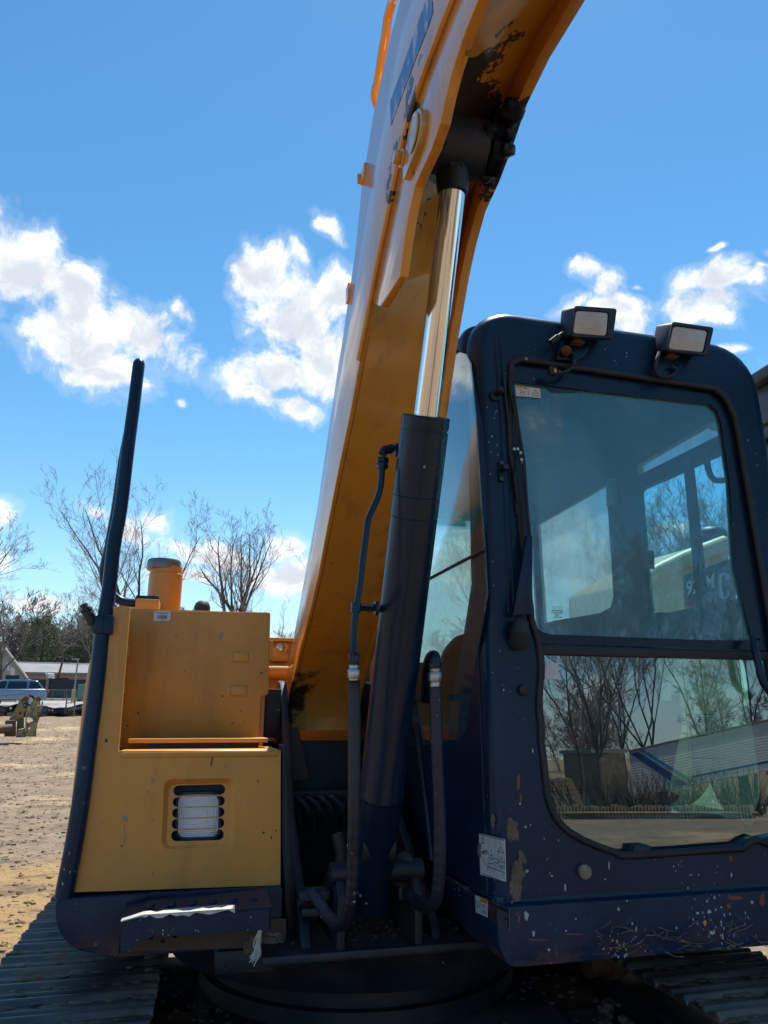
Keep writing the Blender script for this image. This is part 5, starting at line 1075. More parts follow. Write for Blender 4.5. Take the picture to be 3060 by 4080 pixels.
# rust scratches and paint chips on the front of cab and skirt
random.seed(61)
for (x, y, rx, ry, mn) in ((350, 285, 10, 55, 'rustscratch'), (362, 372, 6, 30, 'rustscratch'), (1465, 690, 12, 24, 'rustscratch'), (358, 398, 6, 9, 'chipwhite'), (395, 752, 9, 10, 'chipwhite'), (525, 776, 9, 7, 'chipwhite'), (825, 722, 4, 32, 'chipwhite'), (595, 838, 6, 26, 'chipwhite'), (388, 520, 6, 8, 'chipwhite'), (425, 120, 4, 14, 'chipwhite'), (1240, 840, 6, 8, 'chipwhite'), (1468, 772, 6, 14, 'chipwhite'), (560, 590, 3, 8, 'chipwhite'), (805, 795, 6, 5, 'chipwhite'), (520, 130, 3, 6, 'chipwhite')):
    splat(4, x, y, rx, ry, YC, mn, CAB, 'paint_chip')
for (x, y, rx, ry, mn) in ((392, 985, 13, 26, 'chipwhite'), (875, 952, 8, 13, 'chipwhite'), (1352, 965, 13, 11, 'chipwhite'), (1575, 915, 10, 12, 'chipwhite'), (1368, 1076, 16, 12, 'chipwhite'), (430, 1080, 8, 17, 'chipwhite'), (652, 1003, 7, 6, 'chipwhite'), (1290, 972, 9, 7, 'chipwhite'), (920, 908, 6, 6, 'chipwhite'), (1485, 893, 48, 16, 'rustscratch'), (1455, 935, 16, 20, 'rustscratch'), (1630, 905, 16, 40, 'rustscratch'), (352, 1000, 8, 22, 'rustscratch'), (640, 1083, 60, 4, 'rustscratch'), (450, 1112, 70, 4, 'rustscratch'), (1330, 1020, 8, 14, 'orange'), (600, 1065, 6, 6, 'chipwhite'), (510, 1165, 8, 8, 'chipwhite'), (797, 1160, 6, 6, 'chipwhite'), (1180, 1050, 5, 9, 'chipwhite')):
    splat(4, x, y, rx, ry, 2.035, mn, SK, 'paint_chip')
# dry grass and twigs caught along the lower edge
p = MB(); random.seed(21)
for k in range(46):
    a_ = Y_(4, random.uniform(760, 1640), random.uniform(1040, 1180), 2.03); d_ = Vector((random.uniform(-.07, .07), -.004, random.uniform(-.02, .02)))
    p.tube(smooth_path([a_, a_ + d_ * .5 + Vector((0, -.006, random.uniform(-.006, .008))), a_ + d_], 3), .0011, 'chip', 4)
part('caught_straw', p, SK, kind='stuff')

# --- work lights on the cab roof
def work_light(corn, lens, stem, yf, cable, plug):
    body = [lp(x, y, 1, yf) for x, y in corn]; p = MB(); p.prism(rounded(body, .014, 4), (0, .085, .040), 'rubber'); wlt = part('work_light', p, bevel=.006)
    c = sum(body, Vector()) / 4
    rimo = rounded([v + (v - c) * .00 + Vector((0, -.006, 0)) for v in body], .014, 4); li_ = [lp(x, y, 1, yf - .004) for x, y in lens]
    p = MB(); p.slab([rimo, rounded([v + (c - v).normalized() * -.006 for v in li_], .012, 4)], (0, .012, 0), 'rubber'); part('light_rim', p, wlt, bevel=.0)
    p = MB(); p.prism(rounded(li_, .014, 4), (0, .01, 0), 'worklens'); part('light_lens', p, wlt, bevel=.003)
    m_ = [lp(x, y, 1, 2.05) for x, y in stem]
    p = MB(); p.prism(m_, (0, .05, 0), 'black'); part('light_bracket', p, wlt, bevel=.006)
    bot = (body[2] + body[3]) / 2 * .999; a_ = bot.lerp(body[3], .35); tb = (m_[0] + m_[1]) / 2
    p = MB(); p.box((tb.x - .022, yf + .02, tb.z - .03), (tb.x + .022, yf + .05, a_.z + .004), 'rust'); p.cyl((tb.x, yf + .01, tb.z - .012), (tb.x, yf + .06, tb.z - .012), .013, 'rust', 6); part('light_hinge', p, wlt, bevel=.003)
    p = MB(); p.tube(smooth_path([lp(x, y, 1, 2.03 + .01 * (i % 2)) for i, (x, y) in enumerate(cable)], 6), .0075, 'hose', 8); part('light_cable', p, wlt)
    if plug:
        a_, b_2 = [lp(x, y, 1, yf + .03) for x, y in plug]; p = MB(); p.tube([a_, a_.lerp(b_2, .35), a_.lerp(b_2, .4), b_2], [.008, .009, .012, .010], 'rubber', 8); part('light_plug', p, wlt)
    return wlt
v16 = lambda *pts: [q(16, *a) for a in pts]; v5 = lambda *pts: [q(5, *a) for a in pts]
w1 = work_light(v16((545, 110), (1425, 172), (1335, 788), (490, 742)), v16((600, 190), (1262, 240), (1222, 712), (535, 655)), v16((330, 765), (760, 850), (885, 940), (850, 1010), (800, 1130), (620, 1230), (200, 1200), (235, 960)), 1.99,
           v16((420, 1040), (505, 1090), (560, 1240), (520, 1350), (420, 1430), (300, 1480), (190, 1450)), v16((330, 670), (70, 850)))
p = MB(); a_ = lp(*q(16, 110, 1450), 1, 2.03); p.box(a_ - Vector((.014, .01, .014)), a_ + Vector((.014, .012, .016)), 'rubber'); b_2 = lp(*q(16, 160, 1435), 1, 2.022); p.box(b_2 - Vector((.006, .004, .010)), b_2 + Vector((.007, .006, .008)), 'orange'); part('cable_connector', p, w1, bevel=.002)
p = MB(); p.tube([lp(*q(16, 370, 1000), 1, 2.045), lp(*q(16, 400, 1030), 1, 2.025), lp(*q(16, 430, 1060), 1, 2.02)], [.016, .019, .010], 'rust', 10); part('cable_grommet', p, w1)
work_light(v5((1108, 192), (1345, 226), (1308, 384), (1076, 358)), v5((1122, 212), (1314, 240), (1288, 362), (1092, 342)), v5((1040, 352), (1140, 375), (1182, 402), (1175, 440), (1150, 480), (1095, 505), (1000, 490), (1020, 410)), 2.0,
           v5((1105, 440), (1130, 460), (1120, 490), (1080, 505), (1035, 490), (1015, 450), (1025, 410), (1040, 365)), None)

# --- frayed cord hanging from the step
CORD = thing('frayed_cord', 'frayed white cord hanging from the black footstep under the yellow panel', 'cord')
CORD.location = RX @ (Y_(11, 1300, 1790, 2.28) - Vector((0, 0, CAMH))) + Vector((0, 0, EYE))
def worldp(v): return RX @ (Vector(v) - Vector((0, 0, CAMH))) + Vector((0, 0, EYE))
p = MB(); random.seed(2); ctop = Y_(11, 1300, 1765, 2.28)
for k in range(26):
    pth = [ctop + Vector((random.uniform(-.006, .006), random.uniform(-.004, .004), 0)), Y_(11, 1285 + random.gauss(0, 12), 1900, 2.28 + random.gauss(0, .004)), Y_(11, 1262 + random.gauss(0, 18), 1990 + random.gauss(0, 10), 2.28 + random.gauss(0, .006)), Y_(11, 1245 + random.gauss(0, 30), 2040 + random.gauss(0, 22), 2.28 + random.gauss(0, .008))]
    p.tube([worldp(v) for v in smooth_path(pth, 4)], [.0016] * 12 + [.0004], 'string', 4)
make('cord_strands', p, CORD, off=CORD.location.copy())

# ================================================================ surroundings (world frame)
def gz(x, y):
    z = 0.0
    k = max(0, 1 - max(abs(x - .67) - 1.6, 0) / 1.6) * max(0, 1 - max(.2 - y, y - 5.4, 0) / 2.0)
    z += (0.17 - .0488 * y) * k
    if y < -3: z -= min(.03 * (-y - 3), .9)
    return z
def fine(x, y):
    v = Vector((x, y, 0)); d = math.hypot(x, y)
    a = .030 * noise.fractal(v * 1.3, 1.0, 2.0, 4) + .016 * noise.fractal(Vector((x * 2.2, y * 5.0, 3)), 1.0, 2.0, 3)
    return a * min(1, max(0, (80 - d) / 40))
def axis_pts(lo, hi, dense_lo, dense_hi, step, grow=1.22):
    out = [dense_lo + step * i for i in range(int((dense_hi - dense_lo) / step) + 1)]
    s_, x = step, dense_lo
    left = []
    while x > lo: s_ *= grow; x -= s_; left.append(x)
    s_, x = step, out[-1]; right = []
    while x < hi: s_ *= grow; x += s_; right.append(x)
    return left[::-1] + out + right
xs_ = axis_pts(-900, 900, -13, 3, .10); ys_ = axis_pts(-700, 1500, 1.0, 24, .10)
mb = MB(); vs = []
for y in ys_:
    for x in xs_: vs.append((x, y, gz(x, y) + fine(x, y)))
nx = len(xs_); fs = [(j * nx + i, j * nx + i + 1, (j + 1) * nx + i + 1, (j + 1) * nx + i) for j in range(len(ys_) - 1) for i in range(nx - 1)]
me = bpy.data.meshes.new('ground'); me.from_pydata(vs, [], fs); me.materials.append(M['soil']); me.polygons.foreach_set('use_smooth', [True] * len(fs))
gr = bpy.data.objects.new('ground', me); COL.objects.link(gr); gr['kind'] = 'structure'
def wobj(name, mb, **kw): return make(name, mb, None, **kw)
# wood chips, stones and clods on the bare soil
rnd = random.Random(31)
p = MB(); vs, fs = [], []
def chip(x, y, s, kind):
    z = gz(x, y) + fine(x, y); a = rnd.uniform(0, 6.28); ca, sa = math.cos(a), math.sin(a)
    l, w, h = (s, s * .28, s * .15) if kind == 'chip' else (s * .6, s * .5, s * .4)
    tl_ = rnd.uniform(-.3, .3); o = len(vs)
    for (u, v, k) in ((-l, -w, 0), (l, -w, 0), (l, w, 0), (-l, w, 0), (-l * .7, -w * .7, h), (l * .8, -w * .6, h * 1.2), (l * .7, w * .8, h), (-l * .8, w * .6, h * .9)):
        vs.append((x + u * ca - v * sa, y + u * sa + v * ca, z - h * .25 + k + u * tl_ * .5))
    for f in ((4, 5, 6, 7), (0, 1, 5, 4), (1, 2, 6, 5), (2, 3, 7, 6), (3, 0, 4, 7)): fs.append([o + i for i in f])
for kind, n_, s0, s1, mname in (('chip', 5000, .006, .035, 'chip'), ('stone', 1500, .006, .022, 'stone'), ('clod', 2600, .012, .045, 'soil')):
    vs, fs = [], []
    for k in range(n_):
        D = 3.0 + 36 * rnd.random() ** 1.6; a = YAW - rad(rnd.uniform(12, 31))
        chip(D * math.sin(a), D * math.cos(a), rnd.uniform(s0, s1), kind)
    p.add(vs, fs, mname)
for k in range(900):
    x, y = rnd.uniform(-1.2, 2.6), rnd.uniform(1.6, 5.2); vs, fs = [], []
    chip(x, y, rnd.uniform(.01, .04), 'stone'); p.add(vs, fs, 'stone')
wobj('ground_litter', p, kind='stuff', smooth=False)
p = MB()
for k in range(260):                                     # sparse weeds
    c = wl(rnd.uniform(-60, 330), 2800, 3.6 + 30 * rnd.random()); c.z = gz(c.x, c.y) + fine(c.x, c.y)
    cl = noise.noise(Vector((c.x * .6, c.y * .6, 7)))
    if cl < .05: continue
    for j in range(7):
        a = rnd.uniform(0, 6.28); l = rnd.uniform(.03, .09); d = Vector((math.cos(a) * l * .6, math.sin(a) * l * .6, l)); s_ = Vector((-math.sin(a), math.cos(a), 0)) * .004
        b0 = c + Vector((rnd.uniform(-.08, .08), rnd.uniform(-.08, .08), 0)); p.add([b0 - s_, b0 + s_, b0 + d], [(0, 1, 2)], 'grasstuft')
wobj('weeds', p, kind='stuff', smooth=False)
# paved lot behind the field
def gpt(x, y, D): v = wl(x, y, D); v.z = 0; return v
A, B, C_, D_ = gpt(-900, 0, 41.5), gpt(700, 0, 40), gpt(900, 0, 78), gpt(-900, 0, 80)
p = MB(); p.prism([v + Vector((0, 0, .16)) for v in (A, B, C_, D_)], (0, 0, -.14), 'asphalt'); wobj('parking_lot', p, kind='structure')
A, B, C_, D_ = gpt(-900, 0, 66), gpt(700, 0, 66), gpt(700, 0, 67), gpt(-900, 0, 67)
p = MB(); p.prism([v + Vector((0, 0, .28)) for v in (A, B, C_, D_)], (0, 0, -.11), 'concrete'); wobj('kerb', p, kind='structure')

def g9(x, y, D): return wl(*q(9, x, y), D)
# --- steel attachment lying on the soil
D = 22.0; b0 = g9(330, 1630, D); b0.z = gz(b0.x, b0.y)
AT = thing('attachment_frame', 'rusty camouflage-painted steel attachment with two tall plates lying on the bare field', 'attachment', tuple(b0))
away = Vector((b0.x, b0.y, 0)).normalized(); rt = Vector((away.y, -away.x, 0))
def atp(name, mb, **kw): return make(name, mb, AT, off=b0, **kw)
p = MB(); outl = [(342, 1650), (345, 1340), (365, 1270), (440, 1170), (500, 1112), (525, 1102), (542, 1125), (552, 1230), (550, 1300), (545, 1370), (515, 1450), (495, 1560), (490, 1650)]
hol = [[(370, 1380), (440, 1405), (448, 1440), (380, 1470), (358, 1440)], [(512, 1225), (530, 1215), (538, 1330), (520, 1350)], [(384, 1530), (408, 1524), (408, 1552), (386, 1556)]]
p.slab([[g9(*a, D) for a in outl]] + [[g9(*a, D) for a in h] for h in hol], away * .06, 'camo'); atp('tall_plate', p)
p = MB(); outl = [(95, 1470), (150, 1370), (235, 1225), (300, 1140), (345, 1100), (375, 1102), (390, 1190), (370, 1260), (322, 1330), (330, 1650), (222, 1650), (230, 1440), (160, 1440)]
hol = [[(255, 1330), (280, 1310), (290, 1340), (262, 1360)], [(318, 1220), (345, 1215), (350, 1240), (320, 1270)]]
p.slab([[g9(*a, D + .35) for a in outl]] + [[g9(*a, D + .35) for a in h] for h in hol], away * .06, 'camo'); atp('tall_plate', p)
for (x, y, r) in ((530, 1145, .055), (370, 1130, .055), (532, 1330, .045)):
    p = MB(); c = g9(x, y, D - .02); p.cyl(c - away * .04, c + away * .5, r, 'rust', 16); atp('pivot_pin', p)
p = MB(); a_ = g9(60, 1640, D + .1); b_ = g9(215, 1440, D + .1); p.hexa([g9(55, 1650, D), g9(215, 1650, D), g9(215, 1650, D) + away * .6, g9(55, 1650, D) + away * .6], [g9(70, 1435, D), g9(212, 1425, D), g9(212, 1425, D) + away * .6, g9(70, 1435, D) + away * .6], 'rust')
p.hexa([g9(215, 1660, D), g9(345, 1660, D), g9(345, 1660, D) + away * .5, g9(215, 1660, D) + away * .5], [g9(232, 1560, D), g9(338, 1540, D), g9(338, 1540, D) + away * .5, g9(232, 1560, D) + away * .5], 'camo'); atp('base_block', p, bevel=.02)
p = MB(); p.tube([g9(-160, 1570, D - .3), g9(60, 1545, D - .15), g9(150, 1540, D - .1)], .115, 'rust', 18); atp('rusty_pipe', p)

# --- silt fence with wooden stakes
SF = thing('silt_fence', 'low black silt fence sagging along the far edge of the dirt field', 'fence', tuple(gpt(*q(9, 600, 0), 39)))
p = MB(); n_ = 90; lo_, hi_ = [], []
for i in range(n_ + 1):
    x = -2600 + i * (3900 / n_) ; D = 39 + 1.5 * noise.noise(Vector((x * .003, 0, 0))) ; c = wl(*q(9, x, 1300), D); c.z = 0
    w_ = noise.noise(Vector((x * .006, 4, 1))); h_ = .50 + .14 * w_ - .12 * math.exp(-((x - 760) / 160) ** 2)
    lo_.append(c + Vector((0, -.25 * abs(w_), -.02))); hi_.append(c + Vector((.05 * w_, .1 * w_, h_)))
p.add(lo_ + hi_, [(i, i + 1, n_ + 2 + i, n_ + 1 + i) for i in range(n_)], 'silt'); off_ = SF.location.copy(); sfb = make('fabric', p, SF, off=off_)
sol = sfb.modifiers.new('thickness', 'SOLIDIFY'); sol.thickness = .02
p = MB(); p.tube([v + Vector((0, -.015, .0)) for v in hi_], .022, 'silver', 6); make('top_hem', p, SF, off=off_)
for x, h_ in ((888, 1.0), (1003, .95), (560, .7), (-250, .8), (-700, .8), (-1200, .8), (1250, .8), (250, .75)):
    c = wl(*q(9, x, 1300), 38.8); c.z = 0; p = MB(); p.box(c - Vector((.03, .03, .05)), c + Vector((.03, .03, h_)), 'wood'); make('stake', p, SF, off=off_)
p = MB(); a_ = wl(*q(9, 895, 1200), 39.0); b_ = wl(*q(9, 960, 1180), 39.2); p.tube([a_, b_], .02, 'wood', 5); make('brace', p, SF, off=off_)

# --- parked car
D = 50.0; rear = wl(*q(9, 632, 1150), D); fwd = -Vector((rear.y, -rear.x, 0)).normalized(); fwd = (fwd + Vector((0, -.10, 0))).normalized(); sidev = Vector((-fwd.y, fwd.x, 0)); 
if sidev.y < 0: sidev = -sidev
cb = Vector((rear.x, rear.y, .16)) + fwd * 2.3
CAR = thing('parked_car', 'silver-blue estate car parked beyond the black silt fence', 'car', tuple(cb))
def cp(l, w, z): return cb + fwd * l + sidev * w + Vector((0, 0, z))
def carp(name, mb, par=None, **kw): return make(name, mb, par or CAR, off=cb, **kw)
p = MB(); bodyp = [(-2.28, .35), (-2.30, .75), (-2.22, .98), (-2.1, 1.02), (1.05, 1.0), (2.0, .86), (2.28, .68), (2.32, .35)]
p.prism([cp(l, 0, z) for l, z in bodyp], sidev * 1.82, 'carpaint'); carp('body', p, bevel=.07, seg=3)
p = MB(); cab_b = [(-2.12, .98), (-1.72, 1.50), (-1.3, 1.58), (.1, 1.56), (.35, 1.50), (1.12, .98)]
A = [cp(l, .08 + (.14 if z > 1.2 else 0), z) for l, z in cab_b]; B = [cp(l, 1.74 - (.14 if z > 1.2 else 0), z) for l, z in cab_b]
p.add(A + B, [(0, 1, 2, 3, 4, 5), (11, 10, 9, 8, 7, 6)] + [(i, i + 6, (i + 1) % 6 + 6, (i + 1) % 6) for i in range(6)], 'carpaint'); carp('roof', p, bevel=.05, seg=2)
for (l0, l1, l2, l3) in ((-1.98, -1.66, -1.25, -1.2), (-1.12, -1.12, -.12, -.02), (.05, .0, .25, .95)):
    p = MB(); wp_ = [cp(l0, .085, 1.03), cp(l1, .215, 1.46), cp(l2, .215, 1.47), cp(l3, .085, 1.03)]; p.prism([v - sidev * .012 for v in wp_], sidev * .01, 'carglass'); carp('side_window', p, smooth=False)
p = MB(); p.prism([v - fwd * .02 + Vector((0, 0, .02)) for v in (cp(-2.10, .25, 1.03), cp(-2.10, 1.57, 1.03), cp(-1.76, 1.5, 1.46), cp(-1.76, .32, 1.46))], -fwd * .01, 'carglass'); carp('rear_window', p, smooth=False)
for w in (.05, 1.55):
    p = MB(); p.box(cp(-2.33, w, .78), cp(-2.2, w + .22, .96), 'redink'); carp('tail_light', p, bevel=.02)
for l in (-1.35, 1.40):
    for w in (-.02, 1.62):
        p = MB(); p.lathe(cp(l, w, .33), sidev, [(0, .18), (0, .31), (.03, .335), (.18, .335), (.21, .31), (.21, .2)], 'tyre', 24); ty = carp('wheel', p)
        p = MB(); p.lathe(cp(l, w - .005 if w < 1 else w + .12, .33), sidev, [(0, .05), (0, .2), (.1, .2), (.1, .05)], 'rim', 16); carp('rim', p, ty)
# --- dumpsters with refuse bags
def dumpster(x0, x1, ytop, ybot, D, mname, label, bags):
    c = wl(*q(9, (x0 + x1) / 2, ybot), D); c.z = .16; w = (wl(*q(9, x1, ybot), D) - wl(*q(9, x0, ybot), D)).length; h = wl(*q(9, x0, ytop), D).z - .16
    d = thing('dumpster', label, 'dumpster', tuple(c)); a = Vector((c.x, c.y, 0)).normalized(); r = Vector((a.y, -a.x, 0))
    def dpt(u, v, z): return c + r * u + a * v + Vector((0, 0, z))
    p = MB(); t = .06
    for (u0, u1, v0, v1) in ((-w / 2, w / 2, 0, t), (-w / 2, w / 2, 1.6 - t, 1.6), (-w / 2, -w / 2 + t, t, 1.6 - t), (w / 2 - t, w / 2, t, 1.6 - t)):
        p.hexa([dpt(u0, v0, .12), dpt(u1, v0, .12), dpt(u1, v1, .12), dpt(u0, v1, .12)], [dpt(u0, v0, h), dpt(u1, v0, h), dpt(u1, v1, h), dpt(u0, v1, h)], mname)
    p.hexa([dpt(-w / 2, 0, .06), dpt(w / 2, 0, .06), dpt(w / 2, 1.6, .06), dpt(-w / 2, 1.6, .06)], [dpt(-w / 2, 0, .14), dpt(w / 2, 0, .14), dpt(w / 2, 1.6, .14), dpt(-w / 2, 1.6, .14)], mname)
    make('bin', p, d, off=c)
    p = MB(); p.hexa([dpt(-w / 2 - .03, -.04, h - .1), dpt(w / 2 + .03, -.04, h - .1), dpt(w / 2 + .03, 0, h - .1), dpt(-w / 2 - .03, 0, h - .1)], [dpt(-w / 2 - .03, -.04, h), dpt(w / 2 + .03, -.04, h), dpt(w / 2 + .03, 0, h), dpt(-w / 2 - .03, 0, h)], mname); make('rim_bar', p, d, off=c)
    return d
dumpster(290, 545, 945, 1010, 60, 'dumpgreen', 'green dumpster heaped with white bags behind the parked car', 0)
dumpster(-30, 245, 950, 1020, 61, 'darkfence', 'dark dumpster with white bags at the left edge behind the car', 0)
bl_ = [(345, 905, 1, 18, 'beside the left end of the green dumpster'), (400, 915, 0, 40, 'largest on top of the green dumpster'), (505, 935, 0, 20, 'right end of the green dumpster'), (30, 935, 0, 24, 'leftmost on the dark dumpster'), (80, 918, 0, 20, 'middle of the dark dumpster'), (185, 920, 0, 36, 'largest on the dark dumpster'), (220, 958, 0, 26, 'low at the right end of the dark dumpster'), (340, 935, 1, 26, 'low at the left of the green dumpster')]
for i, (x, y, dk, r, wh) in enumerate(bl_):
    c = wl(*q(9, x, y), 60.6); rr = r / 3.4024 / 2830 * 62 ; p = MB(); p.blob(c, rr, 'darkbag' if dk else 'bag', i + 2, .35, 2, (1.25, 1, .8))
    o = make('refuse_bag', p, None, off=c); o.location = c; tag(o, ('dark' if dk else 'white') + ' refuse bag, ' + wh, 'bag', 'refuse bags in the dumpsters')
# --- dark screen fence, chain-link fence, box, posts, lamp pole, sign
def wallpx(x0, x1, y0, y1, D, th, mname):
    a, b = wl(*q(9, x0, y1), D), wl(*q(9, x1, y1), D); zt = wl(*q(9, x0, y0), D).z; n_ = Vector((a.x + b.x, a.y + b.y, 0)).normalized() * th
    lo = Vector((0, 0, 0)); p = MB(); a.z = b.z = 0; p.hexa([a, b, b + n_, a + n_], [Vector((v.x, v.y, zt)) for v in (a, b, b + n_, a + n_)], mname); return p, (a + b) / 2
SCR = thing('screen_fence', 'dark screened fence standing between the dumpsters and the grey building', 'fence', tuple(wallpx(0, 1250, 900, 1000, 74, .1, 'darkfence')[1]))
for (x0, x1, y0) in ((40, 232, 815), (235, 600, 868), (640, 900, 850), (905, 1150, 872), (1155, 1420, 870), (1425, 1800, 870)):
    p, c = wallpx(x0, x1, y0, 1090, 74, .12, 'darkfence'); make('fence_panel', p, SCR, off=SCR.location.copy())
p, c = wallpx(602, 638, 850, 1090, 73.8, .3, 'wood'); make('fence_post', p, SCR, off=SCR.location.copy())
CH = thing('chain_link_fence', 'low green chain-link fence along the kerb behind the lot', 'fence', tuple(wallpx(560, 1300, 1010, 1095, 64, .05, 'chain')[1])); co = CH.location.copy()
a, b = wl(*q(9, 380, 1095), 64), wl(*q(9, 1500, 1095), 64); zt = wl(*q(9, 600, 1015), 64).z; a.z = b.z = .2
p = MB(); p.tube([Vector((a.x, a.y, zt)), Vector((b.x, b.y, zt))], .035, 'chain', 6); make('top_rail', p, CH, off=co)
for i in range(8): c = a.lerp(b, i / 7); p = MB(); p.tube([c, Vector((c.x, c.y, zt))], .035, 'chain', 6); make('fence_post', p, CH, off=co)
p = MB(); L_ = (b - a).length; n_ = int(L_ / .16); hh = zt - .2
for i in range(-int(hh / .16), n_):
    for sgn in (1, -1):
        u0 = i * .16; u1 = u0 + hh; s0, s1 = (u0, u1) if sgn > 0 else (u1, u0); t0, t1 = s0 / L_, s1 / L_
        if min(t0, t1) < 0 or max(t0, t1) > 1: continue
        p.tube([a.lerp(b, t0), a.lerp(b, t1) + Vector((0, 0, hh))], .008, 'chain', 3, caps=False)
make('wire_mesh', p, CH, off=co, kind='stuff')
p, c = wallpx(1040, 1150, 940, 1115, 62, 1.2, 'utility'); o = make('utility_box', p, None, off=c, bevel=.03); o.location = c; tag(o, 'green utility box at the end of the chain-link fence', 'utility box')
for x, nm in ((967, 'left'), (995, 'right')):
    p, c = wallpx(x - 11, x + 11, 1005, 1190, 58, .22, 'bollard'); o = make('bollard', p, None, off=c, bevel=.02); o.location = c; tag(o, 'pale yellow post beside the green box, ' + nm + ' of the pair', 'post', 'pale posts by the utility box')
c = wl(*q(9, 1012, 1000), 68); c.z = .1; zt = wl(*q(9, 1022, 610), 68).z; LP = thing('lamp_post', 'thin grey lamp post in front of the grey flat building', 'lamp post', tuple(c))
p = MB(); p.tube([c, Vector((c.x, c.y, zt))], [.10, .06], 'silver', 10); make('pole', p, LP, off=c.copy()); p = MB(); p.box((c.x - .5, c.y - .12, zt - .02), (c.x + .1, c.y + .12, zt + .12), 'silver'); make('lamp_head', p, LP, off=c.copy(), bevel=.03)
c = wl(*q(9, 675, 850), 72); PR = thing('pallet_rack', 'tilted pale slatted rack standing above the dark screened fence', 'rack', tuple(c))
for i in range(4):
    a_, b_ = wl(*q(9, 618 + i * 6, 790 + i * 17), 72), wl(*q(9, 735, 805 + i * 17), 72); p = MB(); p.tube([a_, b_], .05, 'white', 4); make('slat', p, PR, off=c.copy())
p = MB(); p.tube([wl(*q(9, 640, 780), 72), wl(*q(9, 650, 870), 72)], .05, 'wood', 4); make('upright', p, PR, off=c.copy())
# --- long grey building and the steep-roofed one beside it
Db = 92; a, b = wl(*q(9, 205, 870), Db), wl(*q(9, 1260, 870), Db); a.z = b.z = 0; dv = (b - a).normalized(); b = a + dv * 60; nb = Vector((-dv.y, dv.x, 0)); zr = wl(*q(9, 600, 648), Db).z; ze = wl(*q(9, 600, 775), Db - 2).z
BL = thing('flat_building', 'long low grey building with a broad grey roof behind the dark fence', 'building', tuple((a + b) / 2)); bo = BL.location.copy()
p = MB(); p.hexa([a, b, b + nb * 12, a + nb * 12], [v + Vector((0, 0, ze)) for v in (a, b, b + nb * 12, a + nb * 12)], 'wallgrey'); make('wall', p, BL, off=bo)
p = MB(); e0, e1 = a - nb * 1.0 - dv * .5 + Vector((0, 0, ze)), b - nb * 1.0 + Vector((0, 0, ze)); r0, r1 = a + nb * 2.2 - dv * .5 + Vector((0, 0, zr)), b + nb * 2.2 + Vector((0, 0, zr)); k0, k1 = a + nb * 13 + Vector((0, 0, zr)), b + nb * 13 + Vector((0, 0, zr))
p.add([e0, e1, r1, r0, k1, k0], [(0, 1, 2, 3), (3, 2, 4, 5)], 'roofgrey'); ro = make('roof', p, BL, off=bo, smooth=False); sm = ro.modifiers.new('thickness', 'SOLIDIFY'); sm.thickness = .2
p = MB(); p.tube([r0, r1], .12, 'concrete', 6); make('ridge_cap', p, BL, off=bo)
for i in range(9):
    c = a + dv * (4 + i * 5.5) - nb * .03; p = MB(); p.hexa([c, c + dv * 1.6, c + dv * 1.6 + nb * .06, c + nb * .06], [v + Vector((0, 0, 1.1)) for v in (c, c + dv * 1.6, c + dv * 1.6 + nb * .06, c + nb * .06)], 'carglass')
    for v in p.v: v.z += 1.0
    make('window', p, BL, off=bo)
D2 = 80; gA = [g9(*t, D2) for t in ((70, 470), (362, 868), (-260, 868))]; gn = Vector((gA[0].x, gA[0].y, 0)).normalized()
ST = thing('steep_roof_house', 'steep grey-roofed house with a pale edge board at the left edge', 'house', (gA[0].x, gA[0].y, 0)); so_ = ST.location.copy()
base = [Vector((gA[2].x, gA[2].y, 0)), Vector((gA[1].x, gA[1].y, 0)), gA[1], gA[0], gA[2]]
p = MB(); p.prism([base[0], base[1], base[2], base[3], base[4]], gn * 8, 'wallgrey'); make('wall', p, ST, off=so_)
for (u, v) in ((gA[0], gA[1]), (gA[0], gA[2])):
    p = MB(); ex = (v - u) * 1.03; up_ = Vector((0, 0, .25)); p.hexa([u - gn * .4, u + ex - gn * .4, u + ex + gn * 8.4, u + gn * 8.4], [w + up_ for w in (u - gn * .4, u + ex - gn * .4, u + ex + gn * 8.4, u + gn * 8.4)], 'roofgrey'); make('roof', p, ST, off=so_)
    p = MB(); p.tube([u - gn * .45 + up_ * .5, u + ex - gn * .45 + up_ * .5], .11, 'concrete', 4); make('edge_board', p, ST, off=so_)
for (x0, x1, y0, y1) in ((95, 125, 640, 760), (140, 200, 700, 830)):
    p = MB(); p.prism([g9(x, y, D2) - gn * .02 for x, y in ((x0, y0), (x1, y0 + 30), (x1, y1), (x0, y1))], gn * .04, 'white'); make('wall_panel', p, ST, off=so_, smooth=False)

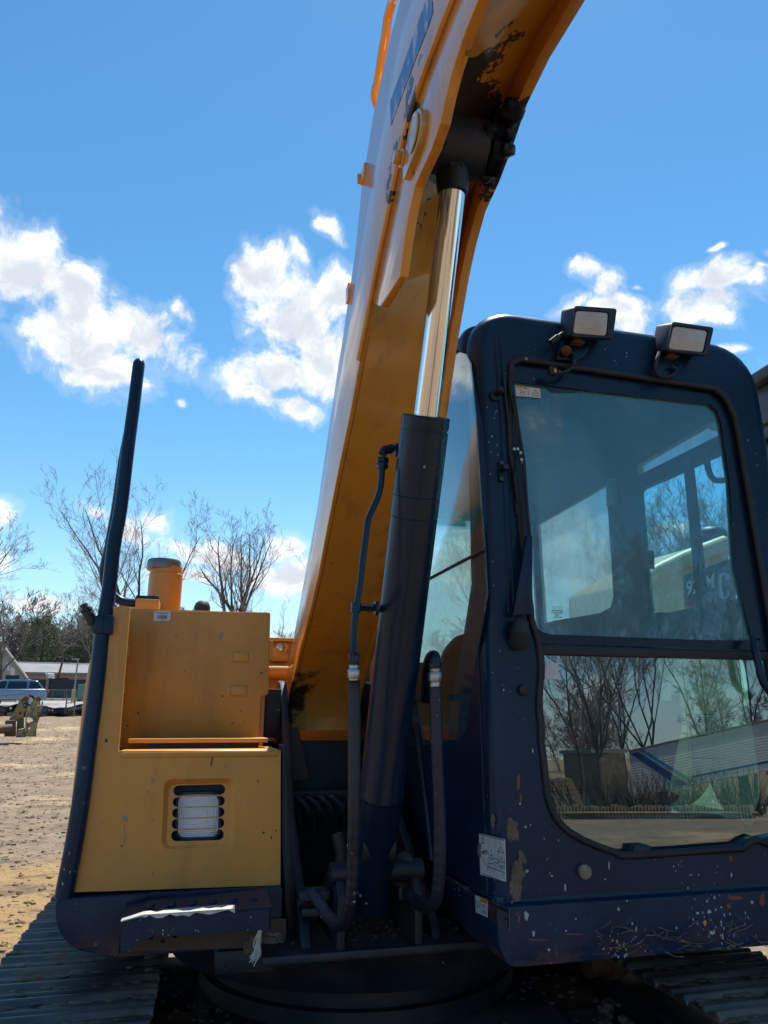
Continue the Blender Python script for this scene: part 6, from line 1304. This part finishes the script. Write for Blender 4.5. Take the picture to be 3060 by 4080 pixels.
# --- trees
def limbs(seed, h, levels, spread, r0, bend=.15, first=.25, n_first=9, forks=1, up=.72, ratio=.60, kids=(4, 6), fine_r=.0048, vase=0):
    rn = random.Random(seed); trunk = ([], []); crown = ([], [])
    def seg_tube(store, pts, rs, n):
        V, F = store; o = len(V)
        for i, p_ in enumerate(pts):
            d = (pts[min(i + 1, len(pts) - 1)] - pts[max(i - 1, 0)]); d = d.normalized() if d.length > 1e-6 else Vector((0, 0, 1))
            x = d.cross(Vector((.3, .9, .1))).normalized(); y = d.cross(x)
            for k in range(n): a = 6.2832 * k / n; V.append(p_ + (x * math.cos(a) + y * math.sin(a)) * rs[i])
        for i in range(len(pts) - 1):
            for k in range(n): k2 = (k + 1) % n; F.append((o + i * n + k, o + i * n + k2, o + (i + 1) * n + k2, o + (i + 1) * n + k))
    def grow(p0, d, ln, r, lev, store):
        n = 6 if lev == 0 else (5 if lev == 1 else 4)
        k = 8 if lev == 0 else (5 if lev == 1 else 3); pts = [p0]; rs = [r]; dd = d.copy()
        for i in range(k):
            dd = (dd + Vector((rn.gauss(0, bend), rn.gauss(0, bend), rn.gauss(0, bend * .6) + (.05 if lev else 0.02)))).normalized()
            pts.append(pts[-1] + dd * (ln / k)); rs.append(max(r * (1 - .85 * (i + 1) / k), fine_r * h / 10))
        seg_tube(store, pts, rs, max(3, 8 - lev * 2))
        if lev >= levels: return
        m_ = n_first if lev == 0 else rn.randint(*kids)
        for j in range(m_):
            t = (first + (1 - first) * (j + rn.random() * .8) / m_) if lev == 0 else .25 + .75 * (j + rn.random()) / m_
            t = min(t, .98); i = min(int(t * k), k - 1); f = t * k - i; p_ = pts[i].lerp(pts[i + 1], f); dl = (pts[i + 1] - pts[i]).normalized()
            a = rn.uniform(0, 6.2832); x = dl.cross(Vector((.2, .5, .7))).normalized(); y = dl.cross(x); s_ = x * math.cos(a) + y * math.sin(a)
            nd = (dl * up + s_ * spread * rn.uniform(.6, 1.2) + Vector((0, 0, .15))).normalized()
            rr = (rs[i] * (1 - f) + rs[i + 1] * f) * rn.uniform(.45, .62)
            grow(p_, nd, ln * ratio * rn.uniform(.6, 1.05) * (1.0 - .45 * t if lev == 0 else 1 - .25 * t), rr, lev + 1, crown)
    if vase:
        top = Vector((rn.uniform(-.03, .03) * h, rn.uniform(-.03, .03) * h, vase * h)); seg_tube(trunk, [Vector((0, 0, -.1)), top * .5 + Vector((.01 * h, 0, 0)), top], [r0, r0 * .86, r0 * .8], 8)
        for f in range(forks):
            a = f * 6.2832 / forks + rn.uniform(-.4, .4); s_ = rn.uniform(.12, .46); d = Vector((math.cos(a) * s_, math.sin(a) * s_, 1)).normalized()
            grow(top * (1 - .06 * f / forks), d, h * (1 - vase) * rn.uniform(.78, 1.02), r0 * rn.uniform(.42, .62), 0, trunk)
        return trunk, crown
    for f in range(forks):
        d = Vector((0, 0, 1)) if forks == 1 else Vector((math.cos(f * 2.4 + seed) * .28, math.sin(f * 2.4 + seed) * .28, 1)).normalized()
        grow(Vector((0, 0, -.1)), d, h * (1 if f == 0 else rn.uniform(.75, .95)), r0 * (1 if f == 0 else .7), 0, trunk)
    return trunk, crown
def tree_mesh(name, store, mname):
    me = bpy.data.meshes.new(name); me.from_pydata([tuple(v) for v in store[0]], [], store[1]); me.materials.append(M[mname]); me.polygons.foreach_set('use_smooth', [True] * len(me.polygons)); return me
def bare_tree(pos, label, seed, h, levels=4, group=None, mats=('bark', 'twig'), rot=0, **kw):
    tr, cr = limbs(seed, h, levels, **kw); t = thing('bare_tree', label, 'tree', tuple(pos), (0, 0, rot), group)
    for nm, st, mt_ in (('trunk', tr, mats[0]), ('crown', cr, mats[1])):
        o = bpy.data.objects.new(nm, tree_mesh(nm, st, mt_)); COL.objects.link(o); o.parent = t
    return t
def at(x, D): v = wl(x, 2600, D); v.z = gz(v.x, v.y); return v
BG = 'bare trees behind the field'
bare_tree(at(22, 56), 'leafless tree with forked trunk at the left edge over the steep-roofed house', 3, 7.6, group=BG, spread=.6, r0=.15, vase=.28, forks=4, n_first=6, first=.25, kids=(3, 5))
bare_tree(at(-170, 46), 'tall leafless tree whose branches reach in at the left edge', 8, 11.5, group=BG, spread=.8, r0=.22, vase=.3, forks=4, n_first=7, first=.3, kids=(3, 5))
bare_tree(at(545, 47), 'large many-stemmed leafless tree behind the black handrail', 14, 13.3, group=BG, spread=.62, r0=.24, vase=.18, forks=6, n_first=7, first=.22, kids=(3, 5))
bare_tree(at(925, 46), 'wide-crowned leafless tree behind the yellow box and canister', 23, 11.8, group=BG, spread=.60, r0=.25, vase=.40, forks=7, n_first=7, first=.15, kids=(3, 5))
bare_tree(at(395, 58), 'fine-twigged leafless tree left of the handrail behind the pines', 31, 9.2, group=BG, spread=.6, r0=.12, vase=.25, forks=4, n_first=7)
bare_tree(at(1110, 42), 'small leafless tree between the yellow box and the boom', 37, 8.0, group=BG, spread=.8, r0=.12, n_first=10)
bare_tree(at(1240, 60), 'leafless tree half hidden behind the boom', 41, 10.0, group=BG, spread=.8, r0=.15, n_first=10)
bare_tree(wl(*q(9, 700, 800), 76) * Vector((1, 1, 0)), 'small crooked leafless tree in front of the grey building', 43, 7.6, levels=2, group=BG, spread=.9, r0=.16, n_first=5, first=.6)
WG = 'bare trees behind the wheel loader'
for i, (x, D, h, lab) in enumerate(((1980, 40, 11.5, 'leafless tree reflected and seen at the boom side of the cab'), (2520, 44, 10.5, 'leafless tree over the low end of the yellow hood, behind the door hinge post'), (2620, 52, 12.5, 'leafless tree rising above the middle of the yellow hood'), (2700, 41, 11.0, 'leafless tree over the yellow hood, left of the sliding pane rail'),
                                    (2790, 48, 12.0, 'leafless tree right behind the sliding pane rail'), (2880, 43, 13.0, 'leafless tree behind the black cap on the yellow hood'), (2980, 46, 13.5, 'leafless tree at the windscreen edge beside the loader cab'))):
    bare_tree(at(x, D), lab, 51 + i * 7, h, group=WG, spread=.6, r0=.13, vase=.2, forks=5, n_first=7, levels=4)
# far woodland: shared meshes
fw = []
for i in range(4):
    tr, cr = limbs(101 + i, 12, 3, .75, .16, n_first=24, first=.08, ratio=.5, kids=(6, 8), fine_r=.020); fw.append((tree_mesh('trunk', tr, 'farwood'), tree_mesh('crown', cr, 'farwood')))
rnd = random.Random(77)
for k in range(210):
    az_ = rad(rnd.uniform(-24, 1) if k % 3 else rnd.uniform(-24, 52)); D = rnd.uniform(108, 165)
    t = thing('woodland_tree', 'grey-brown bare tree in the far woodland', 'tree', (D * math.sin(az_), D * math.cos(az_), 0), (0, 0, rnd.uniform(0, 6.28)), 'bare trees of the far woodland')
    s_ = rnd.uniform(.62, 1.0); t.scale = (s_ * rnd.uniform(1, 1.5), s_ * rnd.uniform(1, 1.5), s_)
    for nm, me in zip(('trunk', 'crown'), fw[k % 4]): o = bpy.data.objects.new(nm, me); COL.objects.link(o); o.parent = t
# pines
def pine(pos, label, h, w, seed):
    rn = random.Random(seed); t = thing('pine_tree', label, 'tree', tuple(pos), (0, 0, 0), 'pines above the grey building'); p = MB()
    p.tube([Vector((0, 0, 0)), Vector((.1, 0, h * .6)), Vector((0, 0, h * .97))], [.22, .14, .03], 'bark', 6); make('trunk', p, t)
    V, F = [], []
    for b in range(150):
        u = rn.random() ** .8; z = h * (.22 + .76 * u); reach = w * math.sin(math.pi * (.12 + .80 * u)) ** .6 * rn.uniform(.4, 1.0); a = rn.uniform(0, 6.28)
        tip = Vector((math.cos(a) * reach, math.sin(a) * reach, z + rn.uniform(-.2, .5)))
        for j in range(46):
            c = Vector((0, 0, z)).lerp(tip, rn.uniform(.45, 1.05)) + Vector((rn.gauss(0, .26), rn.gauss(0, .26), rn.gauss(0, .18)))
            d = Vector((rn.gauss(0, 1), rn.gauss(0, 1), rn.gauss(.3, .8))).normalized() * rn.uniform(.16, .34); s_ = d.cross(Vector((rn.gauss(0, 1), rn.gauss(0, 1), rn.gauss(0, 1)))).normalized() * rn.uniform(.03, .08)
            o = len(V); V += [c - d * .5 - s_, c - d * .5 + s_, c + d * .5]; F.append((o, o + 1, o + 2))
    p = MB(); p.add(V, F, 'pine'); make('crown', p, t, smooth=False)
    p = MB()
    for b in range(30): u = rn.random(); z = h * (.2 + .7 * u); a = rn.uniform(0, 6.28); l = w * (1 - u * .7); p.tube([Vector((0, 0, z)), Vector((math.cos(a) * l * .8, math.sin(a) * l * .8, z + .2))], [.05, .015], 'bark', 3)
    make('branches', p, t)
pine(at(165, 100), 'rounded dark pine over the roof of the grey building, left of the pair', 9.6, 2.9, 1)
pine(at(345, 98), 'rounded dark pine behind the handrail clamp, right of the pair', 9.7, 2.6, 2)
pine(at(258, 112), 'lower dark pine between the two taller pines', 7.2, 2.2, 3)

# --- wheel loader behind the cab
YLd = 7.4
def w15(x, y, o=0): return wy(*q(15, x, y), YLd + o)
hood = [w15(*a) for a in ((400, 545), (430, 512), (545, 440), (660, 372), (775, 312), (890, 254), (1040, 190), (1180, 132), (1285, 98), (1300, 110))]
lb = Vector((w15(900, 700).x, YLd + 1, 0)); LD = thing('wheel_loader', 'yellow wheel loader with dark side decal parked behind the black cab', 'wheel loader', tuple(lb))
def ldp(name, mb, par=None, **kw): return make(name, mb, par or LD, off=lb, **kw)
zlow_ = 1.25; side_ = hood + [Vector((w15(1320, 240).x, YLd, w15(1320, 240).z)), Vector((w15(1320, 240).x, YLd, zlow_)), Vector((hood[0].x - .02, YLd, zlow_))]
p = MB(); p.prism([v + Vector((0, .1, 0)) for v in side_], (0, 1.7, 0), 'loader'); ldp('engine_hood', p, bevel=.06, seg=3)
mold = [w15(*a) for a in ((430, 560), (545, 490), (660, 425), (775, 370), (890, 315), (1040, 255), (1180, 200), (1300, 155))]
p = MB(); p.tube(smooth_path([v + Vector((0, .12, 0)) for v in mold], 4), .115, 'loader', 14); ldp('hood_moulding', p)
dec = Patch(w15(815, 490, .09), w15(1330, 300, .09), w15(1330, 800, .09), w15(830, 800, .09), (0, -1, 0))
p = MB(); dec.base(p, 'loaderdark', .004); dec.poly(p, [(.0, .45), (.17, 1.0), (.03, 1.0)], 'redink', .006)
tx = lambda t_, cx_, cy_, h_, wd: Patch(w15(cx_ - 200, cy_ - 200 + 60, .08), w15(cx_ + 200, cy_ - 200 - 60, .08), w15(cx_ + 200, cy_ + 200 - 60, .08), w15(cx_ - 200, cy_ + 200 + 60, .08), (0, -1, 0)).text(p, t_, .5, .5, h_, 'white', .006, wd)
tx('926M', 978, 586, .50, .80)
for pts_ in ([(1242, 525), (1235, 480), (1205, 468), (1175, 490), (1165, 540), (1172, 650), (1185, 705), (1215, 718), (1245, 690), (1250, 640)],):
    P_ = [w15(x, y, .078) for x, y in pts_]; pp = smooth_path(P_, 4); p.tube(pp, .052, 'white', 8, flat=.12)
ldp('hood_decal', p, smooth=False)
p = MB(); c = w15(1095, 165, .8); p.lathe(c - Vector((0, 0, .15)), (0, 0, 1), [(0, .20), (.22, .22), (.30, .21), (.36, .15), (.38, .05)], 'loaderdark', 24); ldp('intake_cap', p)
hx0, hx1 = hood[0].x - .02, hood[-1].x
p = MB(); p.box((hx0 + .1, YLd + .05, .75), (hx1 + 2.6, YLd + 1.85, zlow_ + .05), 'loaderdark'); ldp('chassis', p, bevel=.03)
p = MB(); p.box((hx0 - .15, YLd - .02, .6), (hx0 + .5, YLd + 1.95, 1.35), 'loader'); ldp('counterweight', p, bevel=.06)
def wheel(x, y0, y1, r):
    p = MB(); s_ = 1 if y1 > y0 else -1; p.lathe((x, y0, r), (0, 1, 0), [(0, r * .55), (0, r * .92), (.08, r), (abs(y1 - y0) - .08, r), (abs(y1 - y0), r * .92), (abs(y1 - y0), r * .55)], 'tyre', 36); w_ = ldp('wheel', p)
    p = MB(); p.lathe((x, y0 + .05, r), (0, 1, 0), [(0, .12), (0, r * .3), (.03, r * .55), (.3, r * .55), (.3, .1)], 'loader', 28); ldp('rim', p, w_)
for x in (hx0 + 1.5, hx1 + 2.3):
    wheel(x, YLd - .35, YLd + .2, .72); wheel(x, YLd + 1.75, YLd + 2.3, .72)
p = MB(); a_ = wy(*q(13, 925, 185), YLd - .2); b_ = wy(*q(13, 1110, 400), YLd - .2); p.prism([wy(*q(13, *t_), YLd - .1) for t_ in ((938, 182), (1080, 178), (1112, 210), (1075, 405), (985, 420), (920, 260))], (0, .3, 0), 'loader'); ldp('rear_fender', p, bevel=.02)
p = MB(); p.prism([wy(*q(13, *t_), YLd - .2) for t_ in ((1180, 322), (1500, 345), (1500, 405), (1100, 410), (1090, 350))], (0, .35, 0), 'loader'); ldp('side_step', p, bevel=.02)
cx0 = wy(3005, 1700, YLd + .2).x + .9; zroof = wy(3030, 1478, YLd).z
p = MB(); p.box((cx0 + .05, YLd + .15, 1.2), (cx0 + 1.75, YLd + 1.75, 1.95), 'loaderdark'); LC = ldp('operator_cab', p, bevel=.04)
for (x, y) in ((cx0 + .05, YLd + .15), (cx0 + 1.65, YLd + .15), (cx0 + .05, YLd + 1.65), (cx0 + 1.65, YLd + 1.65)):
    p = MB(); p.box((x, y, 1.9), (x + .10, y + .10, zroof - .35), 'loaderdark'); ldp('cab_post', p, LC)
p = MB(); p.box((cx0 - .18, YLd - .05, zroof - .10), (cx0 + 2.0, YLd + 1.95, zroof + .06), 'loaderdark'); p.box((cx0 - .02, YLd + .08, zroof - .42), (cx0 + 1.8, YLd + 1.8, zroof - .10), 'panelgrey'); p.box((cx0 - .06, YLd + .04, zroof - .50), (cx0 + 1.85, YLd + 1.85, zroof - .42), 'loaderdark'); ldp('cab_roof', p, LC, bevel=.03)
p = MB(); p.box((cx0 + .15, YLd + .17, 1.95), (cx0 + 1.65, YLd + .18, zroof - .5), 'sideglass'); ldp('cab_window', p, LC, smooth=False)
p = MB(); p.box((cx0 + .06, YLd + .25, 1.95), (cx0 + .07, YLd + 1.65, zroof - .5), 'sideglass'); ldp('cab_window', p, LC, smooth=False)
p = MB(); fx = hx1 + 3.3
for yy in (YLd + .45, YLd + 1.25): p.prism([(fx - .6, yy, 1.2), (fx - .3, yy, 1.75), (fx + .9, yy, 1.1), (fx + 1.5, yy, .45), (fx + 1.3, yy, .35), (fx + .6, yy, .8)], (0, .18, 0), 'loader')
ldp('lift_arm', p, bevel=.02)
p = MB(); bp_ = [(fx + 1.35, .75), (fx + 1.3, .2), (fx + 1.6, .03), (fx + 2.5, .05), (fx + 1.7, .2), (fx + 1.55, .45), (fx + 1.75, .95)]
p.prism([(x, YLd - .35, z) for x, z in bp_], (0, 2.6, 0), 'loader'); ldp('bucket', p, bevel=.01)

# --- the neighbouring machine, of which only the cab corner shows past the windscreen post
nb0 = Vector((3.0, 2.2, 0)); NB = thing('tracked_machine', 'dark machine at the right edge, its roof corner and side window beside the black cab', 'excavator')
NB.location = worldp(nb0); NB.rotation_euler = (TILT, 0, 0); nz = X_(5, 1545, 530, 3.0).z
def nbp(name, mb, par=None, **kw): return make(name, mb, par or NB, off=nb0, **kw)
p = MB(); p.box((2.94, 1.0, nz - .075), (4.2, 3.16, nz), 'loaderdark'); nbp('roof', p, bevel=.02)
p = MB(); p.box((3.0, 1.06, nz - .30), (4.1, 3.12, nz - .077), 'panelgrey'); nbp('header_panel', p, bevel=.012)
p = MB(); p.box((2.975, 1.04, nz - .40), (4.12, 3.14, nz - .335), 'cylinder'); nbp('gutter_rail', p, bevel=.012)
for (x, y) in ((3.0, 1.06), (3.0, 3.03), (4.02, 1.06), (4.02, 3.03)): p = MB(); p.box((x, y, 1.7), (x + .08, y + .09, nz - .40), 'cylinder'); nbp('cab_post', p, bevel=.01)
for (a_, b_) in (((3.03, 1.15, 1.7), (3.036, 3.03, nz - .4)), ((3.08, 3.06, 1.7), (4.02, 3.066, nz - .4)), ((4.06, 1.15, 1.7), (4.066, 3.03, nz - .4))): p = MB(); p.box(a_, b_, 'sideglass'); nbp('cab_window', p, smooth=False)
p = MB(); p.box((3.0, 1.06, .95), (4.1, 3.12, 1.70), 'black'); nbp('cab_base', p, bevel=.03)
p = MB(); p.box((3.0, 1.2, .70), (5.2, 3.0, .945), 'frame'); nbp('deck', p, bevel=.02)
p = MB(); p.prism(rounded([(3.1, .6, .02), (3.1, 3.1, .02), (3.1, 3.1, .66), (3.1, .6, .66)], .3, 6), (.5, 0, 0), 'track'); nbp('track', p, bevel=.01)
p = MB(); p.prism(rounded([(4.7, .6, .02), (4.7, 3.1, .02), (4.7, 3.1, .66), (4.7, .6, .66)], .3, 6), (.5, 0, 0), 'track'); nbp('track', p, bevel=.01)

# --- what stands behind the photographer and shows in the lower pane
def r13(x, y, D): return wr(*q(13, x, y), D)
TL, BLc, TRc, BRc = r13(685, 768, 36), r13(722, 1086, 36), r13(1659, 608, 35), r13(1659, 905, 35)
TRc, BRc = TL + (TRc - TL) * 1.5, BLc + (BRc - BLc) * 1.5
gb = gz(BLc.x, BLc.y); dirv = (BRc - BLc); ln_t = dirv.length; dirv.normalize(); upv = (TL - BLc).normalized(); nv = dirv.cross(upv).normalized()
if nv.y > 0: nv = -nv
hgt = (TL - BLc).length
TR_ = thing('office_trailer', 'long white ribbed trailer with blue slanted stripe, mirrored in the lower cab glass', 'trailer', (BLc.x, BLc.y, gb)); to = TR_.location.copy()
def tpt(u, z, o=0): return Vector((BLc.x, BLc.y, BLc.z)) + dirv * u + upv * z + nv * o
p = MB(); p.hexa([tpt(0, 0, .02), tpt(ln_t, 0, .02), tpt(ln_t, 0, 2.5), tpt(0, 0, 2.5)], [tpt(0, hgt, .02), tpt(ln_t, hgt, .02), tpt(ln_t, hgt, 2.5), tpt(0, hgt, 2.5)], 'trailerwhite'); make('body', p, TR_, off=to)
nb_ = 17; me_b = None
for i in range(nb_):
    z0 = hgt * i / nb_; z1 = hgt * (i + 1) / nb_
    if me_b is None:
        p = MB(); p.hexa([tpt(0, z0 + .012), tpt(ln_t, z0 + .012), tpt(ln_t, z0 + .012, .02), tpt(0, z0 + .012, .02)], [tpt(0, z1 - .03, -.012), tpt(ln_t, z1 - .03, -.012), tpt(ln_t, z1 - .005, .02), tpt(0, z1 - .005, .02)], 'trailerwhite'); me_b = make('siding_board', p, TR_, off=to)
    else: copyob(me_b, TR_, upv * z0)
def sp(u, v, mname, w0, w1):
    p = MB(); p.prism([tpt(*u, -.02), tpt(u[0] + w0, u[1], -.02), tpt(v[0] + w1, v[1], -.02), tpt(*v, -.02)], -nv * .004, mname); make('stripe', p, TR_, off=to, smooth=False)
sp((.05, hgt * .95), (2.0, hgt * .04), 'trailerblue', .38, .42); sp((.46, hgt * .99), (2.45, hgt * .10), 'trailercyan', .17, .20)
p = MB(); p.prism([tpt(2.6, hgt * .16, -.02), tpt(ln_t, hgt * .16, -.02), tpt(ln_t, hgt * .20, -.02), tpt(2.6, hgt * .20, -.02)], -nv * .004, 'trailerblue'); make('stripe', p, TR_, off=to, smooth=False)
p = MB(); p.tube([tpt(-.02, hgt + .02, -.03), tpt(ln_t, hgt + .02, -.03)], .05, 'silver', 6); make('roof_edge', p, TR_, off=to)
for u in (1.0, 4.5, 8.0, ln_t - 1):
    p = MB(); a_ = tpt(u, 0, 1.2); p.box((a_.x - .15, a_.y - .15, gz(a_.x, a_.y)), (a_.x + .15, a_.y + .15, a_.z + .02), 'loaderdark'); make('jack_stand', p, TR_, off=to)
# shed, log pile, plank fence, block wall
c = r13(580, 1050, 34); SHD = thing('shed', 'dark weathered shed beside the end of the white trailer', 'shed', (c.x, c.y, gz(c.x, c.y))); h_ = r13(580, 775, 34).z; a_, b_ = r13(478, 1050, 34), r13(680, 1050, 34); a_.z = b_.z = gz(c.x, c.y)
p = MB(); bk_ = Vector((0, -3, 0)); p.hexa([a_, b_, b_ + bk_, a_ + bk_], [Vector((v.x, v.y, h_)) for v in (a_, b_, b_ + bk_, a_ + bk_)], 'wood'); make('wall', p, SHD, off=SHD.location.copy())
p = MB(); e = Vector((.2, 0, 0)); p.hexa([Vector((v.x, v.y, h_)) for v in (a_ - e, b_ + e, b_ + bk_ + e, a_ + bk_ - e)], [Vector((v.x, v.y, h_ + .15)) for v in (a_ - e, b_ + e, b_ + bk_ + e, a_ + bk_ - e)], 'roofgrey'); make('roof', p, SHD, off=SHD.location.copy())
rnd = random.Random(5); wood_src = None
for row in range(6):
    for k in range(9 - row):
        c = r13(130 + k * 26 + row * 12, 1140 - row * 30, 27); rr = .16 * rnd.uniform(.8, 1.15)
        p = MB(); p.cyl(c, c + Vector((rnd.uniform(-.2, .2), -1.1, rnd.uniform(-.05, .05))), rr, 'log', 10); o = make('log', p, None, off=c); o.location = c
        tag(o, 'cut log in the heap mirrored at the lower left of the cab glass', 'log', 'logs heaped behind the photographer')
c = r13(300, 1270, 25); PF = thing('plank_fence', 'low dark plank fence in front of the log heap', 'fence', (c.x, c.y, gz(c.x, c.y)))
pl0 = None
for k in range(60):
    a_ = r13(150 + k * 24, 1270, 25); b_ = r13(150 + k * 24, 1150, 25); g0 = gz(a_.x, a_.y)
    p = MB(); p.box((a_.x - .075, a_.y, g0), (a_.x + .075, a_.y + .025, b_.z + rnd.uniform(-.05, .05)), 'wood'); make('plank', p, PF, off=PF.location.copy())
p = MB(); a_, b_ = r13(140, 1200, 25), r13(1600, 1200, 25); p.tube([a_ + Vector((0, -.03, 0)), b_ + Vector((0, -.03, 0))], .04, 'wood', 4); make('fence_rail', p, PF, off=PF.location.copy())
p = MB(); rnd2 = random.Random(13)
for k in range(900):
    a_ = r13(rnd2.uniform(430, 1660), 1260, rnd2.uniform(26, 30)); a_.z = gz(a_.x, a_.y); l_ = rnd2.uniform(.5, 1.5); d_ = Vector((rnd2.gauss(0, .35), rnd2.gauss(0, .35), 1)) * l_
    p.tube([a_, a_ + d_ * .5 + Vector((rnd2.gauss(0, .08), 0, 0)), a_ + d_], [.012, .008, .004], 'bark', 3, caps=False)
wobj('brush', p, kind='stuff', smooth=False)
RG = 'bare trees behind the photographer'
for i, (x, D, h, lab) in enumerate(((340, 33, 11.0, 'leafless tree mirrored in the left half of the lower cab glass'), (450, 30, 9.5, 'leafless tree mirrored beside the log heap'), (560, 41, 13.0, 'leafless tree mirrored above the shed'), (650, 44, 13.0, 'leafless tree mirrored above the end of the white trailer'), (760, 42, 13.5, 'leafless tree mirrored behind the white trailer'),
                                     (870, 46, 14.0, 'leafless tree mirrored next to the dark seat console'), (1250, 44, 12.5, 'leafless tree mirrored behind the middle of the white trailer'), (1560, 46, 13.0, 'leafless tree mirrored at the right of the lower cab glass'))):
    c = r13(x, 1000, D); c.z = gz(c.x, c.y); bare_tree(c, lab, 211 + i * 5, h, group=RG, spread=.55, r0=.095, n_first=9, levels=4, forks=4 if i % 2 else 3, vase=.2, first=.2, fine_r=.006)
for k in range(60):
    az_ = YAW + math.pi + rad(rnd.uniform(-62, 62)); D = rnd.uniform(95, 150)
    t = thing('woodland_tree', 'bare tree of the wood behind the photographer', 'tree', (D * math.sin(az_), D * math.cos(az_), -.9), (0, 0, rnd.uniform(0, 6.28)), 'bare trees of the wood behind the photographer')
    s_ = rnd.uniform(.7, 1.15); t.scale = (s_ * 1.3, s_ * 1.3, s_)
    for nm, me in zip(('trunk', 'crown'), fw[k % 4]): o = bpy.data.objects.new(nm, me); COL.objects.link(o); o.parent = t
